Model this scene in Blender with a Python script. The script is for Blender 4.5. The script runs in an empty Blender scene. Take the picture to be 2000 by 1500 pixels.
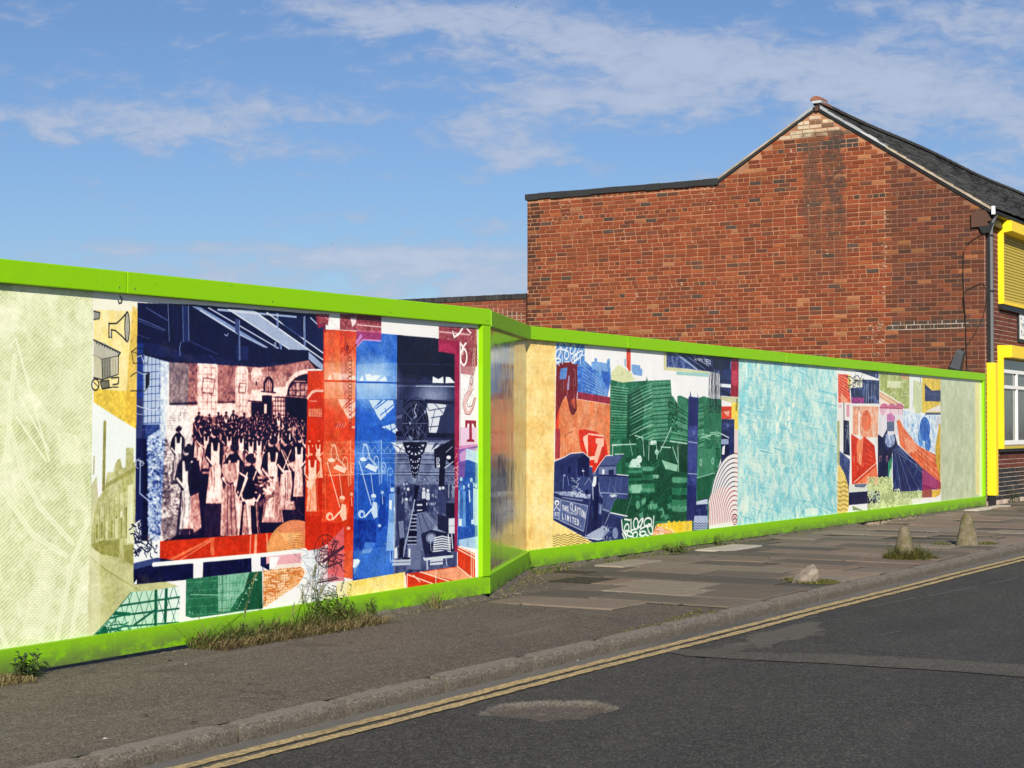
import bpy, bmesh, math, random
import numpy as np
from mathutils import Matrix, Vector, Euler

R_ = random.Random(7)
rad = math.radians
# ------------------------------------------------------------------ camera, world, sun, exposure
YAW = math.atan2(.517, .856)          # camera heading in the street frame: +X runs along the kerb, +Y into the site
PITCH = rad(1.476)
FPX = 3300.0                          # focal length for a 2000 px wide picture
CAMZ = 1.28
sc = bpy.context.scene
cam_d = bpy.data.cameras.new("camera")
cam = bpy.data.objects.new("camera", cam_d)
sc.collection.objects.link(cam)
sc.camera = cam
cam.location = (0, 0, CAMZ)
cam.rotation_euler = (math.pi / 2 + PITCH, 0, YAW - math.pi / 2)
cam_d.sensor_width = 36.0
cam_d.lens = 36.0 * FPX / 2000.0
cam_d.clip_start = .05
cam_d.clip_end = 2000.0

SUN_EL = rad(27)
SUN_AZ = YAW + math.pi + rad(2)     # direction towards the sun, measured from +X: almost straight behind the camera
world = bpy.data.worlds.new("World")
sc.world = world
world.use_nodes = True
SKY_STRENGTH = .10
SKY_TINT = (.45, .53, .67, 1)
SUN_STRENGTH = 4.7
sc.view_settings.view_transform = 'Standard'
sc.view_settings.look = 'None'
sc.view_settings.exposure = .52
sc.view_settings.gamma = 1.0
sc.view_settings.use_curve_mapping = False
sun_dir = Vector((math.cos(SUN_AZ) * math.cos(SUN_EL), math.sin(SUN_AZ) * math.cos(SUN_EL), math.sin(SUN_EL)))
sun_d = bpy.data.lights.new("sun", 'SUN')
sun_d.energy = SUN_STRENGTH
sun_d.angle = rad(.53)
sun_d.color = (1.0, .925, .80)
sun_o = bpy.data.objects.new("sun", sun_d)
sc.collection.objects.link(sun_o)
sun_o.rotation_euler = sun_dir.to_track_quat('Z', 'Y').to_euler()
sun_o.location = (0, 0, 30)
sc.cycles.max_bounces = 6
sc.cycles.diffuse_bounces = 3
sc.cycles.glossy_bounces = 3
sc.cycles.use_denoising = True

def dir_of(px, py):
    """viewing direction of a picture point (2000x1500) - used only to read positions off the survey photograph"""
    cA, sA, cP, sP = math.cos(YAW), math.sin(YAW), math.cos(PITCH), math.sin(PITCH)
    x = np.asarray(px, float) - 1000.0
    y = np.asarray(py, float) - 750.0
    dx = cP * cA * FPX + sA * x + sP * cA * y
    dy = cP * sA * FPX - cA * x + sP * sA * y
    dz = sP * FPX - cP * y
    return dx, dy, dz

# ---- sky: Nishita sky with a thin procedural cloud layer
def build_world():
    nt = world.node_tree
    nt.nodes.clear()
    N, L = nt.nodes.new, nt.links.new
    out = N('ShaderNodeOutputWorld')
    bg = N('ShaderNodeBackground'); bg.inputs['Strength'].default_value = SKY_STRENGTH
    sky = N('ShaderNodeTexSky'); sky.sky_type = 'NISHITA'; sky.sun_disc = False
    sky.sun_elevation = SUN_EL
    sky.sun_rotation = math.pi / 2 - SUN_AZ
    sky.altitude = 100; sky.air_density = 1.0; sky.dust_density = .6; sky.ozone_density = 2.2
    tc = N('ShaderNodeTexCoord')
    nrm = N('ShaderNodeVectorMath'); nrm.operation = 'NORMALIZE'
    L(tc.outputs['Generated'], nrm.inputs[0])
    sep = N('ShaderNodeSeparateXYZ'); L(nrm.outputs[0], sep.inputs[0])
    def M(op, a, b=None, c=None, clamp=False):
        n = N('ShaderNodeMath'); n.operation = op; n.use_clamp = clamp
        for i, v in enumerate((a, b, c)):
            if v is None: continue
            if isinstance(v, (int, float)): n.inputs[i].default_value = v
            else: L(v, n.inputs[i])
        return n.outputs[0]
    zz = M('ADD', M('MAXIMUM', sep.outputs[2], 0.0), .085)
    # the cloud sheet seen as a plane overhead, in camera-independent axes turned to the wind
    comb = N('ShaderNodeCombineXYZ')
    L(M('DIVIDE', sep.outputs[0], zz), comb.inputs[0]); L(M('DIVIDE', sep.outputs[1], zz), comb.inputs[1])
    rot = N('ShaderNodeVectorRotate'); rot.rotation_type = 'Z_AXIS'
    L(comb.outputs[0], rot.inputs['Vector']); rot.inputs['Angle'].default_value = -YAW
    def noise(scale, detail, rough, off, sx=1.0, sy=1.0, dist=0.0):
        mp = N('ShaderNodeMapping'); mp.inputs['Scale'].default_value = (sx, sy, 1); mp.inputs['Location'].default_value = off
        L(rot.outputs[0], mp.inputs[0])
        n = N('ShaderNodeTexNoise'); n.inputs['Scale'].default_value = scale; n.inputs['Detail'].default_value = detail
        n.inputs['Roughness'].default_value = rough; n.inputs['Distortion'].default_value = dist
        L(mp.outputs[0], n.inputs['Vector'])
        return n.outputs['Fac']
    big = noise(.55, 2, .5, (3.1, 7.7, 0), .8, 1.0)
    mid = noise(2.3, 8, .62, (1.3, 4.4, 0), .75, 1.0, .35)
    fine = noise(8.0, 6, .6, (8.3, 2.4, 0), .7, 1.1, .3)
    # broad banks: (px, py, half width px, half height px, tilt, weight) given as directions on the sky
    acc = None
    # offsets measured in tangent space of the view axis, so the banks are fixed to the sky
    cA, sA = math.cos(YAW), math.sin(YAW)
    fwd = M('ADD', M('MULTIPLY', sep.outputs[0], cA), M('MULTIPLY', sep.outputs[1], sA))
    rgt = M('SUBTRACT', M('MULTIPLY', sep.outputs[0], sA), M('MULTIPLY', sep.outputs[1], cA))
    fpos = M('MAXIMUM', fwd, .05)
    tx = M('DIVIDE', rgt, fpos); tz = M('DIVIDE', sep.outputs[2], fpos)
    sk = N('ShaderNodeCombineXYZ'); L(tx, sk.inputs[0]); L(M('MULTIPLY', tz, 2.4), sk.inputs[1]); L(fwd, sk.inputs[2])
    def tnoise(scale, detail, rough, dist):
        n = N('ShaderNodeTexNoise'); n.inputs['Scale'].default_value = scale; n.inputs['Detail'].default_value = detail
        n.inputs['Roughness'].default_value = rough; n.inputs['Distortion'].default_value = dist; L(sk.outputs[0], n.inputs['Vector']); return n.outputs['Fac']
    front = M('GREATER_THAN', fwd, .3)
    def blend(a, b): return M('ADD', M('MULTIPLY', a, front), M('MULTIPLY', b, M('SUBTRACT', 1.0, front)))
    mid = blend(M('ADD', M('MULTIPLY', mid, .35), M('MULTIPLY', tnoise(15, 7, .62, .3), .65)), mid)
    fine = blend(tnoise(46, 6, .62, .6), fine)
    warp = M('MULTIPLY', M('SUBTRACT', mid, .5), .05)
    tzw = M('ADD', tz, warp)
    def bank(px, py, rx, ry, tilt, w):
        x0 = (px - 1000) / FPX; z0 = (835 - py) / FPX
        ax, az = M('SUBTRACT', tx, x0), M('SUBTRACT', tzw, z0)
        ct, st = math.cos(tilt), math.sin(tilt)
        u = M('DIVIDE', M('ADD', M('MULTIPLY', ax, ct), M('MULTIPLY', az, st)), rx / FPX)
        v = M('DIVIDE', M('SUBTRACT', M('MULTIPLY', az, ct), M('MULTIPLY', ax, st)), ry / FPX)
        q = M('ADD', M('MULTIPLY', u, u), M('MULTIPLY', v, v))
        return M('MULTIPLY', M('EXPONENT', M('MULTIPLY', q, -1.0)), w)
    banks = [(1350, 95, 720, 62, -.13, .50), (1650, 190, 620, 75, -.02, .34), (1980, 60, 330, 70, .1, .36), (1750, 0, 190, 30, 0, .3),
             (80, 235, 260, 46, .02, .5), (370, 245, 190, 38, -.1, .42), (60, 20, 190, 30, -.1, .2), (430, 72, 170, 20, .03, .2),
             (60, 50, 130, 14, -.3, .2), (650, 210, 120, 34, -.1, .16), (1010, 120, 180, 95, 0, .2), (1060, 300, 150, 45, -.05, .36),
             (950, 240, 130, 55, 0, .30), (820, 40, 330, 40, -.12, .30), (1120, 190, 150, 30, 0, .22), (1200, 250, 140, 30, -.2, .2), (1900, 330, 330, 70, .1, .34), (1350, 210, 190, 60, -.1, .2), (260, 165, 260, 30, -.12, .14),
             (640, 285, 160, 26, -.1, .14), (1205, 340, 50, 18, 0, .2), (450, 488, 560, 16, -.02, .30), (150, 485, 120, 18, 0, .14), (860, 505, 380, 34, 0, .42), (400, 545, 1300, 46, 0, .46), (520, 440, 40, 16, 0, .16), (1600, 420, 900, 60, 0, .1)]
    for b in banks:
        t = bank(*b)
        acc = t if acc is None else M('ADD', acc, t)
    away = M('SUBTRACT', 1.0, M('GREATER_THAN', fwd, .55))    # round the rest of the sky: plain noise banks of the same kind
    acc = M('ADD', acc, M('MULTIPLY', away, M('MULTIPLY', M('SUBTRACT', big, .38), 1.2)))
    dens = M('ADD', acc, M('MULTIPLY', M('SUBTRACT', mid, .5), 1.9))
    dens = M('ADD', dens, M('MULTIPLY', M('SUBTRACT', fine, .5), 1.0))
    mr = N('ShaderNodeMapRange'); mr.interpolation_type = 'SMOOTHSTEP'
    L(dens, mr.inputs[0]); mr.inputs[1].default_value = .06; mr.inputs[2].default_value = .62; mr.inputs[3].default_value = 0; mr.inputs[4].default_value = .74
    ccol = N('ShaderNodeMix'); ccol.data_type = 'RGBA'
    mr2 = N('ShaderNodeMapRange'); L(dens, mr2.inputs[0]); mr2.inputs[1].default_value = .2; mr2.inputs[2].default_value = .8
    L(mr2.outputs[0], ccol.inputs[0])
    ccol.inputs[6].default_value = (2.75, 3.2, 4.3, 1); ccol.inputs[7].default_value = (3.7, 4.1, 5.0, 1)
    # colour of clear air, gently lifted towards the photograph's blue
    gain = N('ShaderNodeMix'); gain.data_type = 'RGBA'; gain.blend_type = 'MULTIPLY'; gain.inputs[0].default_value = 1
    L(sky.outputs[0], gain.inputs[6]); gain.inputs[7].default_value = SKY_TINT
    mix = N('ShaderNodeMix'); mix.data_type = 'RGBA'
    L(mr.outputs[0], mix.inputs[0]); L(gain.outputs[2], mix.inputs[6]); L(ccol.outputs[2], mix.inputs[7])
    L(mix.outputs[2], bg.inputs['Color']); L(bg.outputs[0], out.inputs[0])
build_world()
# ------------------------------------------------------------------ small numpy painter for the printed panels
def vnoise(h, w, cy, cx, rng, octs=4, gain=.55):
    out = np.zeros((h, w)); amp = 1.0; tot = 0
    for o in range(octs):
        gy, gx = max(2, int(cy * 2 ** o)) + 2, max(2, int(cx * 2 ** o)) + 2
        g = rng.random((gy, gx))
        ys = np.linspace(0, gy - 1.001, h); xs = np.linspace(0, gx - 1.001, w)
        y0 = ys.astype(int); x0 = xs.astype(int); fy = (ys - y0)[:, None]; fx = (xs - x0)[None]
        fy = fy * fy * (3 - 2 * fy); fx = fx * fx * (3 - 2 * fx)
        a = g[y0][:, x0]; b = g[y0][:, x0 + 1]; c = g[y0 + 1][:, x0]; d = g[y0 + 1][:, x0 + 1]
        out += amp * ((a * (1 - fx) + b * fx) * (1 - fy) + (c * (1 - fx) + d * fx) * fy)
        tot += amp; amp *= gain
    return out / tot

class Cv:
    """canvas lying on the plane y = D of the hoarding; x0..x1 along it, z0..z1 up"""
    def __init__(s, D, x0, x1, z0, z1, res, ch=3, fill=1.0, ref=None):
        s.D, s.x0, s.x1, s.z0, s.z1, s.res = D, x0, x1, z0, z1, res
        s.W = int(round((x1 - x0) * res)); s.H = int(round((z1 - z0) * res))
        s.ch = ch
        s.a = np.empty((s.H, s.W, ch), np.float32); s.a[:] = fill
        s.f = (0, 0, 1.0); s.clip = None; s.sh = 0.0
    def tone(s, fill=.5):
        c = Cv(s.D, s.x0, s.x1, s.z0, s.z1, s.res, 1, fill); return c
    def use(s, *f): s.f = f; return s
    def T(s, pts):
        p = np.asarray(pts, float).reshape(-1, 2)
        X = p[:, 0] * s.f[2] + s.f[0]; Y = p[:, 1] * s.f[2] + s.f[1]
        dx, dy, dz = dir_of(X, Y)
        t = s.D / dy
        return np.stack([(dx * t - s.x0) * s.res, (s.z1 - (CAMZ + dz * t)) * s.res], 1)
    def scale(s, p):
        q = s.T([p, (p[0], p[1] + 1.0)]); return abs(q[1, 1] - q[0, 1])
    def cov(s, q):
        x0 = int(max(0, math.floor(q[:, 0].min()))); x1 = int(min(s.W, math.ceil(q[:, 0].max()) + 1))
        y0 = int(max(0, math.floor(q[:, 1].min()))); y1 = int(min(s.H, math.ceil(q[:, 1].max()) + 1))
        if x1 <= x0 or y1 <= y0: return None
        w, h = x1 - x0, y1 - y0
        K = 3 if w * h < 40000 else 2
        Y = y0 + (np.arange(h * K) + .5) / K; X = x0 + (np.arange(w * K) + .5) / K
        ins = np.zeros((h * K, w * K), bool)
        n = len(q)
        for i in range(n):
            ax, ay = q[i]; bx, by = q[(i + 1) % n]
            if ay == by: continue
            r = np.nonzero((ay > Y) != (by > Y))[0]
            if len(r) == 0: continue
            xc = ax + (Y[r] - ay) * (bx - ax) / (by - ay)
            ins[r] ^= X[None, :] < xc[:, None]
        return y0, y1, x0, x1, ins.reshape(h, K, w, K).mean((1, 3))
    def _put(s, y0, y1, x0, x1, m, col, a, mode):
        m = (m * a)[..., None]
        if s.clip is not None: m = m * s.clip[y0:y1, x0:x1, None]
        col = np.asarray(col, np.float32)
        if s.ch == 3 and col.ndim == 1: col = col / 255.0
        d = s.a[y0:y1, x0:x1]
        if mode == 'n': d += m * (col - d)
        elif mode == 'mul': d *= 1 - m * (1 - col)
        elif mode == 'add': d += m * col
    def poly(s, pts, col, a=1.0, mode='n'):
        c = s.cov(s.T(pts))
        if c: s._put(*c[:4], c[4], col, a, mode)
        return s
    def line(s, pts, w, col, a=1.0, mode='n'):
        q = s.T(pts); ww = max(.7, w * s.scale(pts[len(pts) // 2]))
        aa = a if w * s.scale(pts[len(pts) // 2]) > .7 else a * max(.3, w * s.scale(pts[len(pts) // 2]) / .7)
        x0 = int(max(0, math.floor(q[:, 0].min() - ww))); x1 = int(min(s.W, math.ceil(q[:, 0].max() + ww) + 1))
        y0 = int(max(0, math.floor(q[:, 1].min() - ww))); y1 = int(min(s.H, math.ceil(q[:, 1].max() + ww) + 1))
        if x1 <= x0 or y1 <= y0: return s
        X = np.arange(x0, x1)[None] + .5; Y = np.arange(y0, y1)[:, None] + .5
        m = np.zeros((y1 - y0, x1 - x0))
        for i in range(len(q) - 1):
            a_, b_ = q[i], q[i + 1]; v = b_ - a_; L2 = max(1e-9, v @ v)
            t = np.clip(((X - a_[0]) * v[0] + (Y - a_[1]) * v[1]) / L2, 0, 1)
            d = np.hypot(X - a_[0] - t * v[0], Y - a_[1] - t * v[1])
            m = np.maximum(m, np.clip(ww / 2 + .5 - d, 0, 1))
        s._put(y0, y1, x0, x1, m, col, aa, mode)
        return s
    def ell(s, cx, cy, rx, ry, col, a=1.0, rot=0.0, mode='n', n=20, part=None):
        t = np.linspace(0, 2 * math.pi, n, endpoint=False) if part is None else np.linspace(part[0], part[1], n)
        u, v = rx * np.cos(t), ry * np.sin(t)
        return s.poly(np.stack([cx + u * math.cos(rot) - v * math.sin(rot), cy + u * math.sin(rot) + v * math.cos(rot)], 1), col, a, mode)
    def ring(s, cx, cy, rx, ry, w, col, a=1.0, rot=0.0, part=(0, 2 * math.pi), n=24):
        t = np.linspace(part[0], part[1], n); u, v = rx * np.cos(t), ry * np.sin(t)
        return s.line(list(zip(cx + u * math.cos(rot) - v * math.sin(rot), cy + u * math.sin(rot) + v * math.cos(rot))), w, col, a)
    def rect(s, x0, y0, x1, y1, col, a=1.0, mode='n'):
        return s.poly([(x0, y0), (x1, y0), (x1, y1), (x0, y1)], col, a, mode)
    def mask(s, pts):
        m = np.zeros((s.H, s.W), np.float32); c = s.cov(s.T(pts))
        if c: m[c[0]:c[1], c[2]:c[3]] = c[4]
        return m
    def duo(s, pts, tone, ramp, a=1.0):
        c = s.cov(s.T(pts))
        if not c: return s
        y0, y1, x0, x1, m = c
        t = (tone.a[..., 0] if isinstance(tone, Cv) else tone)[y0:y1, x0:x1]
        k = [r[0] for r in ramp]
        col = np.stack([np.interp(t, k, [r[1][i] / 255.0 for r in ramp]) for i in range(3)], -1)
        s._put(y0, y1, x0, x1, m, col.astype(np.float32), a, 'n')
        return s
    def grain(s, pts, amt, cell, seed, sx=1.0, octs=4):
        """add fine value noise inside a region; cell = feature size in texture px"""
        c = s.cov(s.T(pts))
        if not c: return s
        y0, y1, x0, x1, m = c
        n = vnoise(y1 - y0, x1 - x0, (y1 - y0) / cell, (x1 - x0) / (cell * sx), np.random.default_rng(seed), octs) - .5
        s._put(y0, y1, x0, x1, m, (n * 2 * amt)[..., None], 1.0, 'add')
        return s

GLY = {'T': [[(0, 0), (1, 0)], [(.5, 0), (.5, 1)]], 'H': [[(0, 0), (0, 1)], [(1, 0), (1, 1)], [(0, .5), (1, .5)]],
       'O': [[(.5, 0), (.1, .2), (0, .5), (.1, .8), (.5, 1), (.9, .8), (1, .5), (.9, .2), (.5, 0)]],
       'S': [[(1, .1), (.5, 0), (.05, .2), (.2, .45), (.8, .55), (1, .8), (.5, 1), (0, .88)]],
       'C': [[(1, .15), (.5, 0), (.1, .2), (0, .5), (.1, .8), (.5, 1), (1, .85)]], 'L': [[(0, 0), (0, 1), (.9, 1)]],
       'A': [[(0, 1), (.5, 0), (1, 1)], [(.2, .65), (.8, .65)]], 'Y': [[(0, 0), (.5, .5), (1, 0)], [(.5, .5), (.5, 1)]],
       'N': [[(0, 1), (0, 0), (1, 1), (1, 0)]], 'I': [[(.5, 0), (.5, 1)]], 'M': [[(0, 1), (0, 0), (.5, .6), (1, 0), (1, 1)]],
       'E': [[(1, 0), (0, 0), (0, 1), (1, 1)], [(0, .5), (.8, .5)]], 'D': [[(0, 0), (0, 1), (.6, .95), (1, .6), (1, .4), (.6, .05), (0, 0)]],
       'R': [[(0, 1), (0, 0), (.8, .05), (.95, .25), (.8, .48), (0, .5)], [(.5, .5), (1, 1)]], 'P': [[(0, 1), (0, 0), (.8, .05), (.95, .25), (.8, .5), (0, .52)]],
       'B': [[(0, 0), (0, 1), (.8, .95), (.95, .75), (.75, .5), (0, .5)], [(.75, .5), (.9, .25), (.75, .03), (0, 0)]],
       'U': [[(0, 0), (0, .8), (.5, 1), (1, .8), (1, 0)]], 'G': [[(1, .15), (.5, 0), (.05, .25), (0, .6), (.3, .95), (.9, .9), (1, .55), (.6, .55)]],
       '.': [[(.4, 1), (.5, 1)]], ' ': []}
def text(c, st, p0, p1, h, w, col, gap=.35, a=1.0, slant=0.0):
    """stroke lettering: baseline from p0 to p1, upright strokes of height h"""
    n = len(st); ux, uy = (p1[0] - p0[0]) / n, (p1[1] - p0[1]) / n
    for i, ch in enumerate(st):
        hh = h if ch != '.' else h
        for stk in GLY.get(ch, []):
            c.line([(p0[0] + ux * (i + x * (1 - gap)) + slant * (1 - y) * h, p0[1] + uy * (i + x * (1 - gap)) - (1 - y) * hh) for x, y in stk], w, col, a)
# ------------------------------------------------------------------ print on the near hoarding
DL, DR = 6.73, 7.60
NAVY = [(0, (5, 6, 46)), (.35, (28, 40, 100)), (.6, (120, 142, 190)), (1, (246, 250, 250))]
BLUW = [(0, (8, 12, 70)), (.35, (50, 75, 150)), (.65, (150, 175, 215)), (1, (240, 247, 250))]
PINK = [(0, (8, 7, 42)), (.28, (60, 28, 62)), (.52, (186, 112, 108)), (.8, (252, 216, 204)), (1, (255, 248, 240))]
RED = [(0, (196, 30, 8)), (.35, (222, 62, 28)), (.65, (240, 135, 90)), (1, (255, 232, 212))]
BLUE = [(0, (10, 40, 140)), (.4, (35, 95, 200)), (.7, (135, 180, 232)), (1, (240, 250, 252))]
NV2 = [(0, (5, 5, 34)), (.3, (46, 54, 98)), (.6, (150, 164, 194)), (1, (248, 252, 252))]
GREEN = [(0, (4, 52, 34)), (.4, (30, 105, 72)), (.7, (120, 185, 152)), (1, (235, 250, 242))]
MAR = [(0, (92, 14, 38)), (.5, (165, 75, 85)), (1, (255, 236, 236))]
OLIV = [(0, (128, 128, 50)), (.5, (178, 178, 110)), (1, (240, 243, 205))]
PALE = [(0, (180, 192, 130)), (.5, (216, 224, 176)), (1, (250, 253, 222))]
ORNG = [(0, (205, 105, 40)), (.5, (238, 170, 100)), (1, (255, 244, 226))]
YELL = [(0, (214, 172, 50)), (.5, (243, 216, 110)), (1, (255, 244, 196))]
TEAL = [(0, (88, 185, 203)), (.5, (148, 213, 220)), (1, (236, 250, 232))]
INK = (28, 26, 40)

def woman(t, x, y, h, rng, back=None):
    """a mill girl in bodice and apron, head at (x, y), total height h, on a tone canvas"""
    r = h * .053
    s = rng.choice((-1, 1))
    bd = rng.uniform(.02, .16); ap = rng.uniform(.72, .98); sk = rng.choice((rng.uniform(.05, .2), rng.uniform(.5, .8)))
    back = rng.random() < .5 if back is None else back
    wd = h * .118
    t.poly([(x - wd * .6, y + h * .42), (x + wd * .6, y + h * .42), (x + wd * 1.15, y + h), (x - wd * 1.15, y + h)], sk)
    t.poly([(x - wd * .5, y + h * .42), (x + wd * (.4 if not back else -.1), y + h * .42), (x + wd * (.6 if not back else -.2), y + h * .93), (x - wd * .8, y + h * .93)], ap, .9)
    for k in range(7):
        xx = x + wd * rng.uniform(-.75, .75); t.line([(xx, y + h * .46), (xx + wd * .1, y + h * .7), (xx + wd * .45 * (xx - x) / wd, y + h * rng.uniform(.8, 1))], h * .013, rng.choice((.05, .2, .98, .9)), .55)
    t.poly([(x - r * .5, y + r * .7), (x + r * .5, y + r * .7), (x + wd, y + h * .17), (x + wd * 1.02, y + h * .30), (x + wd * .55, y + h * .44), (x - wd * .55, y + h * .44), (x - wd * 1.02, y + h * .30), (x - wd, y + h * .17)], bd)
    t.line([(x + s * wd * .85, y + h * .18), (x + s * wd * 1.1, y + h * .33), (x + s * wd * .5, y + h * .45)], h * .055, bd)
    t.line([(x + s * wd * 1.05, y + h * .34), (x + s * wd * .2, y + h * .46)], h * .035, .9)
    if back:
        t.line([(x - wd * .6, y + h * .12), (x + wd * .45, y + h * .43)], h * .022, .98)
        t.line([(x + wd * .6, y + h * .12), (x - wd * .45, y + h * .43)], h * .022, .98)
        t.line([(x - wd * .55, y + h * .43), (x + wd * .55, y + h * .43)], h * .022, .98)
        t.line([(x, y + h * .44), (x + wd * .1, y + h * .75)], h * .018, .98)
    else:
        t.poly([(x - wd * .5, y + h * .13), (x - wd * .3, y + h * .13), (x - wd * .2, y + h * .25), (x + wd * .25, y + h * .25), (x + wd * .35, y + h * .13), (x + wd * .55, y + h * .13), (x + wd * .5, y + h * .44), (x - wd * .5, y + h * .44)], .93)
    t.ell(x + s * r * .35, y + r * .35, r * .72, r * .95, .8, n=10)
    t.ell(x - s * r * .2, y - r * .2, r * rng.uniform(.95, 1.2), r * rng.uniform(.75, 1.0), rng.uniform(.02, .14), 1, rng.uniform(-.6, .6), n=9)
    t.ell(x - s * r * .3, y - r * 1.0, r * .55, r * .4, .05, n=7)
    t.line([(x - s * r * .9, y - r * .3), (x - s * r * .1, y - r * .9)], r * .22, .45, .5)
    t.line([(x - s * wd * .8, y + h * .2), (x - s * wd * .95, y + h * .36)], h * .02, .5, .6)
    t.line([(x + s * r * .7, y + r * .3), (x + s * r * .8, y + r * .55)], r * .2, .3, .6)

def soften(a, m, seed):
    # photographic softness: slight blur, grain and blotchy contrast where m = 1
    b = a.copy()
    for ax in (0, 1): b = (np.roll(b, 1, ax) + 2 * b + np.roll(b, -1, ax)) / 4
    r = np.random.default_rng(seed); h, w = a.shape
    n = vnoise(h, w, h / 5, w / 4, r, 3) - .5; n2 = vnoise(h, w, h / 22, w / 14, r, 2) - .5
    d = np.clip(b + n * .55 * (.25 + .9 * b) + n2 * .30 * b, 0, 1)
    return a * (1 - m) + d * m

def finish(c, seed):
    # the halftone softness of an enlarged print: blotchy density and fine grain on the inked areas
    r = np.random.default_rng(seed); H, W = c.a.shape[:2]
    ink = np.clip(((1 - c.a.min(-1)) - .15) * 1.7, .08, 1)
    n = (vnoise(H, W, H / 4, W / 4, r, 3) - .5) * .30 + (vnoise(H, W, H / 22, W / 16, r, 3) - .5) * .22
    m = (1 + n * ink)[..., None]
    c.a = np.clip(c.a * m + (n * .10 * ink)[..., None], 0, 1).astype(np.float32)
    return c

def scribble(c, x, y, w, h, n, lw, col, rng, a=1.0):
    for k in range(n):
        px, py = x + rng.random() * w, y + rng.random() * h; pts = [(px, py)]; an = rng.random() * 6.28
        for j in range(4):
            an += rng.uniform(-1.2, 1.2); l = min(w, h) * rng.uniform(.12, .35)
            px += math.cos(an) * l; py += math.sin(an) * l; pts.append((px, py))
        c.line(pts, lw * rng.uniform(.6, 1.4), col, a)

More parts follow.
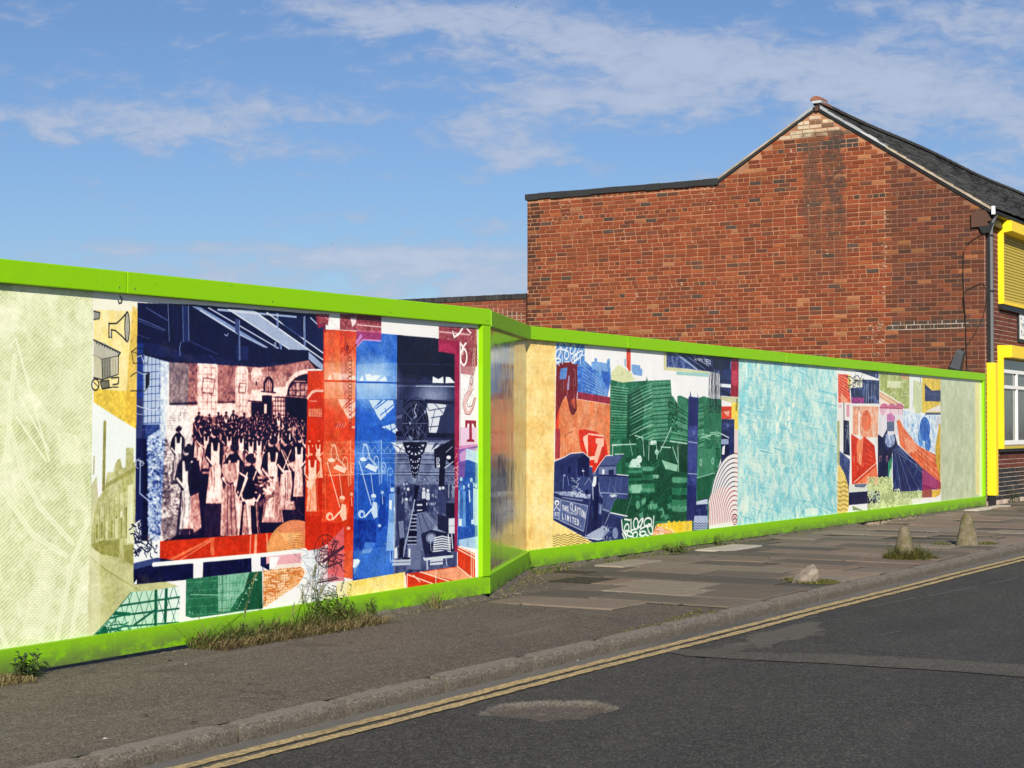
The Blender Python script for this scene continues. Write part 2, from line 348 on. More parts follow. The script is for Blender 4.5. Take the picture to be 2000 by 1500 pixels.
def art_left():
    rng = random.Random(5)
    c = Cv(DL, 3.6, 10.86, 0.0, 2.26, 270, 3, .955)
    # ---------- pale green map panel
    t = c.tone(.55)
    full = [(-2600, 300), (183, 300), (176, 1500), (-2600, 2600)]
    t.grain(full, .50, 60, 1); t.grain(full, .34, 14, 2, 1.0); t.grain(full, .20, 4, 3)
    t.use(0, 900, .32)
    roads = [[(-300, -260), (0, 140), (60, 250), (200, 450), (400, 575)], [(60, -200), (120, 0), (160, 130), (250, 290), (440, 500)],
             [(540, 360), (440, 620), (330, 1180)], [(540, 620), (480, 800), (420, 1180)], [(-400, 500), (-100, 800), (60, 1180)],
             [(90, -640), (60, -300), (40, -40)], [(330, -560), (380, -540), (360, -260)], [(-900, -500), (-500, 0), (-300, 300)], [(-800, 300), (-500, 100), (-200, 150)]]
    for r in roads:
        t.line(r, 34, .92, .8); t.line(r, 16, .5, .55)
    t.use(0, 500, .32)
    for b in [[(60, 560), (95, 500), (300, 1250)], [(100, 980), (280, 1250)], [(120, 860), (300, 1190)]]:
        t.line(b, 14, .95, .8)
    for cx0, cy0, cx1, cy1, wd in ((350, 1090, 420, 1560, 120), (250, 1800, 120, 2350, 130), (390, 700, 390, 930, 60), (-500, 900, -420, 1500, 140)):
        n = 34
        for i in range(n):
            u = i / n; xx, yy = cx0 + (cx1 - cx0) * u, cy0 + (cy1 - cy0) * u
            t.line([(xx, yy), (xx + wd * .5, yy - 8), (xx + wd, yy + 14)], 7, .95, .75)
    t.poly([(300, 1290), (540, 1260), (540, 1330), (470, 1400), (330, 1300)], .2, .45); t.poly([(140, 600), (560, 520), (560, 960), (330, 1000), (200, 820)], .25, .4)
    t.use(0, 0, 1)
    for k in range(-150, 130):
        x0 = k * 8.6
        t.line([(x0, 1330), (x0 + 760, 570)], 2.2, 1.0, .62)
    for k in range(-60, 40):
        t.line([(k * 17 - 300, 560), (k * 17 - 40, 760)], 1.2, 1.0, .25)
    c.duo(full, t, PALE)
    # ---------- narrow yellow/white column
    t = c.tone(.8); reg = [(183, 560), (270, 566), (262, 1260), (170, 1275)]
    t.grain(reg, .22, 24, 11, .4); t.grain(reg, .12, 4, 12)
    c.use(0, 500, .32)
    c.duo([(572, 240), (870, 290), (835, 830), (570, 820)], t, YELL)
    c.poly([(572, 240), (870, 282), (840, 340), (700, 330), (572, 330)], (244, 246, 238), .8)
    c.poly([(572, 810), (838, 830), (838, 1060), (572, 900)], (238, 205, 78)); c.poly([(810, 300), (845, 330), (838, 1060), (760, 1000)], (226, 184, 62), .7)
    c.poly([(572, 893), (834, 1062), (834, 1340), (556, 1400)], (240, 247, 243))
    # horn, wagon, bucket, box
    K = (20, 24, 36)
    c.line([(665, 410), (665, 495), (682, 497), (680, 450)], 9, K); c.line([(665, 412), (710, 412), (740, 385), (775, 345)], 9, K); c.line([(680, 450), (705, 455), (745, 490), (772, 520)], 9, K)
    c.ring(776, 432, 14, 92, 8, K); c.ell(776, 432, 9, 84, (170, 170, 160)); c.line([(676, 460), (674, 495)], 8, (210, 210, 200))
    c.poly([(572, 330), (610, 340), (608, 380), (572, 385)], (150, 150, 140)); c.line([(572, 338), (610, 345), (606, 383), (572, 388)], 6, K)
    c.poly([(572, 512), (640, 530), (735, 590), (722, 610), (625, 632), (572, 600)], (190, 188, 170)); c.line([(572, 512), (735, 590), (722, 612), (622, 632), (572, 605)], 8, K)
    c.poly([(572, 600), (622, 632), (722, 612), (720, 720), (625, 755), (572, 740)], (205, 200, 170)); c.poly([(625, 632), (676, 622), (680, 735), (627, 752)], (110, 110, 100), .7)
    for x in (640, 655, 668, 690, 705): c.line([(x, 630), (x, 745)], 3, K, .6)
    c.line([(622, 632), (626, 755), (722, 722), (724, 600)], 6, K); c.line([(572, 742), (626, 756)], 8, K)
    for k in range(9): c.line([(590 + k * 16, 528 + k * 7), (590 + k * 16, 534 + k * 7)], 6, K)
    c.ring(582, 785, 22, 34, 9, K); c.line([(572, 770), (604, 800)], 5, K); c.poly([(610, 765), (665, 760), (668, 800), (620, 812)], (120, 118, 100)); c.line([(610, 765), (665, 758), (668, 800), (625, 812), (610, 765)], 6, K); c.line([(625, 812), (690, 800), (722, 800)], 6, K); c.line([(680, 745), (725, 740), (722, 780), (690, 785)], 8, K)
    c.line([(732, 245), (745, 262), (742, 285), (728, 290), (722, 275)], 9, K)
    # terrace houses and chimney
    t = c.tone(.62); t.grain(reg, .25, 16, 13); t.grain(reg, .2, 3, 14)
    t.use(0, 500, .32); c.use(0, 500, .32)
    c.line([(640, 1015), (632, 1430)], 24, (150, 148, 78)); c.line([(575, 1225), (572, 1330)], 10, (165, 165, 110))
    c.poly([(556, 1400), (590, 1340), (600, 1500), (556, 1640)], (205, 205, 160))
    hs = [(556, 1720), (560, 1640), (600, 1480), (640, 1420), (655, 1320), (690, 1320), (700, 1280), (720, 1240), (735, 1235), (745, 1290), (765, 1290), (770, 1170), (815, 1170), (815, 1260), (834, 1250), (826, 2010), (560, 2010)]
    t.use(0, 900, .32)
    for k in range(8):
        x = 585 + k * 30; t.poly([(x, 170 + (7 - k) * 26 + 90), (x + 12, 165 + (7 - k) * 26 + 90), (x + 10, 230 + (7 - k) * 22 + 90), (x, 235 + (7 - k) * 22 + 90)], .98 if k % 2 else .2)
        t.line([(x - 6, 150 + (7 - k) * 22), (x - 8, 520)], 5, .3)
        t.poly([(x, 330 + (7 - k) * 8), (x + 13, 328 + (7 - k) * 8), (x + 11, 470), (x, 472)], .9 if k in (2, 4, 7) else .15, .8)
    t.poly([(556, 190), (834, 30), (834, 60), (556, 215)], .2, .6)
    t.poly([(560, 510), (640, 480), (640, 560), (600, 580)], .1, .7); t.poly([(610, 490), (730, 480), (728, 590), (620, 570)], .12, .7); t.poly([(755, 515), (815, 510), (812, 640), (755, 600)], .12, .7)
    t.poly([(780, 150), (815, 140), (815, 500), (775, 505)], .97, .8)
    c.duo(hs, t, OLIV)
    t = c.tone(.66); t.grain(reg, .16, 30, 15); t.grain(reg, .12, 3, 16); t.use(0, 900, .32); c.use(0, 900, .32)
    t.line([(545, 580), (640, 660), (850, 790)], 9, .2, .7); t.poly([(545, 590), (850, 800), (850, 600), (545, 510)], .8, .3)
    c.duo([(548, 520), (600, 560), (815, 660), (1100, 770), (800, 1000), (530, 1120)], t, OLIV)
    c.poly([(548, 520), (610, 560), (612, 1095), (530, 1115)], (244, 246, 215), .35)
    # ---------- white base of the collage is already there; green truss triangle
    tri = [(524, 1114), (655, 975), (800, 800), (945, 788), (1100, 765), (1092, 1012), (820, 1056)]
    c.poly(tri, (196, 232, 205)); c.poly([(970, 785), (1100, 765), (1092, 1012), (965, 1038)], (236, 246, 240), .8)
    cl = c.mask(tri); c.clip = cl
    G = (10, 92, 66)
    for k in range(-4, 12):
        c.line([(520 + k * 60, 1140), (640 + k * 60, 760)], 5, G, .8); c.line([(520 + k * 60, 760), (640 + k * 60, 1140)], 5, G, .8)
    for y0, y1, w in ((940, 900, 12), (880, 830, 12), (1010, 985, 10), (1070, 1040, 8)): c.line([(500, y0 + 60), (760, y0), (1100, y1)], w, G)
    c.line([(952, 760), (948, 1060)], 24, G); c.line([(1016, 770), (1008, 975)], 26, G); c.line([(700, 930), (790, 935)], 22, G); c.line([(820, 1000), (960, 900)], 14, G)
    c.line([(524, 1114), (655, 975), (800, 800)], 10, G); c.line([(560, 1110), (640, 1030), (650, 1090)], 40, G); scribble(c, 560, 960, 260, 140, 26, 5, G, rng)
    c.clip = None
    # ---------- the big picture: mill girls
    t = c.tone(.5); big = [(60, 30), (2020, 120), (2020, 2700), (0, 2800)]
    t.use(255, 580, .19)
    t.rect(0, 0, 2000, 1500, .5); t.rect(60, 640, 300, 1500, .75)
    t.grain([(60, 0), (2000, 0), (2000, 1500), (60, 1500)], .10, 22, 21); t.grain([(60, 0), (2000, 0), (2000, 1500), (60, 1500)], .07, 3, 22)
    # walls and windows
    t.poly([(400, 860), (590, 830), (590, 1090), (400, 1095)], .50, .6); t.poly([(895, 880), (1070, 900), (1070, 1080), (890, 1085)], .5, .5)
    t.rect(395, 1115, 690, 1500, 1.06); t.rect(890, 1095, 1075, 1260, 1.08); t.rect(1080, 1000, 1240, 1240, .8)
    t.poly([(1210, 780), (1600, 760), (1590, 1100), (1210, 1060)], .7, .5); t.poly([(1240, 960), (1600, 920), (1590, 1060), (1240, 1070)], 1.0, .85)
    for row in range(11):
        y = 1130 + row * 24; t.line([(395, y), (690, y - 6)], 4, .62); t.line([(890, y - 18), (1075, y - 22)], 3, .7)
        for k in range(7): t.line([(405 + k * 44 + (row % 2) * 20, y), (405 + k * 44 + (row % 2) * 20, y + 22)], 4, .62)
    t.line([(400, 1100), (686, 1090)], 20, .15); t.line([(890, 1085), (1066, 1078)], 12, .25); t.line([(1200, 1068), (1340, 1076)], 10, .1)
    t.rect(690, 680, 892, 1230, .93); t.poly([(1078, 760), (1110, 708), (1160, 700), (1205, 745), (1200, 1200), (1078, 1200)], .93)
    for k in range(5): t.line([(700 + k * 44, 690), (700 + k * 44, 1220)], 5, .45)
    for k in range(8): t.line([(692, 720 + k * 72), (888, 730 + k * 70)], 5, .45)
    for k in range(4): t.line([(1090 + k * 32, 770), (1090 + k * 32, 1190)], 5, .45)
    for k in range(7): t.line([(1080, 790 + k * 66), (1196, 795 + k * 66)], 5, .45)
    t.line([(750, 832), (865, 846), (848, 992), (730, 984), (750, 832)], 9, .2); t.line([(1120, 885), (1190, 890), (1178, 985), (1108, 978), (1120, 885)], 8, .25)
    t.line([(1085, 740), (1120, 700), (1170, 705), (1205, 750)], 12, .75); t.line([(690, 684), (890, 700)], 10, .95); t.line([(890, 690), (890, 1220)], 12, .97)
    # left bluish window column
    t.poly([(140, 600), (310, 640), (305, 1300), (130, 1310)], .80); t.rect(308, 640, 395, 1500, .92); t.line([(388, 640), (392, 1300)], 12, 1.0)
    for k in range(5): t.line([(140 + k * 40, 610), (135 + k * 40, 1300)], 6, .25)
    for k in range(9): t.line([(130, 700 + k * 75), (310, 690 + k * 75)], 6, .25)
    t.rect(120, 1310, 305, 1700, .38)
    for row in range(8): t.line([(125, 1330 + row * 26), (300, 1325 + row * 26)], 5, .12)
    # dark roof
    roof = [(60, 30), (2010, 130), (1990, 760), (1900, 740), (1830, 650), (1560, 700), (1330, 722), (1000, 700), (880, 690), (690, 680), (400, 670), (150, 600), (60, 460)]
    t.poly(roof, .06); t.clip = t.mask(roof)
    t.poly([(80, 460), (270, 480), (520, 560), (700, 660), (500, 640), (150, 590)], .28, .6); t.poly([(600, 590), (880, 600), (1200, 700), (900, 700), (620, 660)], .2, .6)
    t.poly([(1080, 500), (1215, 510), (1210, 650), (1090, 640)], .26); t.poly([(1440, 680), (1700, 640), (1830, 760), (1500, 740)], .25)
    t.line([(80, 220), (200, 270), (360, 340)], 10, .55); t.line([(80, 245), (340, 350)], 6, .6); t.line([(160, 110), (380, 240)], 14, .45); t.line([(385, 70), (398, 450)], 10, .6)
    t.rect(530, 80, 600, 460, .3); t.line([(535, 80), (545, 460)], 12, .5); t.line([(595, 90), (600, 450)], 7, .75); t.line([(600, 450), (900, 590)], 8, .45); t.line([(80, 390), (200, 430)], 7, .5); t.line([(480, 90), (485, 440)], 5, .3)
    t.line([(440, 60), (450, 440)], 5, .25)
    t.poly([(620, 90), (720, 105), (1120, 340), (1420, 520), (1370, 520), (1100, 385)], .62); t.line([(720, 140), (1100, 375)], 14, .9); t.line([(800, 110), (1520, 528)], 13, .88); t.line([(1130, 390), (1400, 520)], 10, .8)
    t.poly([(985, 120), (1260, 130), (1840, 548), (1630, 540)], .74); t.line([(1010, 130), (1630, 535)], 12, .95); t.line([(1290, 160), (1985, 650)], 14, .97); t.line([(1400, 160), (1985, 580)], 14, .97); t.line([(1850, 215), (1985, 340)], 16, .8)
    t.poly([(1830, 560), (1985, 700), (1985, 760), (1900, 700), (1830, 640)], .72)
    t.poly([(1075, 220), (1120, 230), (1128, 660), (1108, 660), (1104, 380), (1075, 360)], .42); t.line([(1120, 240), (1124, 640)], 8, .7)
    for x, y0, y1 in ((1512, 170, 320), (1790, 205, 500), (1490, 470, 520), (1545, 480, 530)): t.line([(x, y0), (x + 2, y1)], 22, .62); t.line([(x - 12, y0), (x - 10, y1)], 5, .97)
    t.poly([(1520, 210), (1760, 215), (1765, 420), (1640, 360), (1530, 240)], .2, .7); t.poly([(1810, 230), (1985, 320), (1985, 570), (1810, 450)], .2, .7)
    t.poly([(1540, 550), (1830, 560), (1820, 650), (1500, 690)], .03); t.line([(900, 130), (1700, 205)], 22, .9, .8)
    t.line([(968, 385), (990, 400), (1003, 375)], 10, .8); t.line([(520, 460), (505, 520), (510, 600)], 8, .7); t.line([(1265, 680), (1275, 720)], 8, .6)
    t.line([(820, 605), (850, 630), (875, 690)], 22, .35); t.line([(1320, 520), (1325, 620), (1360, 700)], 5, .4)
    t.clip = None
    # globe lamp, arches, doors
    t.ell(1292, 800, 52, 74, .72); t.ring(1292, 800, 52, 74, 7, .95); scribble(t, 1255, 745, 80, 110, 10, 4, .95, rng); t.line([(1292, 875), (1292, 900)], 18, .1)
    t.line([(1420, 670), (1420, 820)], 7, .1)
    t.poly([(1365, 975), (1365, 880), (1390, 830), (1420, 815), (1450, 835), (1470, 880), (1470, 985)], .08); t.poly([(1385, 970), (1385, 890), (1420, 835), (1452, 890), (1450, 975)], .66)
    for x in (1400, 1418, 1436): t.line([(x, 850), (x, 980)], 6, .1)
    t.line([(1340, 970), (1495, 985)], 16, .2); t.rect(1350, 1010, 1452, 1260, .05); t.rect(1240, 1085, 1350, 1240, .1); t.rect(1372, 1100, 1400, 1200, .8); t.rect(1465, 1030, 1590, 1240, .85)
    for x in (1490, 1515, 1545, 1575): t.line([(x, 1035), (x, 1240)], 7, .08)
    for y in (1070, 1120, 1170, 1215): t.line([(1465, y), (1590, y)], 6, .08)
    t.line([(1462, 1028), (1590, 1032), (1590, 1240)], 10, .08)
    th = np.linspace(math.pi, math.pi * 1.62, 14); arc = [(1830 + 235 * math.cos(a), 990 + 225 * math.sin(a)) for a in th]
    t.poly(arc + [(1830, 770), (1830, 1500), (1595, 1500)], .04); t.line([(x, y) for x, y in arc], 46, .9)
    for i in range(13): t.line([arc[i], (arc[i][0] * .985 + 1830 * .015, arc[i][1] * .97 + 990 * .03)], 4, .5)
    t.poly([(1630, 1010), (1640, 940), (1690, 880), (1820, 890), (1820, 1020)], .6); t.grain([(1630, 880), (1820, 880), (1820, 1020), (1630, 1020)], .35, 6, 31)
    for x in (1660, 1700, 1745, 1790): t.line([(x, 880), (x, 1020)], 7, .05)
    t.line([(1600, 1020), (1820, 1035)], 10, .8); t.line([(1640, 960), (1820, 960)], 6, .05); t.line([(1680, 865), (1800, 868)], 12, .75)
    # lower half in frame B
    t.use(255, 800, .19)
    t.poly([(60, 300), (2000, 150), (2000, 1500), (60, 1500)], .07)
    t.poly([(300, 150), (660, 100), (640, 260), (560, 300), (400, 330), (300, 300)], 1.0)
    for row in range(7): t.line([(310, 40 + row * 26), (660, 30 + row * 24)], 4, .6)
    t.poly([(760, 1000), (930, 900), (930, 1290), (760, 1310)], .25, .6)
    t.poly([(180, 280), (300, 200), (400, 330), (450, 380), (500, 600), (600, 820), (660, 1100), (330, 1360), (180, 1380)], .78)
    for k in range(1500):       # heaps of finished goods on the long table
        v = rng.random(); y = 280 + v * 1000; x = rng.uniform(180, 360 + v * 320)
        if y > 1150 and x > 560: continue
        tn = rng.choice((.25, .6, .8, .92, .98, .98)); t.ell(x, y, rng.uniform(10, 24), rng.uniform(7, 15), tn, .85, rng.uniform(-1, 1), n=7)
        t.line([(x - 13, y + 8), (x + 11, y + 12)], 5, .12, .45)
    t.poly([(300, 560), (380, 570), (410, 850), (420, 1050), (340, 1000), (300, 760)], .15, .5)
    for k in range(60): t.ell(rng.uniform(310, 420), rng.uniform(560, 1080), 11, 9, rng.choice((.6, .8)), .9, n=7)
    t.poly([(330, 1320), (660, 1100), (660, 1140), (400, 1340)], .5); t.poly([(300, 1130), (420, 1090), (600, 1050), (640, 1110), (330, 1310)], .35, .6); t.line([(340, 1330), (665, 1125)], 14, .7)
    t.poly([(400, 310), (620, 260), (650, 300), (630, 380), (440, 400)], .93, .9)
    heads = [(700, 40, 260), (808, 62, 250), (905, 40, 260), (980, 35, 260), (1055, 22, 280), (1165, 50, 270), (1300, 20, 260), (1350, 45, 250), (1262, 75, 250), (1410, 60, 250), (1475, 75, 250), (1520, 50, 250), (1575, 95, 260), (1625, 30, 260), (1680, 75, 270), (1770, 100, 320), (1730, 160, 260)]
    heads += [(1130, 100, 300), (1240, 120, 280), (1320, 110, 260), (690, 105, 420), (980, 155, 330), (1355, 150, 300), (1385, 110, 260), (1230, 170, 300), (1510, 190, 300), (1600, 200, 340), (1710, 240, 380)]
    heads += [(735, 155, 480), (1055, 160, 440), (800, 190, 470), (1145, 215, 420), (1465, 195, 380), (1320, 265, 420), (1210, 280, 400), (1600, 290, 420), (1790, 250, 420), (1400, 260, 380)]
    for k in range(34): heads.append((rng.uniform(660, 1790), rng.uniform(70, 170), rng.uniform(240, 300)))
    for k in range(16): heads.append((rng.uniform(760, 1780), rng.uniform(170, 290), rng.uniform(330, 420)))
    heads.sort(key=lambda q: q[1] + q[2] * .5)
    for i, (x, y, h) in enumerate(heads):
        woman(t, x, y, h, rng)
    woman(t, 490, 205, 560, rng, False)
    for k in range(46): t.ell(rng.uniform(890, 1020), rng.uniform(370, 500), 15, 12, rng.choice((.55, .75, .9)), .9, n=7)
    woman(t, 870, 245, 720, rng, False); woman(t, 1460, 330, 830, rng, False); woman(t, 1600, 330, 700, rng, True); woman(t, 1730, 300, 640, rng, False)
    woman(t, 1060, 400, 900, rng, False)
    t.poly([(950, 560), (1090, 540), (1100, 700), (1060, 760), (980, 750), (930, 620)], .68); t.poly([(985, 760), (1060, 755), (1110, 1290), (920, 1300), (935, 900)], .6)
    for x in (960, 1000, 1030, 1060): t.line([(x, 780), (x + (x - 1010) * .6, 1290)], 12, .15 if x % 3 else .9, .7)
    t.line([(985, 742), (1020, 765), (1058, 755)], 12, .03)
    woman(t, 585, 415, 870, rng, False); t.poly([(590, 560), (700, 520), (720, 650), (690, 900), (620, 950), (590, 760)], .08); t.poly([(600, 900), (700, 850), (730, 1210), (650, 1270), (630, 1100)], .62)
    woman(t, 1225, 520, 960, rng, True); t.poly([(1110, 640), (1250, 620), (1270, 900), (1190, 930), (1110, 880)], .03); t.line([(1120, 650), (1200, 700), (1140, 860), (1150, 940)], 20, .97); t.line([(1200, 650), (1120, 900)], 20, .97)
    t.poly([(1160, 930), (1280, 910), (1270, 990), (1210, 980)], .9); t.poly([(1205, 950), (1250, 1290), (1215, 1290), (1190, 960)], .85)
    # market basket / meat table on the right
    for k in range(70): t.ell(rng.uniform(1290, 1470), rng.uniform(680, 900), rng.uniform(10, 26), rng.uniform(8, 14), rng.choice((.3, .6, .85, .12)), .9, rng.uniform(-1, 1), n=8)
    t.poly([(1300, 960), (1490, 820), (1500, 850), (1330, 1010)], .4); t.line([(1370, 820), (1440, 860)], 26, .85); t.line([(1300, 940), (1330, 880)], 26, .88)
    t.poly([(1610, 560), (1740, 500), (1730, 590), (1680, 640)], .75); t.line([(1570, 420), (1640, 560), (1700, 600)], 12, .9)
    t.rect(1480, 740, 1530, 1140, .62); scribble(t, 1600, 980, 140, 150, 14, 5, .35, rng)
    t.use(0, 0, 1); t.a[..., 0] = soften(t.a[..., 0], t.mask([(310, 700), (605, 712), (600, 1062), (262, 1066), (275, 830), (310, 830)]), 5)
    q_ = t.mask([(262, 790), (605, 770), (600, 1062), (262, 1066)]); t.a[..., 0] += q_ * (np.clip((t.a[..., 0] - .45) * 1.08 + .42, 0, 1) - t.a[..., 0])
    c.use(255, 580, .19)
    photo = [(72, 60), (640, 78), (2010, 185), (1985, 740), (1826, 740), (1800, 2430), (200, 2520), (45, 2530)]
    c.duo(photo, t, PINK)
    c.duo([(72, 60), (400, 78), (1200, 120), (2010, 185), (1990, 770), (1830, 640), (1560, 690), (1330, 722), (880, 690), (400, 668), (310, 2400), (45, 2530)], t, NAVY)
    c.duo([(300, 640), (392, 668), (600, 690), (590, 1115), (640, 1500), (640, 1900), (600, 2300), (480, 2480), (190, 2520), (300, 1500)], t, [(0, (10, 12, 40)), (.5, (125, 118, 130)), (.8, (226, 222, 222)), (1, (252, 252, 250))], .72)
    c.duo([(125, 600), (392, 668), (305, 2510), (190, 2520)], t, BLUW, .9)
    c.poly([(70, 400), (130, 420), (126, 2440), (48, 2450)], (14, 22, 80), .8)
    c.poly([(72, 470), (130, 480), (130, 1040), (66, 1040)], (22, 52, 140), .9)
    # bucket and box drawn over both
    c.line([(10, 560), (30, 680), (175, 680), (185, 590), (160, 540), (60, 525), (10, 560)], 9, K, .9); c.line([(10, 560), (90, 590), (185, 575)], 7, K)
    c.line([(60, 620), (110, 600), (135, 680)], 8, (225, 230, 225)); c.line([(0, 820), (20, 800), (60, 775), (195, 780), (190, 900), (150, 965), (0, 965)], 9, K); c.poly([(150, 800), (195, 780), (190, 900), (150, 960)], (16, 20, 36)); c.line([(70, 770), (150, 800), (150, 960)], 8, (200, 215, 230))
    c.line([(66, 1118), (130, 1140), (250, 1160), (290, 1120), (285, 1060), (300, 1040)], 9, (225, 232, 240)); c.line([(60, 1200), (125, 1210)], 6, (200, 212, 230))
    c.use(255, 800, .19); c.line([(100, 520), (95, 860), (180, 930)], 14, (160, 180, 215)); scribble(c, 50, 500, 60, 80, 10, 6, (190, 205, 225), rng)
    # paper litter under the picture
    c.poly([(40, 1170), (105, 1130), (110, 1350), (300, 1350), (290, 1560), (30, 1640)], (242, 246, 244)); scribble(c, 35, 1190, 70, 300, 26, 13, (14, 20, 60), rng); scribble(c, 100, 1370, 180, 110, 20, 11, (14, 20, 60), rng)
    # ---------- red strip under the picture
    c.duo([(295, 1355), (900, 1308), (1500, 1262), (1480, 1500), (1400, 1515), (290, 1590)], t, RED)
    t2 = c.tone(.15); t2.use(255, 800, .19)
    for a, b, w, v in (((340, 1580), (850, 1320), 30, .55), ((420, 1600), (860, 1330), 8, .8), ((840, 1320), (840, 1460), 60, .5), ((1235, 1290), (1225, 1510), 10, .9), ((1290, 1285), (1280, 1505), 40, .75), ((1400, 1280), (1410, 1500), 28, .7)): t2.line([a, b], w, v)
    t2.line([(840, 1440), (845, 1470)], 60, .6); t2.grain([(290, 1340), (1500, 1250), (1500, 1600), (290, 1600)], .12, 14, 41); t2.grain([(290, 1340), (480, 1330), (480, 1600), (290, 1600)], .25, 4, 42)
    c.duo([(295, 1355), (900, 1308), (1500, 1262), (1480, 1500), (1400, 1515), (290, 1590)], t2, RED)
    c.line([(290, 1350), (285, 1600), (1500, 1505), (1960, 1440)], 34, (244, 248, 246)) 
    # navy bars
    c.use(0, 900, .32)
    t3 = c.tone(.06); t3.use(0, 900, .32); t3.grain([(800, 560), (1700, 560), (1700, 760), (800, 780)], .08, 10, 43)
    t3.poly([(815, 620), (980, 585), (980, 620), (815, 665)], .5, .8); t3.grain([(1450, 580), (1640, 570), (1640, 700), (1450, 700)], .3, 8, 44)
    c.duo([(815, 625), (960, 590), (1180, 628), (1180, 722), (815, 755)], t3, NAVY); c.duo([(1240, 618), (1535, 592), (1535, 680), (1237, 712)], t3, NAVY)
    c.duo([(1590, 588), (1720, 580), (1660, 615), (1690, 650), (1640, 668), (1590, 640)], t3, NAVY)
    c.poly([(812, 755), (835, 722), (835, 752)], (244, 248, 246))
    # green hall with lamps
    t4 = c.tone(.42); t4.use(340, 1050, .2); hall = [(118, 405), (860, 325), (865, 690), (180, 785), (112, 765)]
    t4.poly([(430, 360), (860, 325), (640, 560), (540, 720), (430, 720)], .8, .8); t4.poly([(740, 335), (860, 325), (860, 690), (590, 710), (680, 520)], .22)
    t4.grain(hall, .12, 18, 45); t4.grain(hall, .08, 3, 46)
    for k in range(9): t4.line([(440 + k * 36, 360), (470 + k * 20, 720)], 4, .35, .8)
    for k in range(9): t4.line([(120, 440 + k * 40), (650, 400 + k * 40)], 4, .3 if k % 2 else .75, .6)
    t4.line([(160, 555), (640, 565)], 8, .8); t4.line([(470, 370), (470, 740)], 10, .2, .7)
    for x, y, r in ((793, 405, 28), (737, 490, 22), (702, 540, 18), (672, 600, 15), (732, 628, 14), (650, 635, 13), (637, 665, 12), (617, 692, 12), (150, 730, 14), (180, 740, 10)):
        t4.line([(x, y - r * 1.5), (x, y)], 5, .8); t4.poly([(x - r, y + r * .4), (x, y - r * .4), (x + r, y + r * .4)], .85)
    for x in (740, 775, 800, 830, 855): t4.line([(x, 560 - (x - 740) * 1.2), (x, 700)], 7, .03)
    c.use(340, 1050, .2); c.duo(hall, t4, GREEN)
    # orange net, egg, white frame
    t5 = c.tone(.85); t5.use(340, 1050, .2); net = [(870, 320), (1230, 280), (1290, 330), (1210, 460), (870, 690)]
    t5.clip = t5.mask([(800, 100), (1500, -60), (1500, 700), (800, 800)])
    for k in range(16): t5.line([(880 + k * 24, 300), (870 + k * 22, 700)], 6, .25, .8); t5.line([(870, 330 + k * 26), (1230, 290 + k * 24)], 6, .3, .8)
    scribble(t5, 870, 300, 160, 340, 34, 8, .05, rng); scribble(t5, 1100, 280, 130, 160, 16, 8, .05, rng)
    for a0 in range(12): t5.line([(1125 + a0 * 8, 320), (1130 + a0 * 8, 520)], 4, .1)
    c.duo(net, t5, ORNG)
    c.use(0, 900, .32)
    eg = np.linspace(0, 2 * math.pi, 40); egg = [(1805 + 178 * math.cos(a), 565 + (205 if math.sin(a) < 0 else 120) * math.sin(a)) for a in eg]
    t6 = c.tone(.22); t6.use(0, 900, .32)
    for k in range(40):
        t6.ring(1760 + k * 3, 700 - k * 2, 12 + k * 12, 16 + k * 13, 5, .9, .62, 0.2)
    t6.poly([(1700, 440), (1830, 440), (1770, 510)], .8, .4)
    c.clip = c.mask([(1500, 330), (2100, 330), (2100, 545), (1500, 580)])
    c.duo(egg, t6, ORNG); c.duo([(1690, 300), (2000, 300), (2000, 560), (1930, 560), (1800, 430), (1700, 436)], t6, [(0, (225, 110, 100)), (1, (255, 225, 205))], .0)
    c.clip = c.mask(egg) * c.mask([(1500, 330), (2100, 330), (2100, 545), (1500, 580)])
    c.poly([(1840, 340), (2000, 340), (2000, 560), (1840, 560)], (220, 90, 80), .25); c.poly([(1700, 350), (1900, 350), (1900, 430), (1700, 440)], (215, 90, 95), .3)
    c.clip = None
    c.use(340, 1050, .2)
    pk = [(900, 185), (1240, 150), (1240, 285), (990, 300), (985, 230), (900, 260)]
    t7 = c.tone(.55); t7.use(340, 1050, .2)
    for k in range(34): t7.ring(900 + k * 6, 420 - k * 2, 10 + k * 14, 14 + k * 15, 6, .95, .8)
    c.duo(pk, t7, [(0, (205, 75, 95)), (1, (255, 232, 232))])
    c.poly([(930, 190), (1030, 185), (985, 300), (930, 310)], (245, 248, 246)); c.poly([(990, 265), (1240, 245), (1240, 285), (990, 300)], (245, 240, 225), .85)
    c.line([(880, 180), (860, 260), (870, 320)], 10, (20, 26, 80)); c.poly([(845, 190), (890, 195), (880, 240), (850, 215)], (20, 26, 80))
    c.line([(-200, 262), (900, 165), (1440, 105)], 40, (245, 249, 246))
    # ---------- factory hall: one tone picture printed in red, blue and navy
    t = c.tone(.1); t.use(590, 600, .18)
    hallp = [(560, 240), (1700, 240), (1700, 2960), (540, 3000)]
    t.poly([(590, 280), (1030, 290), (1030, 620), (590, 620)], .42); t.poly([(1030, 290), (1700, 330), (1700, 760), (1030, 720)], .05); t.poly([(590, 620), (1030, 600), (1030, 1000), (590, 1000)], .55)
    t.poly([(1030, 760), (1700, 830), (1700, 1060), (1030, 1000)], .18); t.poly([(590, 1000), (1700, 1020), (1700, 1500), (590, 1500)], .38); t.poly([(1030, 1000), (1700, 1020), (1700, 1500), (1030, 1500)], .22)
    t.grain([(560, 240), (1040, 240), (1040, 1500), (560, 1500)], .16, 34, 51); t.grain([(560, 240), (1700, 240), (1700, 1500), (560, 1500)], .05, 3, 52)
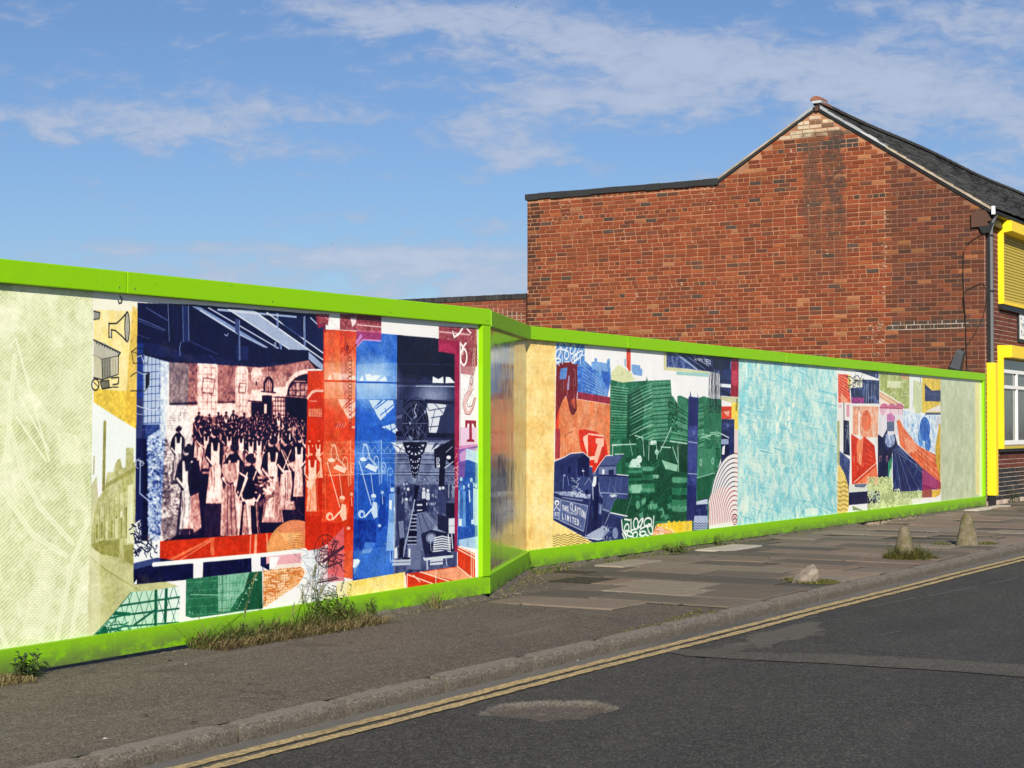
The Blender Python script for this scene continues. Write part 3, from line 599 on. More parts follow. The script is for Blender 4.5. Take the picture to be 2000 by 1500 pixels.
    for i in range(18): t.ell(780, 830, 330 - i * 17, 340 - i * 18, .97, .055, n=24); t.ell(1420, 955, 270 - i * 13, 180 - i * 9, .8, .05, n=24)
    W = .98
    for p in ([(620, 800), (650, 740), (660, 750), (665, 800)], [(685, 730), (740, 725), (760, 750), (790, 735), (860, 740), (800, 800), (700, 800)], [(820, 800), (900, 750), (925, 800)], [(1415, 825), (1418, 750), (1480, 780), (1530, 752), (1535, 825)], [(1556, 825), (1560, 755), (1605, 760), (1660, 820)]): t.poly(p, W)
    t.poly([(915, 745), (980, 750), (985, 800), (925, 800)], .6, .8); t.poly([(1240, 820), (1340, 750), (1400, 820)], .22)
    t.line([(590, 812), (1700, 835)], 16, .12, .8); t.line([(590, 850), (1700, 860)], 5, .8, .6); t.line([(1235, 855), (1690, 862)], 8, .85); t.line([(590, 605), (1700, 625)], 4, .6, .5); t.line([(590, 965), (1700, 985)], 4, .6, .4)
    for p in ([(725, 1005), (850, 1008), (770, 1100)], [(780, 1100), (870, 1010), (985, 1010), (1000, 1080), (850, 1230), (810, 1170)], [(1370, 1030), (1565, 1060), (1450, 1380), (1380, 1370), (1350, 1100)], [(860, 1300), (1000, 1260), (1040, 1340), (1090, 1380), (1000, 1370)], [(1180, 1060), (1200, 1040), (1240, 1040), (1230, 1150), (1160, 1150)], [(1280, 1040), (1320, 1060), (1340, 1180), (1260, 1160)]): t.poly(p, .9)
    for a, b in (((800, 1100), (920, 1010)), ((850, 1170), (990, 1060)), ((900, 1100), (930, 1190)), ((820, 1060), (870, 1010)), ((1380, 1120), (1560, 1090)), ((1400, 1200), (1530, 1180)), ((1440, 1120), (1390, 1340)), ((1360, 1300), (1480, 1290)), ((1440, 1050), (1540, 1160)), ((900, 1310), (1000, 1370)), ((960, 1280), (980, 1370)), ((1030, 1300), (960, 1340))): t.line([a, b], 12, .35)
    t.poly([(640, 1270), (860, 1300), (1000, 1380), (1000, 1460), (590, 1260)], .3, .8); t.line([(740, 1280), (1080, 1180)], 40, .42); t.poly([(1030, 1000), (1110, 1010), (1060, 1170), (1030, 1130)], .3)
    t.line([(1340, 1020), (1700, 1040)], 40, .1); t.poly([(1500, 1180), (1700, 1060), (1700, 1480), (1460, 1380)], .22); t.line([(1030, 1370), (1700, 1400)], 50, .04)
    t.poly([(1100, 1000), (1360, 1010), (1340, 1100), (1090, 1090)], .06); t.ell(1225, 1260, 150, 235, .05, 1, n=24)
    for a0 in np.linspace(0, 2 * math.pi, 11)[:-1]: t.line([(1225, 1260), (1225 + 140 * math.cos(a0), 1260 + 220 * math.sin(a0))], 9, .45)
    for r1, r2 in ((150, 235), (132, 212), (100, 160)): t.ring(1225, 1260, r1, r2, 8, .4)
    for k in range(14):
        x, y = rng.uniform(1120, 1330), rng.uniform(1090, 1420); t.poly([(x, y), (x + 30, y + 10), (x + 16, y + 55)], rng.choice((.5, .75)), .7)
    t.line([(1240, 1050), (1215, 1120), (1240, 1180), (1215, 1200)], 14, .7); t.line([(1225, 1220), (1225, 1440)], 20, .01)
    t.ring(1230, 1180, 150, 200, 12, .3, part=(math.pi * 1.1, math.pi * 1.9))
    # lower half, frame D
    t.use(590, 860, .18)
    t.poly([(560, 0), (1700, 0), (1700, 1500), (560, 1500)], .34); t.poly([(1020, 0), (1700, 0), (1700, 480), (1020, 480)], .46)
    t.poly([(560, 0), (1020, 0), (1020, 480), (560, 300)], .45)
    t.grain([(560, 0), (1700, 0), (1700, 1500), (560, 1500)], .16, 26, 53); t.grain([(560, 0), (1700, 0), (1700, 1500), (560, 1500)], .09, 4, 54)
    t.poly([(960, 20), (1120, 30), (1110, 130), (1040, 130)], .95); t.poly([(1340, 30), (1510, 20), (1430, 130), (1330, 130)], .85); t.poly([(1400, 110), (1440, 20), (1500, 20)], .35)
    for a, b in (((960, 30), (1110, 110)), ((1050, 130), (1110, 30)), ((1020, 30), (1080, 130))): t.line([a, b], 7, .2)
    for y, v in ((20, .7), (140, .85), (190, .7), (240, .75), (330, .6), (360, .8)): t.line([(590, y), (1660, y + 6)], 5, v, .75); t.line([(1020, y + 14), (1660, y + 22)], 8, .15, .7)
    for k in range(9): t.line([(720 + k * 34, 60 + (k % 2) * 60), (760 + k * 34, 130 - (k % 2) * 60)], 7, .85, .8)
    t.line([(860, 0), (862, 460)], 20, .8, .7)
    for k in range(420):
        x, y = rng.uniform(560, 1690), rng.uniform(380, 1180); L = rng.uniform(10, 60); a = rng.choice((1.57, 1.4, .1, 2.2, .9)); t.line([(x, y), (x + L * math.cos(a), y + L * math.sin(a))], rng.uniform(3, 9), rng.choice((.02, .1, .25, .7, .9)), .5)
    for k in range(90): x, y = rng.uniform(560, 1690), rng.uniform(420, 900); t.ell(x, y, rng.uniform(5, 14), rng.uniform(8, 20), rng.choice((.05, .8)), .5, n=8)
    # loom with belts
    t.poly([(600, 380), (850, 360), (840, 860), (600, 900)], .28)
    for k in range(26): t.line([(640 + k * 8, 400), (640 + k * 8, 860)], 3, .6 if k % 2 else .1, .7)
    t.line([(620, 230), (750, 700)], 13, .93); t.line([(745, 350), (775, 600)], 11, .9); t.line([(600, 230), (605, 880)], 10, .55); t.line([(635, 370), (850, 360)], 9, .8)
    t.ring(690, 130, 30, 90, 12, .85); t.line([(660, 40), (700, 60), (730, 160), (740, 200), (810, 280)], 16, .85); t.ell(662, 205, 34, 22, .97); t.poly([(680, 290), (720, 250), (820, 290), (800, 345), (740, 320)], .95); t.line([(720, 190), (800, 260)], 12, .9)
    t.ring(805, 240, 26, 70, 12, .85); t.ring(885, 300, 24, 60, 12, .8); t.ring(955, 340, 28, 40, 10, .75); t.line([(830, 240), (840, 480)], 12, .8); t.ring(880, 310, 12, 30, 8, .9)
    for k in range(10): t.line([(870 + k * 14, 360), (880 + k * 13, 500)], 5, rng.choice((.85, .2)), .7)
    # worker with wheel
    t.ell(645, 800, 38, 45, .85); t.ell(650, 806, 18, 24, .3); t.ell(775, 605, 28, 26, .93); t.ell(770, 635, 20, 20, .6); t.poly([(770, 660), (815, 680), (820, 830), (780, 850), (750, 780)], .88); t.line([(770, 730), (680, 830)], 22, .95); t.ring(850, 800, 30, 110, 9, .7, part=(math.pi * 1.1, math.pi * 2.3))
    t.poly([(560, 850), (660, 870), (800, 860), (800, 1110), (740, 1200), (640, 1200), (560, 1120)], .1); t.grain([(560, 850), (820, 850), (820, 1200), (560, 1200)], .22, 9, 55)
    t.ell(870, 565, 16, 20, .8); t.poly([(845, 600), (895, 600), (920, 900), (830, 1000)], .12); t.line([(870, 600), (875, 690)], 12, .9); t.ell(840, 925, 18, 18, .85); t.line([(850, 600), (830, 760)], 8, .4)
    t.poly([(560, 1200), (900, 1150), (990, 1300), (990, 1460), (560, 1500)], .5, .7); t.poly([(690, 1100), (800, 1110), (740, 1220), (640, 1230)], .75, .6)
    t.poly([(558, 1290), (610, 1285), (630, 1310), (580, 1380), (550, 1380)], .98); 
    for k in range(5): t.line([(555, 1460 - k * 16), (625 - k * 8, 1330)], 5, .9, .8)
    # woman in long dress
    t.ell(978, 535, 24, 26, .85); t.poly([(945, 580), (1005, 570), (1015, 760), (1010, 900), (935, 900), (940, 700)], .62); t.poly([(935, 890), (1005, 890), (1005, 1190), (910, 1200)], .68); t.poly([(945, 650), (975, 650), (970, 760), (945, 740)], .97); t.line([(1000, 740), (1050, 860), (1090, 860)], 26, .9)
    for k in range(5): t.line([(940 + k * 14, 900), (920 + k * 18, 1190)], 5, .9, .7)
    t.line([(955, 1200), (960, 1320)], 12, .85); t.line([(985, 1200), (985, 1300)], 12, .8)
    # man, benches, aisle
    t.ell(1040, 545, 30, 45, .15); t.poly([(1010, 600), (1100, 620), (1115, 760), (1110, 1060), (1040, 1060), (1010, 760)], .25); t.poly([(1045, 880), (1100, 870), (1110, 1050), (1060, 1060)], .5)
    for k in range(26):
        x = rng.uniform(1090, 1190); y = rng.uniform(540, 720); t.line([(x, y), (x + rng.uniform(-15, 15), y + rng.uniform(20, 60))], 9, rng.choice((.05, .8, .95, .1)))
    for x, y in ((1150, 530), (1320, 530), (1365, 545), (1130, 640), (1345, 690), (1270, 665), (1495, 520), (1530, 515), (1660, 515)): t.ell(x, y, 14, 18, .9); t.poly([(x - 18, y + 22), (x + 18, y + 22), (x + 20, y + 100), (x - 20, y + 100)], rng.choice((.85, .5, .2)))
    t.poly([(1200, 660), (1350, 640), (1345, 790), (1225, 790)], .12); t.line([(1250, 700), (1300, 700)], 20, .85); t.line([(1250, 760), (1300, 755)], 12, .9)
    t.poly([(1225, 795), (1345, 770), (1480, 900), (1480, 960), (1300, 1000), (1290, 1400), (1130, 1400), (1150, 1060)], .45)
    t.line([(1260, 800), (1300, 1000)], 7, .1); t.line([(1300, 800), (1380, 980)], 7, .1); t.line([(1345, 800), (1460, 940)], 5, .7)
    for k in range(9): y = 780 + k * 40; t.poly([(1190 - k * 5, y), (1240, y), (1245, y + 22), (1185 - k * 5, y + 24)], .04); t.line([(1180 - k * 5, y + 28), (1240, y + 26)], 6, .85)
    t.poly([(1160, 990), (1250, 990), (1240, 1040), (1150, 1040)], .02)
    t.line([(1245, 500), (1205, 740), (1150, 1000), (1075, 1310)], 22, .58); t.line([(1245, 500), (1205, 740), (1150, 1000), (1090, 1310)], 5, .9); t.poly([(1225, 490), (1275, 490), (1240, 640), (1210, 640)], .03)
    t.poly([(970, 1300), (1180, 1290), (1175, 1350), (975, 1360)], .75); t.line([(975, 1325), (1175, 1320)], 6, .2); t.poly([(1000, 1180), (1030, 1150), (1035, 1280), (1000, 1280)], .9); t.poly([(1155, 1170), (1175, 1180), (1172, 1290), (1155, 1270)], .92)
    t.poly([(1055, 1070), (1110, 1060), (1095, 1270), (1050, 1280)], .06); t.poly([(1080, 1270), (1170, 1270), (1170, 1290), (1080, 1290)], .02)
    # wheel cascade (lower part)
    for k, (y, rx, ry) in enumerate(((30, 130, 110), (90, 110, 100), (180, 72, 95), (250, 60, 85), (320, 48, 60), (370, 34, 45))):
        t.ell(1225, y, rx, ry, .03, 1, n=18, part=(-.1, math.pi + .1)); t.ring(1225, y, rx, ry, 8, .6, part=(.1, math.pi - .1))
        for j in range(5): a0 = .4 + j * .55; t.poly([(1225 + rx * .5 * math.cos(a0), y + ry * .4 * math.sin(a0)), (1225 + rx * .8 * math.cos(a0 + .15), y + ry * .75 * math.sin(a0 + .15)), (1225 + rx * .8 * math.cos(a0 - .2), y + ry * .7 * math.sin(a0 - .2))], .85)
    t.line([(1255, 400), (1200, 560)], 5, .1)
    t.poly([(1430, 100), (1700, -50), (1700, 300), (1600, 250), (1560, 200), (1540, 500), (1480, 500), (1490, 300), (1440, 300)], .03); t.ell(1590, 185, 24, 20, .95); t.line([(1560, 130), (1630, 70)], 8, .8); t.line([(1545, 300), (1640, 230)], 10, .9)
    text(t, 'B', (1460, 235), (1500, 235), 44, 9, .95, .2); text(t, 'B', (1462, 290), (1502, 290), 40, 9, .95, .2); text(t, 'S', (1468, 290), (1500, 290), 12, 8, .95, .2)
    for k in range(5): t.line([(1570 + k * 22, 480), (1570 + k * 22, 620)], 9, .85 if k % 2 else .03)
    t.line([(1505, 540), (1560, 790)], 16, .35); t.poly([(1470, 560), (1540, 560), (1560, 800), (1480, 800)], .3, .8); t.poly([(1560, 680), (1690, 680), (1690, 860), (1560, 830)], .08)
    t.poly([(1585, 850), (1680, 840), (1680, 1010), (1590, 1010)], .88); t.line([(1590, 930), (1680, 925)], 5, .5); t.poly([(1440, 930), (1540, 960), (1590, 1010), (1500, 1060), (1400, 1000)], .6); t.poly([(1470, 800), (1590, 830), (1590, 1010), (1470, 960)], .15)
    t.poly([(1290, 1020), (1400, 970), (1640, 1020), (1690, 1170), (1560, 1240), (1330, 1250)], .12)
    t.ell(1400, 1060, 55, 60, .6); t.ring(1400, 1060, 45, 50, 8, .15); 
    for k in range(7): t.line([(1440 - k * 4, 1060 + k * 24), (1520, 1040 + k * 26), (1610, 1060 + k * 24)], 15, .93); t.line([(1440, 1072 + k * 24), (1610, 1072 + k * 24)], 5, .1)
    for k in range(3): t.line([(1585 + k * 38, 1020), (1600 + k * 34, 1170)], 16, .95); 
    for k in range(4): t.line([(1370 + k * 22, 1100), (1380 + k * 20, 1200)], 8, .85 if k % 2 else .2)
    t.poly([(1310, 1270), (1640, 1245), (1640, 1270), (1325, 1305)], .85); t.poly([(1330, 1240), (1560, 1190), (1640, 1240), (1330, 1275)], .2); t.line([(1355, 1300), (1360, 1390)], 26, .75); t.poly([(1390, 1300), (1530, 1280), (1525, 1345), (1390, 1355)], .85); t.line([(1395, 1325), (1525, 1312)], 8, .1); t.line([(1560, 1280), (1570, 1350)], 20, .7)
    # print it: blue, navy, and shifted copy in red
    c.use(590, 600, .18)
    sft = t.T([(584, 900)])[0, 0] - t.T([(232, 900)])[0, 0]
    ts = c.tone(.3); k = int(round(sft)); ts.a[:, :-k] = t.a[:, k:]
    c.duo([(232, 240), (590, 262), (552, 2945), (540, 2950), (270, 2890), (30, 2600), (62, 690), (228, 690)], ts, RED)
    c.poly([(62, 690), (222, 690), (210, 2000), (40, 2300)], (214, 44, 14), .75)
    c.use(590, 600, .18)
    # red continuation of the picture (arch and girls)
    c.line([(60, 985), (110, 920), (160, 900), (222, 905)], 34, (250, 200, 178)); c.rect(70, 1100, 215, 1180, (240, 150, 115), .8); c.line([(75, 1180), (215, 1185)], 6, (248, 200, 180)); c.line([(80, 1015), (160, 1020)], 7, (248, 200, 180))
    for x in (100, 125, 150, 180, 200): c.line([(x, 1100), (x, 1180)], 5, (200, 40, 12))
    tt = c.tone(.1); tt.use(590, 860, .18); woman(tt, 172, -12, 420, rng, False); woman(tt, 90, -10, 460, rng, False); woman(tt, 110, 120, 700, rng, False); tt.poly([(50, 430), (130, 440), (100, 540), (45, 500)], .9); tt.line([(205, 220), (200, 330), (130, 430)], 30, .8)
    tt.grain([(0, 0), (300, 0), (300, 900), (0, 900)], .15, 8, 61)
    c.use(590, 860, .18); c.duo([(40, 0), (228, 0), (215, 860), (30, 860)], tt, RED)
    # orange tint column and belt marks on the red strip
    c.use(590, 600, .18)
    c.poly([(355, 240), (410, 245), (400, 1400), (355, 1400)], (240, 130, 60), .25); c.rect(60, 700, 222, 900, (222, 60, 20), .6)
    c.poly([(355, 1260), (465, 1255), (465, 1305), (355, 1310)], (190, 50, 40)); 
    for k in range(4): c.line([(372 + k * 26, 1305), (396 + k * 26, 1262)], 9, (235, 150, 120))
    c.use(590, 600, .18)
    c.duo([(590, 262), (1033, 300), (1015, 2955), (548, 2945 + 30)], t, BLUE); c.duo([(1033, 300), (1480, 340), (1690, 370), (1682, 2830), (990, 2925)], t, NV2)
    c.duo([(1005, 1460), (1036, 1460), (1010, 2950), (985, 2950)], t, [(0, (60, 90, 150)), (1, (235, 242, 250))], .6)
    # ---------- maroon ironwork drawings
    tm = c.tone(.45); tm.use(590, 600, .18); tm.grain([(380, 60), (1900, 60), (1900, 900), (380, 900)], .3, 5, 71); tm.line([(600, 190), (860, 215)], 12, .9); tm.line([(600, 150), (860, 170)], 14, .05, .7); tm.line([(1490, 265), (1820, 300)], 12, .9); tm.poly([(600, 90), (860, 110), (860, 140), (600, 130)], .1, .6)
    tm.line([(1560, 240), (1780, 260)], 16, .12, .6)
    c.duo([(410, 70), (860, 95), (860, 265), (410, 245)], tm, MAR)
    c.duo([(1483, 205), (1900, 225), (1900, 700), (1720, 700), (1720, 380), (1700, 370), (1483, 345)], tm, MAR)
    c.poly([(590, 255), (860, 265), (862, 330), (830, 362), (660, 350), (600, 420), (590, 420)], (175, 45, 95), .85); c.line([(600, 420), (660, 352), (855, 365)], 16, (205, 150, 215)); c.line([(590, 390), (640, 310)], 38, (200, 130, 200))
    c.poly([(520, 110), (590, 118), (580, 180), (545, 215)], (244, 225, 228)); c.duo([(150, 70), (295, 75), (280, 200), (235, 170), (165, 200)], tm, MAR); c.line([(165, 80), (180, 215), (235, 190), (250, 260)], 26, (150, 30, 60))
    c.line([(245, 100), (390, 235)], 8, (240, 170, 190)); c.line([(275, 90), (330, 150)], 6, (240, 170, 190)); c.rect(295, 85, 405, 225, (247, 249, 247))
    c.line([(300, 120), (380, 230)], 5, (240, 190, 200))
    # horn on the red strip and chain
    H = (150, 40, 35)
    c.poly([(410, 262), (590, 270), (590, 330), (470, 330), (450, 300), (410, 420)], (190, 40, 40), .45); c.line([(440, 270), (470, 340), (460, 440), (490, 500)], 10, H); c.line([(445, 275), (480, 345), (585, 330)], 14, (215, 80, 45)); c.line([(520, 490), (590, 400)], 12, H); c.ring(490, 440, 32, 55, 10, H); c.ell(490, 440, 18, 36, (130, 25, 30)); c.line([(500, 560), (440, 520), (420, 460)], 8, (240, 140, 110))
    for k in range(20): c.ring(522, 520 + k * 42, 16, 24, 6, (105, 25, 35), .9)
    cl2 = c.mask([(410, 420), (540, 430), (510, 1200), (480, 1200)]); c.clip = cl2; c.grain([(400, 400), (560, 400), (560, 1200), (400, 1200)], .22, 5, 72); c.clip = None
    c.poly([(412, 420), (500, 480), (520, 1150), (480, 1150), (430, 800)], (160, 30, 50), .22)
    # crimson frame on the navy picture, white corner
    c.poly([(1480, 345), (1710, 370), (1700, 2650), (1655, 2650), (1655, 510), (1480, 480)], (158, 28, 72)); c.poly([(1480, 390), (1600, 400), (1680, 470), (1660, 500), (1480, 480)], (190, 50, 95), .6)
    c.poly([(1720, 640), (1905, 640), (1905, 1560), (1712, 1560)], (247, 244, 242)); c.clip = c.mask([(1710, 340), (1905, 340), (1905, 1100), (1710, 1100)]); c.grain([(1700, 500), (1905, 500), (1905, 1100), (1700, 1100)], .12, 6, 73); c.poly([(1720, 560), (1905, 560), (1860, 740), (1720, 720)], (165, 75, 85), .7); c.clip = None
    Wm = (252, 246, 244); D = (110, 25, 45)
    c.line([(1820, 190), (1745, 220), (1700, 290), (1650, 325), (1635, 265)], 26, Wm); c.line([(1760, 200), (1830, 280)], 20, Wm); c.ring(1752, 540, 34, 88, 26, Wm); c.line([(1722, 400), (1745, 430), (1778, 390)], 24, Wm); c.line([(1740, 430), (1740, 500)], 30, Wm); c.ring(1752, 540, 18, 56, 5, D); c.line([(1640, 250), (1632, 300), (1650, 340)], 4, D)
    c.line([(1865, 240), (1890, 380)], 7, D); c.line([(1888, 215), (1890, 400)], 10, (235, 200, 195))
    for k in range(7): c.ring(1868 - k * 4, 480 + k * 48, 12, 27, 8, (240, 215, 205)); c.ring(1868 - k * 4, 480 + k * 48, 16, 30, 3, D, .8)
    c.line([(1835, 820), (1830, 900), (1790, 960), (1760, 1050), (1780, 1140), (1815, 1150), (1850, 1090), (1870, 1000)], 46, (232, 190, 185)); c.line([(1815, 820), (1805, 900), (1762, 960), (1742, 1060), (1770, 1160), (1815, 1165), (1860, 1090), (1885, 985), (1865, 990), (1840, 1070), (1800, 1085), (1785, 1030), (1815, 960), (1855, 890), (1855, 820)], 6, D); c.ring(1835, 800, 16, 40, 7, D)
    c.rect(1712, 1300, 1905, 1560, (222, 170, 215), .55)
    c.poly([(1768, 1225), (1888, 1230), (1888, 1310), (1868, 1300), (1855, 1262), (1840, 1262), (1842, 1430), (1868, 1440), (1868, 1462), (1785, 1460), (1785, 1440), (1812, 1430), (1812, 1262), (1795, 1262), (1788, 1305), (1768, 1310)], (150, 30, 60))
    c.line([(1716, 620), (1712, 2300)], 5, D, .8); scribble(c, 1660, 1520, 60, 420, 26, 9, (240, 190, 200), rng, .8)
    # blue group of people at the right edge
    tp = c.tone(.35); tp.use(590, 860, .18); tp.poly([(1700, 60), (1905, 60), (1905, 480), (1700, 480)], .15); tp.poly([(1710, 140), (1780, 90), (1905, 85), (1905, 250), (1800, 210), (1715, 230)], .85); tp.poly([(1700, 1060), (1905, 980), (1905, 1180), (1700, 1150)], .75)
    tp.poly([(1690, 480), (1905, 480), (1905, 1040), (1690, 1080)], .12)
    for x, y, bt in ((1718, 500, .95), (1752, 510, .5), (1812, 490, .1), (1855, 480, .9), (1885, 490, .8), (1725, 420, .3), (1835, 430, .2)): tp.ell(x, y, 16, 26, .8, n=10); tp.poly([(x - 20, y + 35), (x + 20, y + 35), (x + 22, y + 430), (x - 22, y + 430)], bt)
    tp.line([(1812, 545), (1818, 660)], 22, .97); tp.grain([(1690, 60), (1905, 60), (1905, 1180), (1690, 1180)], .12, 7, 74)
    c.use(590, 860, .18); c.duo([(1700, 100), (1905, 60), (1905, 1180), (1682, 1140)], tp, [(0, (12, 55, 150)), (.5, (95, 150, 215)), (1, (232, 248, 246))])
    c.poly([(1700, 60), (1905, 40), (1905, 120), (1780, 90), (1760, 400), (1690, 400)], (205, 85, 165), .5)
    c.poly([(1880, 80), (1908, 80), (1905, 1200), (1875, 1180)], (200, 235, 210), .5)
    # machine drawing over pink ground
    c.use(340, 1050, .2)
    c.poly([(1500, 60), (1660, -110), (1660, 420), (1410, 440), (1480, 300)], (214, 100, 112), .8); c.poly([(1410, 110), (1500, 60), (1500, 420), (1300, 440), (1280, 150)], (235, 225, 225), .85)
    c.poly([(1270, 130), (1420, 110), (1420, 420), (1290, 420)], (232, 240, 244), .9); scribble(c, 1280, 130, 160, 330, 30, 5, (90, 100, 110), rng, .55); scribble(c, 1290, 430, 260, 190, 34, 5, (70, 80, 70), rng, .6)
    c.ring(1480, 130, 110, 160, 7, INK); c.ring(1500, 150, 80, 130, 5, INK); c.line([(1460, 230), (1655, 90)], 34, (72, 34, 58)); c.line([(1480, 280), (1600, 40), (1560, 30), (1500, 290), (1640, 230)], 12, INK); c.line([(1590, 230), (1640, 290), (1630, 240)], 9, INK); scribble(c, 1440, 100, 150, 180, 34, 7, (80, 30, 50), rng)
    c.line([(1400, 440), (1600, 400)], 12, INK); c.line([(1420, 415), (1590, 385)], 6, INK); c.line([(1560, 280), (1580, 400)], 4, INK)
    for x, y in ((1450, 60), (1500, 55), (1540, 70), (1560, 295), (1545, 370), (1440, 200)): c.ell(x, y, 6, 9, INK)
    # yellow and red bottom blocks
    ty = c.tone(.6); ty.use(340, 1050, .2); ty.grain([(1600, 300), (2400, 300), (2400, 700), (1600, 700)], .3, 12, 75, 2.0); ty.grain([(1600, 300), (2400, 300), (2400, 700), (1600, 700)], .2, 4, 76)
    for k in range(14): ty.line([(1740 + k * 34, 430 - k * 4), (1740 + k * 34, 560 - k * 5)], 4, .2, .4)
    c.duo([(1590, 440), (1690, 425), (1690, 610), (1560, 640)], ty, [(0, (232, 212, 130)), (1, (252, 246, 210))]); c.duo([(1690, 428), (2256, 335), (2256, 520), (1688, 612)], ty, YELL)
    c.poly([(1450, 560), (1600, 545), (1605, 615), (1470, 640)], (222, 226, 180)); c.line([(1480, 570), (1595, 555), (1600, 610), (1480, 632)], 9, INK)
    c.use(560, 850, .26)
    rd = [(895, 1040), (1283, 985), (1283, 832), (1412, 888), (1416, 1086), (900, 1168)]
    tr = c.tone(.25); tr.use(560, 850, .26); tr.grain(rd, .15, 20, 77); tr.poly([(1000, 1030), (1280, 990), (1400, 1080), (1290, 1100)], .85, .8)
    for l in ([(905, 1035), (905, 1165)], [(905, 1045), (1110, 1120)], [(1000, 1025), (1260, 1110)], [(1120, 1010), (1120, 1130)], [(1283, 985), (1400, 1080)], [(1385, 870), (1385, 1080)], [(1400, 870), (1400, 1080)], [(1283, 835), (1415, 900)], [(1283, 855), (1415, 925)], [(950, 1050), (1000, 1100)]): tr.line(l, 9, .98)
    c.duo(rd, tr, RED); c.line([(880, 1040), (890, 1160)], 10, (250, 246, 225))
    c.use(0, 0, 1)
    return finish(c, 17)
# ------------------------------------------------------------------ print on the far hoarding
def curls(c, x, y, w, h, n, lw, col, rng, a=1.0, cell=None):
    """leafy scroll ornament: teardrop loops on stalks"""
    for k in range(n):
        cx, cy = x + rng.random() * w, y + rng.random() * h; r = rng.uniform(.6, 1.3) * (cell or w * .12); an = rng.uniform(-.5, .5)
        c.ring(cx, cy, r * .45, r, lw, col, a, an, n=10)
        c.line([(cx, cy + r), (cx + r * .5 * math.sin(an * 4), cy + r * 2.2)], lw, col, a)

def waves(c, x0, x1, y, n, dy, amp, per, lw, col, slope=0.0, cut=None):
    for i in range(n):
        xe = x1 if cut is None else x1 + cut * i
        xs = np.linspace(x0, xe, 30)
        c.line([(x, y + i * dy + amp * math.sin((x - x0) / per * 2 * math.pi) + slope * (x - x0)) for x in xs], lw, col)

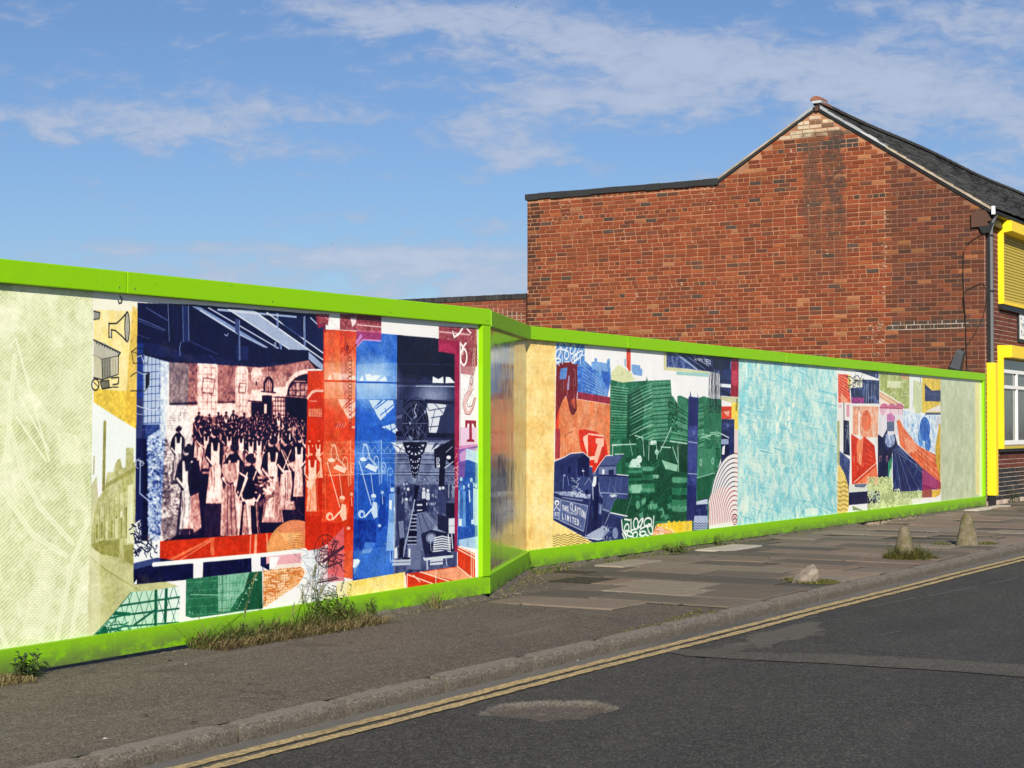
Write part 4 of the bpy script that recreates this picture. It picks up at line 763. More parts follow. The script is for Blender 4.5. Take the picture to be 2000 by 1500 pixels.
def art_right():
    rng = random.Random(9)
    c = Cv(DR, 12.7, 27.45, 0.0, 2.26, 190, 3, .955)
    # ---------- cream column next to the corner
    t = c.tone(.55); reg = [(1010, 640), (1110, 640), (1110, 1130), (1005, 1130)]
    t.grain(reg, .4, 40, 1); t.grain(reg, .22, 9, 2); t.grain(reg, .18, 3, 3)
    t.use(1000, 620, .24)
    for k in range(30): t.line([(110, 230 + k * 44 + rng.uniform(-8, 8)), (355, 236 + k * 44 + rng.uniform(-8, 8))], 4, .1, .35)
    for k in range(60): t.line([(rng.uniform(110, 340), rng.uniform(200, 1500)) for _ in (0, 1)], 3, rng.choice((.1, .9)), .25)
    t.poly([(110, 860), (190, 800), (330, 900), (240, 980)], .15, .5); t.poly([(100, 1100), (180, 1060), (140, 1350)], .9, .5)
    t.use(1000, 850, .24)
    for k in range(9): t.ring(215, 930, 30 + k * 14, 34 + k * 16, 5, .15, .45)
    c.use(0, 0, 1); c.duo([(1010, 640), (1086, 655), (1079, 1100), (1005, 1130)], t, [(0, (238, 178, 88)), (.5, (250, 218, 138)), (1, (255, 244, 190))])
    c.use(1060, 860, .14663); t.use(1060, 860, .14663)
    c.duo([(120, 980), (140, 1060), (720, 1390), (120, 1480)], t, [(0, (246, 206, 110)), (1, (255, 236, 160))])
    waves(c, 135, 500, 1270, 5, 32, 11, 88, 9, (96, 78, 28), -.06, 42)
    # ---------- upper left: blue timber yard, horse, lettering block
    c.use(1070, 660, .13333)
    tb = c.tone(.5); tb.use(1070, 660, .13333)
    bl = [(125, 75), (540, 100), (540, 330), (640, 420), (640, 350), (685, 350), (685, 295), (720, 300), (720, 350), (865, 372), (865, 315), (905, 300), (925, 600), (870, 870), (430, 800), (125, 640)]
    tb.grain(bl, .25, 12, 5); tb.grain(bl, .2, 4, 6); tb.poly([(440, 420), (640, 430), (700, 700), (640, 830), (430, 790)], .2, .6); tb.grain([(440, 400), (700, 420), (660, 840), (430, 800)], .4, 4, 7)
    for k in range(16): tb.line([(480 + k * 6, 360 + k * 30), (900, 720 + k * 12)], 7, .9 if k % 2 else .1, .8)
    tb.poly([(640, 360), (865, 378), (900, 600), (720, 480), (640, 430)], .62); tb.poly([(780, 480), (900, 500), (905, 820), (800, 600)], .1, .8)
    c.duo(bl, tb, [(0, (28, 70, 175)), (.5, (85, 140, 212)), (1, (225, 240, 248))])
    c.poly([(440, 790), (925, 870), (925, 975), (430, 890)], (150, 35, 60)); 
    for k in range(26): c.line([(450 + k * 18, 800 + k * 3), (445 + k * 18, 880 + k * 4)], 5, rng.choice(((190, 90, 120), (110, 20, 45))), .7)
    to = c.tone(.5); to.use(1070, 660, .13333); to.grain([(100, 700), (925, 900), (925, 2200), (100, 2200)], .35, 16, 8); to.grain([(100, 700), (925, 900), (925, 2200), (100, 2200)], .3, 3, 9, .4)
    c.duo([(115, 860), (430, 890), (922, 975), (905, 2200), (100, 2200)], to, [(0, (214, 96, 48)), (.5, (230, 134, 84)), (1, (250, 212, 184))])
    c.poly([(120, 560), (165, 560), (185, 900), (150, 1380), (110, 1400)], (228, 64, 24)); c.poly([(110, 1330), (185, 1330), (180, 1760), (105, 1760)], (160, 40, 62), .8)
    # horse
    hz = [(125, 400), (180, 372), (260, 352), (335, 355), (360, 320), (372, 372), (395, 392), (440, 372), (430, 480), (440, 700), (420, 900), (425, 1050), (385, 1130), (345, 1125), (320, 1060), (285, 900), (262, 850), (215, 920), (150, 1080), (118, 1260)]
    c.poly(hz, (112, 22, 32)); c.poly([(185, 450), (290, 430), (268, 600), (170, 610)], (90, 138, 205)); c.poly([(300, 560), (322, 540), (310, 760), (280, 760)], (150, 160, 210))
    c.clip = c.mask(hz)
    for k in range(50): x = rng.uniform(130, 430); y = rng.uniform(560, 980); c.line([(x, y), (x + rng.uniform(-8, 8), y + rng.uniform(60, 180))], 6, rng.choice(((170, 30, 30), (70, 8, 22), (225, 160, 150), (190, 80, 110))), .8)
    c.poly([(340, 900), (400, 880), (400, 1050), (350, 960)], (222, 100, 60), .7); c.clip = None
    c.ell(405, 1055, 14, 16, (60, 10, 10)); c.line([(375, 450), (400, 480), (405, 700)], 10, (190, 170, 200), .8)
    # white scrolls over the top
    Wt = (247, 250, 248)
    for cx, cy, rx, ry, ro in ((230, 120, 60, 50, .8), (145, 235, 30, 80, .4), (275, 250, 32, 62, .1), (365, 170, 34, 66, .3), (445, 260, 32, 90, .7), (150, 330, 36, 30, 0), (390, 300, 30, 70, .4)): c.ring(cx, cy, rx, ry, 24, Wt, 1, ro, n=16)
    for l in ([(205, 90), (215, 380)], [(300, 90), (330, 170), (325, 340)], [(480, 100), (420, 240)], [(310, 350), (250, 350)], [(470, 240), (480, 380)], [(130, 360), (170, 400)], [(490, 255), (550, 255)]): c.line(l, 16, Wt)
    # carved red letter shield
    c.poly([(450, 1345), (560, 1340), (700, 1370), (830, 1460), (860, 1560), (880, 1700), (880, 2200), (700, 2200), (560, 1900), (470, 1560)], (220, 44, 20)); c.clip = None
    c.poly([(520, 1450), (600, 1395), (800, 1420), (820, 1450), (585, 1415), (590, 1740), (720, 1720), (720, 1780), (600, 1790), (520, 1500)], (252, 206, 184)); c.poly([(700, 1470), (820, 1465), (820, 1580), (790, 1600), (770, 1680), (720, 1830), (680, 1830), (690, 1700), (730, 1560), (700, 1540)], (250, 196, 172))
    for k in range(16): c.line([(120 + k * 22, 1480), (118 + k * 22, 2050)], 5, rng.choice(((250, 200, 170), (205, 70, 30))), .6)
    c.line([(240, 1450), (310, 1390), (370, 1370)], 8, (150, 60, 30)); c.line([(430, 895), (925, 975)], 7, (252, 220, 200))
    # skyline to the right
    c.poly([(928, 500), (1030, 385), (1190, 490), (1230, 520), (1240, 575), (1300, 600), (1120, 665), (925, 605)], (222, 226, 176)); c.line([(935, 545), (1230, 575)], 6, (196, 200, 150)); c.rect(1075, 490, 1105, 550, (200, 205, 158)); c.line([(1022, 320), (1024, 380)], 12, (180, 190, 190))
    c.poly([(1150, 150), (1212, 155), (1212, 480), (1190, 490), (1150, 420)], (226, 74, 48)); c.poly([(1225, 385), (1345, 400), (1360, 450), (1385, 460), (1380, 560), (1250, 535), (1225, 470)], (122, 165, 222)); c.poly([(1120, 310), (1142, 300), (1142, 430), (1120, 400)], (150, 180, 215))
    # ---------- green timber wharf and boats
    tg = c.tone(.42); tg.use(1000, 620, .24)
    gr = [(800, 505), (900, 530), (990, 520), (1090, 515), (1095, 480), (1105, 515), (1290, 508), (1298, 620), (1345, 700), (1345, 640), (1370, 635), (1440, 665), (1500, 660), (1560, 640), (1620, 660), (1705, 665), (1705, 1130), (1600, 1500), (1700, 3000), (780, 3000)]
    tg.grain(gr, .2, 22, 11); tg.grain(gr, .16, 3, 12)
    for k in range(20):       # stacked boards left
        y = 560 + k * 22; tg.line([(805, y), (870, y + 10), (945, y + 18 - k)], 12, rng.choice((.6, .5, .66)), .9); tg.line([(805, y + 10), (945, y + 28 - k)], 5, .06, .9)
    tg.poly([(940, 620), (1030, 560), (1080, 700), (1050, 1000), (930, 1000)], .08, .85)
    for k in range(44):      # the big fanned stack
        y = 530 + k * 11; x0 = 1000 + (k * 37 % 60); tg.line([(x0 - 50, y + 90), (x0 + 60, y + 30), (1160, y), (1290 - (k > 12) * 20, y - 4)], 6, rng.choice((.75, .6, .9, .1)), .8)
    tg.poly([(1140, 560), (1298, 545), (1298, 610), (1270, 700), (1270, 980), (1160, 985)], .58, .7)
    for k in range(13): tg.line([(1145, 560 + k * 34), (1290, 548 + k * 34)], 7, .12, .9)
    for k in range(22): tg.line([(1290, 640 + k * 17), (1425, 740 + k * 13)], 6, rng.choice((.8, .15, .6)), .8)
    for k in range(90): tg.ell(rng.uniform(1275, 1345), rng.uniform(690, 930), 9, 9, rng.choice((.05, .15, .5)), .8, n=6)
    tg.poly([(1345, 640), (1425, 665), (1425, 760), (1345, 710)], .45); tg.poly([(1510, 660), (1705, 668), (1705, 950), (1510, 950)], .42, .8)
    for k in range(26): tg.line([(1512, 700 + k * 14), (1560, 690 + k * 14)], 7, rng.choice((.8, .6, .2)), .7)
    for k in range(14): x = rng.uniform(1520, 1690); tg.line([(x, 930 + rng.uniform(0, 70)), (x + 70, 925 + rng.uniform(0, 70))], 7, rng.choice((.85, .2)), .8)
    # lower (frame G)
    tg.use(1240, 680, .25346)
    tg.poly([(-100, 690), (410, 740), (400, 1330), (-100, 1330)], .18); tg.grain([(-100, 690), (410, 740), (400, 1330), (-100, 1330)], .2, 16, 13); tg.grain([(-100, 690), (410, 740), (400, 1330), (-100, 1330)], .15, 4, 14)
    tg.poly([(478, 770), (625, 780), (610, 960), (478, 1000)], .5); tg.poly([(478, 1000), (610, 965), (570, 1180), (478, 1180)], .25); tg.line([(478, 1000), (612, 962)], 7, .8); tg.line([(620, 780), (655, 770), (655, 900)], 8, .15); tg.ring(508, 880, 8, 24, 6, .95); tg.ring(600, 870, 8, 22, 6, .9)
    for k in range(30): x = rng.uniform(480, 600); tg.line([(x, 1010), (x - 3, 1150)], 3, rng.choice((.6, .1)), .5)
    for l in ([(0, 672), (60, 690), (70, 830)], [(110, 720), (105, 860)], [(165, 720), (170, 850)], [(190, 800), (240, 700), (280, 610)], [(270, 715), (400, 735)], [(290, 760), (330, 880)], [(200, 760), (275, 765)], [(330, 760), (335, 950)]): tg.line(l, 9, .92)
    tg.poly([(115, 740), (165, 735), (160, 870), (112, 870)], .1); tg.poly([(120, 710), (160, 710), (165, 745), (118, 745)], .95); tg.ell(168, 800, 15, 22, .85); tg.poly([(205, 860), (330, 900), (325, 950), (210, 925)], .78); tg.poly([(240, 790), (300, 800), (320, 880), (240, 860)], .2); tg.ell(300, 1005, 40, 45, .06); tg.ell(35, 855, 16, 30, .95)
    tg.poly([(350, 740), (410, 740), (400, 960), (345, 950)], .04)
    for cx, y0, y1, w in ((-30, 880, 1110, 44), (100, 910, 1140, 48), (345, 990, 1300, 60)):       # striped mooring fenders
        tg.poly([(cx - w * .75, y0), (cx + w * .6, y0), (cx + w, y0 + 60), (cx + w, y1 - 30), (cx + w * .5, y1), (cx - w * .5, y1), (cx - w, y1 - 30), (cx - w, y0 + 60)], .45)
        for j, v in enumerate((.62, .1, .4, .05, .45, .6, .1)): yy = y0 + (y1 - y0) * (j + .5) / 7; tg.line([(cx - w * .9, yy), (cx, yy + 5), (cx + w * .9, yy)], (y1 - y0) / 8, v, .8)
    tg.rect(138, 975, 188, 1003, .75)
    for k in range(24): x, y = rng.uniform(0, 280), rng.uniform(1150, 1290); tg.poly([(x, y), (x + 30, y - 15), (x + 36, y + 20), (x + 8, y + 40)], rng.choice((.5, .1, .7)), .7)
    tg.poly([(205, 860), (275, 1020), (250, 1200), (190, 1200), (180, 900)], .1, .8)
    tg.use(1060, 860, .14663)
    tg.poly([(910, 100), (1240, 60), (1240, 400), (1140, 460), (960, 450)], .35, .5); tg.ell(1285, 250, 36, 50, .97); tg.ell(1150, 260, 46, 44, .1); tg.poly([(1190, 250), (1260, 240), (1310, 360), (1145, 360), (1160, 300)], .92)
    for j, v in enumerate((.45, .55, .2, .05, .4, .12, .3, .6, .75, .5)): tg.poly([(1142, 365 + j * 34), (1325, 365 + j * 34), (1325, 400 + j * 34), (1142, 400 + j * 34)], v, .85)
    tg.poly([(1175, 590), (1320, 585), (1300, 700), (1185, 700)], .75); tg.line([(1155, 0), (1195, 195)], 12, .9); tg.poly([(980, 770), (1180, 720), (1120, 990), (900, 960)], .12); tg.line([(1185, 730), (1110, 980)], 8, .8); tg.ell(1265, 860, 28, 60, .6); tg.line([(920, 60), (1240, 50)], 16, .9)
    tg.use(1240, 680, .25346)
    for k in range(170):
        x, y = rng.uniform(-80, 395), rng.uniform(700, 1320); L = rng.uniform(8, 60); a = rng.choice((0.1, 1.5, 1.3, 2.6)); tg.line([(x, y), (x + L * math.cos(a), y + L * math.sin(a))], rng.uniform(2, 7), rng.choice((.05, .1, .3, .55, .8)), .5)
    c.use(1000, 620, .24); c.duo(gr, tg, GREEN)
    c.poly([(1290, 500), (1345, 560), (1345, 640), (1300, 640)], Wt); 
    # lavender-navy slice and surroundings (frame G)
    c.use(1240, 680, .25346)
    tn = c.tone(.3); tn.use(1240, 680, .25346); tn.grain([(400, 300), (800, 300), (800, 1500), (400, 1500)], .3, 14, 21, 1.5); tn.grain([(400, 300), (800, 300), (800, 1500), (400, 1500)], .14, 4, 22)
    tn.poly([(410, 380), (488, 385), (484, 600), (410, 600)], .12); tn.poly([(410, 700), (480, 705), (478, 960), (408, 960)], .36); tn.line([(410, 720), (480, 730)], 9, .8); tn.line([(408, 965), (478, 970)], 7, .9); tn.poly([(405, 1050), (475, 1060), (472, 1300), (400, 1320)], .15)
    c.duo([(412, 375), (422, 372), (426, 325), (434, 372), (482, 380), (484, 345), (490, 400), (470, 1330), (398, 1335)], tn, [(0, (14, 18, 78)), (.4, (58, 70, 140)), (1, (200, 210, 235))])
    c.rect(222, 30, 242, 160, (214, 214, 160)); c.poly([(222, 140), (420, 165), (570, 178), (570, 195), (222, 168)], (214, 214, 160)); c.poly([(320, 180), (570, 192), (568, 222), (320, 205)], (160, 205, 200))
    tl = c.tone(.45); tl.use(1240, 680, .25346); tl.grain([(240, 20), (800, 20), (800, 380), (240, 380)], .25, 10, 23); tl.poly([(330, 30), (460, 40), (600, 150), (600, 180), (500, 165)], .05); tl.line([(300, 30), (480, 165)], 12, .75); tl.line([(420, 40), (570, 140)], 5, .9); tl.line([(370, 40), (540, 160)], 7, .6)
    c.duo([(243, 30), (650, 55), (640, 190), (400, 158), (243, 145)], tl, NAVY)
    text(c, 'LIMITED', (462, 88), (588, 128), 32, 6, (238, 242, 246), .3)
    tl.poly([(600, 60), (740, 70), (730, 180), (600, 160)], .08); tl.poly([(655, 170), (745, 160), (735, 370), (655, 365)], .35); tl.line([(655, 285), (740, 292)], 26, .97); tl.line([(655, 250), (740, 255)], 10, .05); tl.line([(655, 320), (740, 365)], 22, .05)
    c.duo([(600, 55), (745, 70), (738, 372), (655, 365), (655, 200), (600, 170)], tl, NAVY)
    tr = c.tone(.25); tr.use(1240, 680, .25346); tr.grain([(735, 60), (805, 60), (805, 380), (735, 380)], .35, 10, 24); tr.ell(770, 230, 28, 60, .6)
    c.duo([(745, 70), (805, 78), (802, 375), (738, 372)], tr, [(0, (120, 8, 34)), (.5, (178, 30, 60)), (1, (235, 150, 160))])
    c.poly([(655, 370), (802, 378), (800, 440), (660, 395)], (206, 206, 160)); c.poly([(745, 420), (802, 420), (800, 630), (770, 625), (765, 545), (745, 545)], (240, 214, 84)); c.rect(668, 448, 745, 545, (226, 62, 28)); c.poly([(680, 490), (735, 480), (720, 530)], (250, 200, 180), .8)
    tn.poly([(668, 640), (725, 680), (722, 830), (664, 830)], .1); tn.line([(668, 660), (725, 690)], 9, .95); tn.poly([(675, 760), (695, 745), (690, 820), (670, 820)], .98); tn.poly([(665, 700), (722, 700), (722, 740), (665, 740)], .7)
    c.duo([(668, 545), (767, 548), (765, 850), (664, 880)], tn, NAVY); c.poly([(767, 628), (800, 630), (797, 860), (765, 850)], (232, 212, 206))
    for k in range(46): x = rng.uniform(570, 665); c.line([(x + rng.uniform(0, 30), 60 + rng.uniform(0, 90)), (x, 240), (x + rng.uniform(-14, 14), rng.uniform(330, 500))], 3.5, (10, 14, 40), .85)
    for x in (580, 600, 640, 655): c.ring(x, 470, 14, 26, 5, (8, 10, 24), .9)
    for x in (785, 792): c.line([(x, 390), (x - 6, 480)], 8, (14, 30, 30)); 
    # concentric arch
    c.clip = c.mask([(560, 800), (800, 800), (795, 1420), (560, 1420)])
    c.ell(768, 1330, 200, 520, (238, 236, 232)); c.clip = None
    c.clip = c.mask([(572, 800), (799, 800), (792, 1420), (565, 1420)])
    for k in range(15):
        rx, ry = 198 - k * 13, 518 - k * 36
        if ry < 12: break
        up, lo = (22, 30, 78), (192, 70, 78)
        c.ring(770, 1328, rx, ry, 7.5, up, 1, 0, (math.pi, math.pi * 1.5), 26)
        c.ring(770, 1328, rx, ry, 7.5, (178, 84, 70), 1, 0, (math.pi * 1.5, math.pi * 2.2), 20)
    c.poly([(560, 1160), (660, 1060), (800, 1060), (800, 1420), (560, 1420)], (214, 92, 100), .0)
    mk = c.mask([(575, 1140), (655, 1070), (765, 1070), (765, 1420), (560, 1420)]); c.clip = mk
    for k in range(15):
        rx, ry = 198 - k * 13, 518 - k * 36
        if ry < 12: break
        c.ring(770, 1328, rx, ry, 8.5, (205, 82, 92), 1, 0, (math.pi * .98, math.pi * 1.5), 26)
    c.clip = None
    for r1 in (10, 18): c.ring(770, 1320, r1, r1 * 2.2, 6, (150, 24, 60))
    # blue canal corner, waves
    tn.poly([(470, 1180), (560, 1160), (560, 1200), (470, 1205)], .85); tn.poly([(455, 1290), (565, 1290), (560, 1400), (450, 1400)], .75)
    c.duo([(475, 1180), (560, 1150), (560, 1290), (565, 1400), (445, 1410), (455, 1320)], tn, NAVY); waves(c, 448, 565, 1350, 4, 18, 5, 26, 4.5, (18, 24, 52))
    # yellow band with waves and scroll lettering
    c.poly([(170, 1352), (440, 1328), (440, 1425), (300, 1440), (160, 1400)], (246, 205, 48)); c.poly([(160, 1370), (340, 1430), (150, 1465), (130, 1440)], (226, 140, 90)); waves(c, 375, 436, 1350, 4, 18, 4, 24, 4, (253, 236, 150)); scribble(c, 150, 1385, 160, 60, 26, 5, (250, 225, 205), rng)
    for k in range(5): c.poly([(250 + k * 40, 1345), (262 + k * 40, 1325), (274 + k * 40, 1342)], (246, 205, 48))
    # ---------- navy boat foreground (frame F)
    c.use(1060, 860, .14663); tn = c.tone(.32); tn.use(1060, 860, .14663)
    bg = [(155, 280), (290, 225), (370, 180), (540, 165), (625, 235), (625, 345), (660, 345), (665, 430), (690, 430), (740, 345), (840, 210), (1075, 190), (980, 330), (980, 450), (1140, 470), (1140, 780), (970, 775), (890, 960), (1130, 1010), (1045, 1040), (1080, 1340), (720, 1390), (560, 1290), (140, 1060)]
    tn.grain([(100, 100), (1200, 100), (1200, 1400), (100, 1400)], .10, 16, 31); tn.grain([(100, 100), (1200, 100), (1200, 1400), (100, 1400)], .07, 3, 32)
    tn.poly([(155, 290), (540, 180), (440, 420), (440, 600), (155, 610)], .2); tn.poly([(465, 250), (560, 180), (620, 240), (615, 490), (465, 470)], .03); tn.rect(340, 355, 375, 435, .03); tn.line([(440, 440), (470, 230), (545, 180)], 12, .3)
    tn.line([(530, 370), (550, 480)], 20, .5); tn.rect(525, 395, 555, 415, .95)
    tn.poly([(750, 340), (850, 215), (1070, 200), (980, 330)], .42); tn.poly([(745, 350), (975, 345), (975, 455), (745, 460)], .55); tn.rect(790, 385, 822, 450, .97); tn.rect(875, 390, 945, 455, .1); tn.line([(955, 90), (955, 220)], 34, .4); tn.line([(940, 85), (940, 215)], 5, .9)
    tn.line([(745, 345), (975, 335), (1075, 205)], 9, .05)
    tn.poly([(750, 480), (1140, 490), (1130, 710), (770, 690)], .36); tn.line([(745, 462), (1140, 480)], 18, .05); tn.line([(770, 695), (1130, 715)], 12, .75)
    for x in (900, 980, 1050): tn.line([(x, 500), (x - 30, 700)], 4, .75)
    tn.poly([(780, 720), (1000, 730), (900, 960), (790, 900)], .4); tn.poly([(790, 940), (1045, 1040), (1070, 1330), (830, 1330)], .2); tn.line([(800, 915), (880, 945)], 16, .75)
    tn.poly([(150, 690), (260, 650), (640, 720), (640, 780), (530, 770), (260, 740)], .72); tn.grain([(150, 640), (640, 640), (640, 790), (150, 740)], .4, 6, 33)
    tn.poly([(150, 560), (300, 500), (400, 600), (420, 680), (150, 680)], .25); tn.line([(280, 470), (270, 640)], 26, .55); tn.line([(330, 480), (350, 600)], 22, .5); tn.ell(290, 465, 14, 16, .7)
    for k in range(60): x, y = rng.uniform(390, 540), rng.uniform(500, 730); tn.line([(x, y), (x + rng.uniform(-30, 30), y + rng.uniform(-30, 30))], 9, rng.choice((.95, .8, .1)))
    tn.poly([(490, 480), (620, 490), (650, 640), (560, 700), (500, 600)], .35); tn.line([(560, 590), (620, 500), (650, 560)], 7, .9); tn.poly([(560, 660), (610, 650), (610, 720), (565, 720)], .03)
    # side with lettering
    tn.poly([(140, 720), (640, 780), (560, 1280), (140, 1060)], .16); tn.poly([(250, 740), (540, 780), (540, 830), (250, 790)], .24); tn.poly([(245, 790), (605, 870), (545, 1215), (218, 1060)], .46); tn.poly([(140, 755), (242, 785), (215, 1055), (135, 1030)], .46)
    tn.line([(248, 792), (600, 868), (545, 1210), (218, 1058), (248, 792)], 7, .97); tn.line([(140, 752), (240, 782), (213, 1050), (135, 1028)], 7, .97)
    tn.poly([(640, 720), (800, 760), (790, 1150), (640, 1250), (570, 1260)], .12); tn.line([(630, 800), (570, 1270)], 7, .7); tn.poly([(740, 830), (800, 850), (780, 990), (740, 980)], .5)
    tn.line([(765, 870), (770, 960)], 9, .95); tn.line([(655, 880), (660, 1030)], 9, .6)
    tn.poly([(570, 1270), (720, 1180), (830, 1130), (890, 1200), (800, 1300), (720, 1320)], .75); tn.line([(560, 1290), (740, 1320), (820, 1300)], 16, .9); tn.poly([(560, 1300), (740, 1340), (830, 1310), (780, 1380), (720, 1390)], .15)
    tn.ell(965, 1235, 40, 80, .6); tn.ring(965, 1235, 40, 80, 5, .2)
    for k in range(50): x, y = rng.uniform(790, 930), rng.uniform(1140, 1340); tn.line([(x, y), (x + rng.uniform(-30, 30), y + rng.uniform(-30, 30))], 9, rng.choice((.85, .6, .05)))
    # boatman
    tn.poly([(690, 470), (740, 480), (750, 620), (740, 760), (680, 740)], .06); tn.poly([(690, 740), (745, 750), (740, 980), (720, 1190), (675, 1190)], .04); tn.poly([(680, 480), (715, 475), (710, 580), (690, 620), (655, 605)], .97); tn.line([(665, 620), (670, 780)], 18, .85); tn.line([(745, 560), (755, 680), (790, 760)], 14, .8); tn.ell(685, 440, 22, 22, .55)
    tn.line([(975, 790), (900, 950), (830, 1110)], 9, .9); tn.line([(925, 600), (1020, 760)], 4, .8); tn.ell(940, 735, 46, 22, .9); tn.grain([(880, 700), (1000, 700), (1000, 770), (880, 770)], .4, 4, 35)
    c.clip = c.mask([(150, 0), (1400, 0), (1400, 1500), (120, 1500)])
    c.duo(bg, tn, [(0, (10, 16, 62)), (.35, (52, 66, 122)), (.7, (150, 165, 198)), (1, (246, 250, 250))])
    c.line([(155, 278), (300, 215), (370, 172), (540, 158), (628, 232)], 12, Wt); c.line([(628, 345), (660, 348)], 12, Wt); c.line([(690, 425), (745, 330), (840, 205), (930, 198), (930, 70), (960, 60), (980, 70)], 12, Wt); c.line([(960, 185), (1080, 180)], 10, Wt); c.line([(985, 452), (1140, 468)], 12, Wt); c.line([(905, 962), (1125, 1008)], 16, Wt); c.clip = None
    text(c, 'THOS', (262, 925), (348, 945), 62, 12, Wt, .25); text(c, 'CLAYTON', (368, 915), (575, 1045), 88, 13, Wt, .3); text(c, 'LIMITED.', (262, 1040), (530, 1150), 70, 14, Wt, .45)
    text(c, 'OLDBURY', (325, 960), (470, 1005), 26, 6, (225, 230, 238), .25); c.line([(262, 760), (530, 800)], 17, (205, 212, 228), .6)
    for k in range(16): c.line([(268 + k * 16, 752 + k * 2.6), (268 + k * 16, 770 + k * 2.6)], 4, (30, 40, 90), .8)
    c.ell(190, 830, 32, 38, Wt); c.ell(190, 836, 16, 20, (90, 104, 150)); c.line([(150, 930), (180, 880), (225, 930)], 14, Wt); text(c, 'ST', (160, 1000), (225, 1012), 44, 11, Wt, .3)
    # white scroll lettering block
    lb = [(1040, 1045), (1500, 960), (1500, 1360), (1080, 1345)]
    for cx, cy, rx, ry, ro in ((1115, 1180, 30, 70, .2), (1240, 1110, 32, 74, 0), (1150, 1240, 60, 30, .5), (1230, 1260, 30, 44, .3), (1330, 1240, 44, 30, -.3), (1300, 1100, 20, 70, .5), (1400, 1090, 50, 60, .4), (1430, 1180, 30, 70, -.3)): c.ring(cx, cy, rx, ry, 25, Wt, 1, ro, n=16)
    for l in ([(1050, 1060), (1060, 1190), (1120, 1300)], [(1175, 1050), (1175, 1200), (1230, 1180)], [(1330, 1040), (1300, 1180), (1390, 1130)], [(1060, 1240), (1100, 1330)], [(1290, 1200), (1320, 1310), (1400, 1290)], [(1090, 1050), (1160, 1060)], [(1370, 1250), (1450, 1300)], [(1480, 1010), (1460, 1240)]): c.line(l, 24, Wt)
    # ---------- turquoise column
    t = c.tone(.5); tq = [(1445, 690), (1636, 715), (1634, 1015), (1441, 1040)]
    t.grain(tq, .45, 26, 41, .5, 5); t.grain(tq, .25, 6, 42)
    t.use(1420, 660, .2934)
    for k in range(150):
        x, y = rng.uniform(60, 720), rng.uniform(100, 1150); L = rng.uniform(50, 210); sl = rng.choice((-.35, -.25, .1, .3)); v = rng.choice((.03, .1, .15, .92, .97, .85)); w = rng.uniform(10, 46)
        t.poly([(x, y), (x + w * .5, y + 12), (x + w * .7 - sl * L, y + L * .8), (x - sl * L, y + L), (x - w * .4 - sl * L * .5, y + L * .6)], v, .36)
    for k in range(120): t.line([(70, 150 + k * 9.4), (735, 196 + k * 8.6)], 3.4, .98, .62)
    for k in range(420): x, y = rng.uniform(70, 730), rng.uniform(150, 1200); a = rng.choice((1.1, 1.25, 1.9, 2.1, .3)) + rng.uniform(-.15, .15); L = rng.uniform(30, 130); t.line([(x, y), (x + L * math.cos(a), y + L * math.sin(a))], rng.uniform(3, 7), rng.choice((.98, .98, .9, .02, .1)), rng.uniform(.35, .75))
    for k in range(16): t.ell(rng.uniform(330, 450), rng.uniform(430, 620), 7, 22, .97, .8, n=7)
    t.poly([(520, 1135), (605, 1130), (605, 1180), (520, 1185)], .95, .7)
    c.use(1420, 660, .2934)
    c.duo([(78, 140), (732, 195), (730, 1195), (68, 1262)], t, [(0, (72, 176, 198)), (.45, (132, 206, 216)), (.75, (205, 236, 226)), (1, (243, 250, 232))])
    # ---------- last collage (frame H)
    c.use(1620, 710, .2)
    def T(fill, seed, reg, a=.3, cell=10):
        q = c.tone(fill); q.use(1620, 710, .2); q.grain(reg, a, cell, seed); q.grain(reg, a * .5, 3, seed + 1); return q
    A = [(0, 0), (1100, 0), (1100, 1500), (0, 1500)]
    q = T(.3, 51, A)
    for k in range(14): q.line([(80, 110 + k * 26), (205, 170 + k * 34)], 6, .95, .8)
    q.poly([(110, 280), (200, 385), (110, 385)], .9, .7)
    c.duo([(82, 102), (180, 108), (208, 385), (85, 382)], q, RED); c.rect(178, 108, 205, 230, (240, 214, 120), .9); curls(c, 180, 110, 24, 120, 6, 5, (150, 120, 40), rng, 1, 14)
    q = T(.28, 53, A, .45, 12)
    for k in range(12): x = rng.uniform(330, 470); q.line([(x, 200), (x + rng.uniform(-14, 14), 380)], 9, rng.choice((.05, .6, .85)), .8)
    c.duo([(240, 65), (480, 75), (480, 150), (370, 110)], q, NAVY); c.duo([(205, 240), (320, 230), (320, 155), (485, 165), (485, 400), (215, 390)], q, NAVY)
    c.rect(205, 140, 320, 232, (240, 238, 214)); scribble(c, 210, 145, 105, 80, 22, 6, (30, 34, 50), rng); c.poly([(215, 330), (340, 335), (335, 390), (215, 388)], (180, 50, 140), .9); scribble(c, 215, 335, 120, 50, 14, 5, (110, 20, 90), rng)
    q = T(.5, 55, A, .35, 12); q.grain(A, .2, 5, 57)
    for k in range(26): x, y = rng.uniform(490, 760), rng.uniform(80, 420); q.line([(x, y), (x + rng.uniform(-50, 50), y + rng.uniform(-40, 60))], 9, rng.choice((.95, .05, .9)), .7)
    q.poly([(570, 170), (700, 170), (690, 240), (560, 235)], .95, .8)
    c.duo([(485, 78), (780, 105), (780, 440), (720, 440), (488, 262)], q, [(0, (112, 128, 44)), (.5, (168, 180, 100)), (1, (240, 243, 212))])
    c.poly([(488, 262), (720, 395), (720, 440), (660, 400), (488, 400)], (216, 160, 118), .85); c.line([(488, 262), (730, 410)], 13, (246, 246, 236)); c.line([(488, 300), (680, 420)], 7, (250, 240, 225)); c.poly([(690, 95), (775, 105), (770, 160), (700, 150)], (222, 160, 120), .8); c.poly([(488, 330), (600, 400), (488, 400)], (250, 244, 236), .8)
    # tent scallops
    c.rect(488, 405, 715, 500, (238, 210, 220)); 
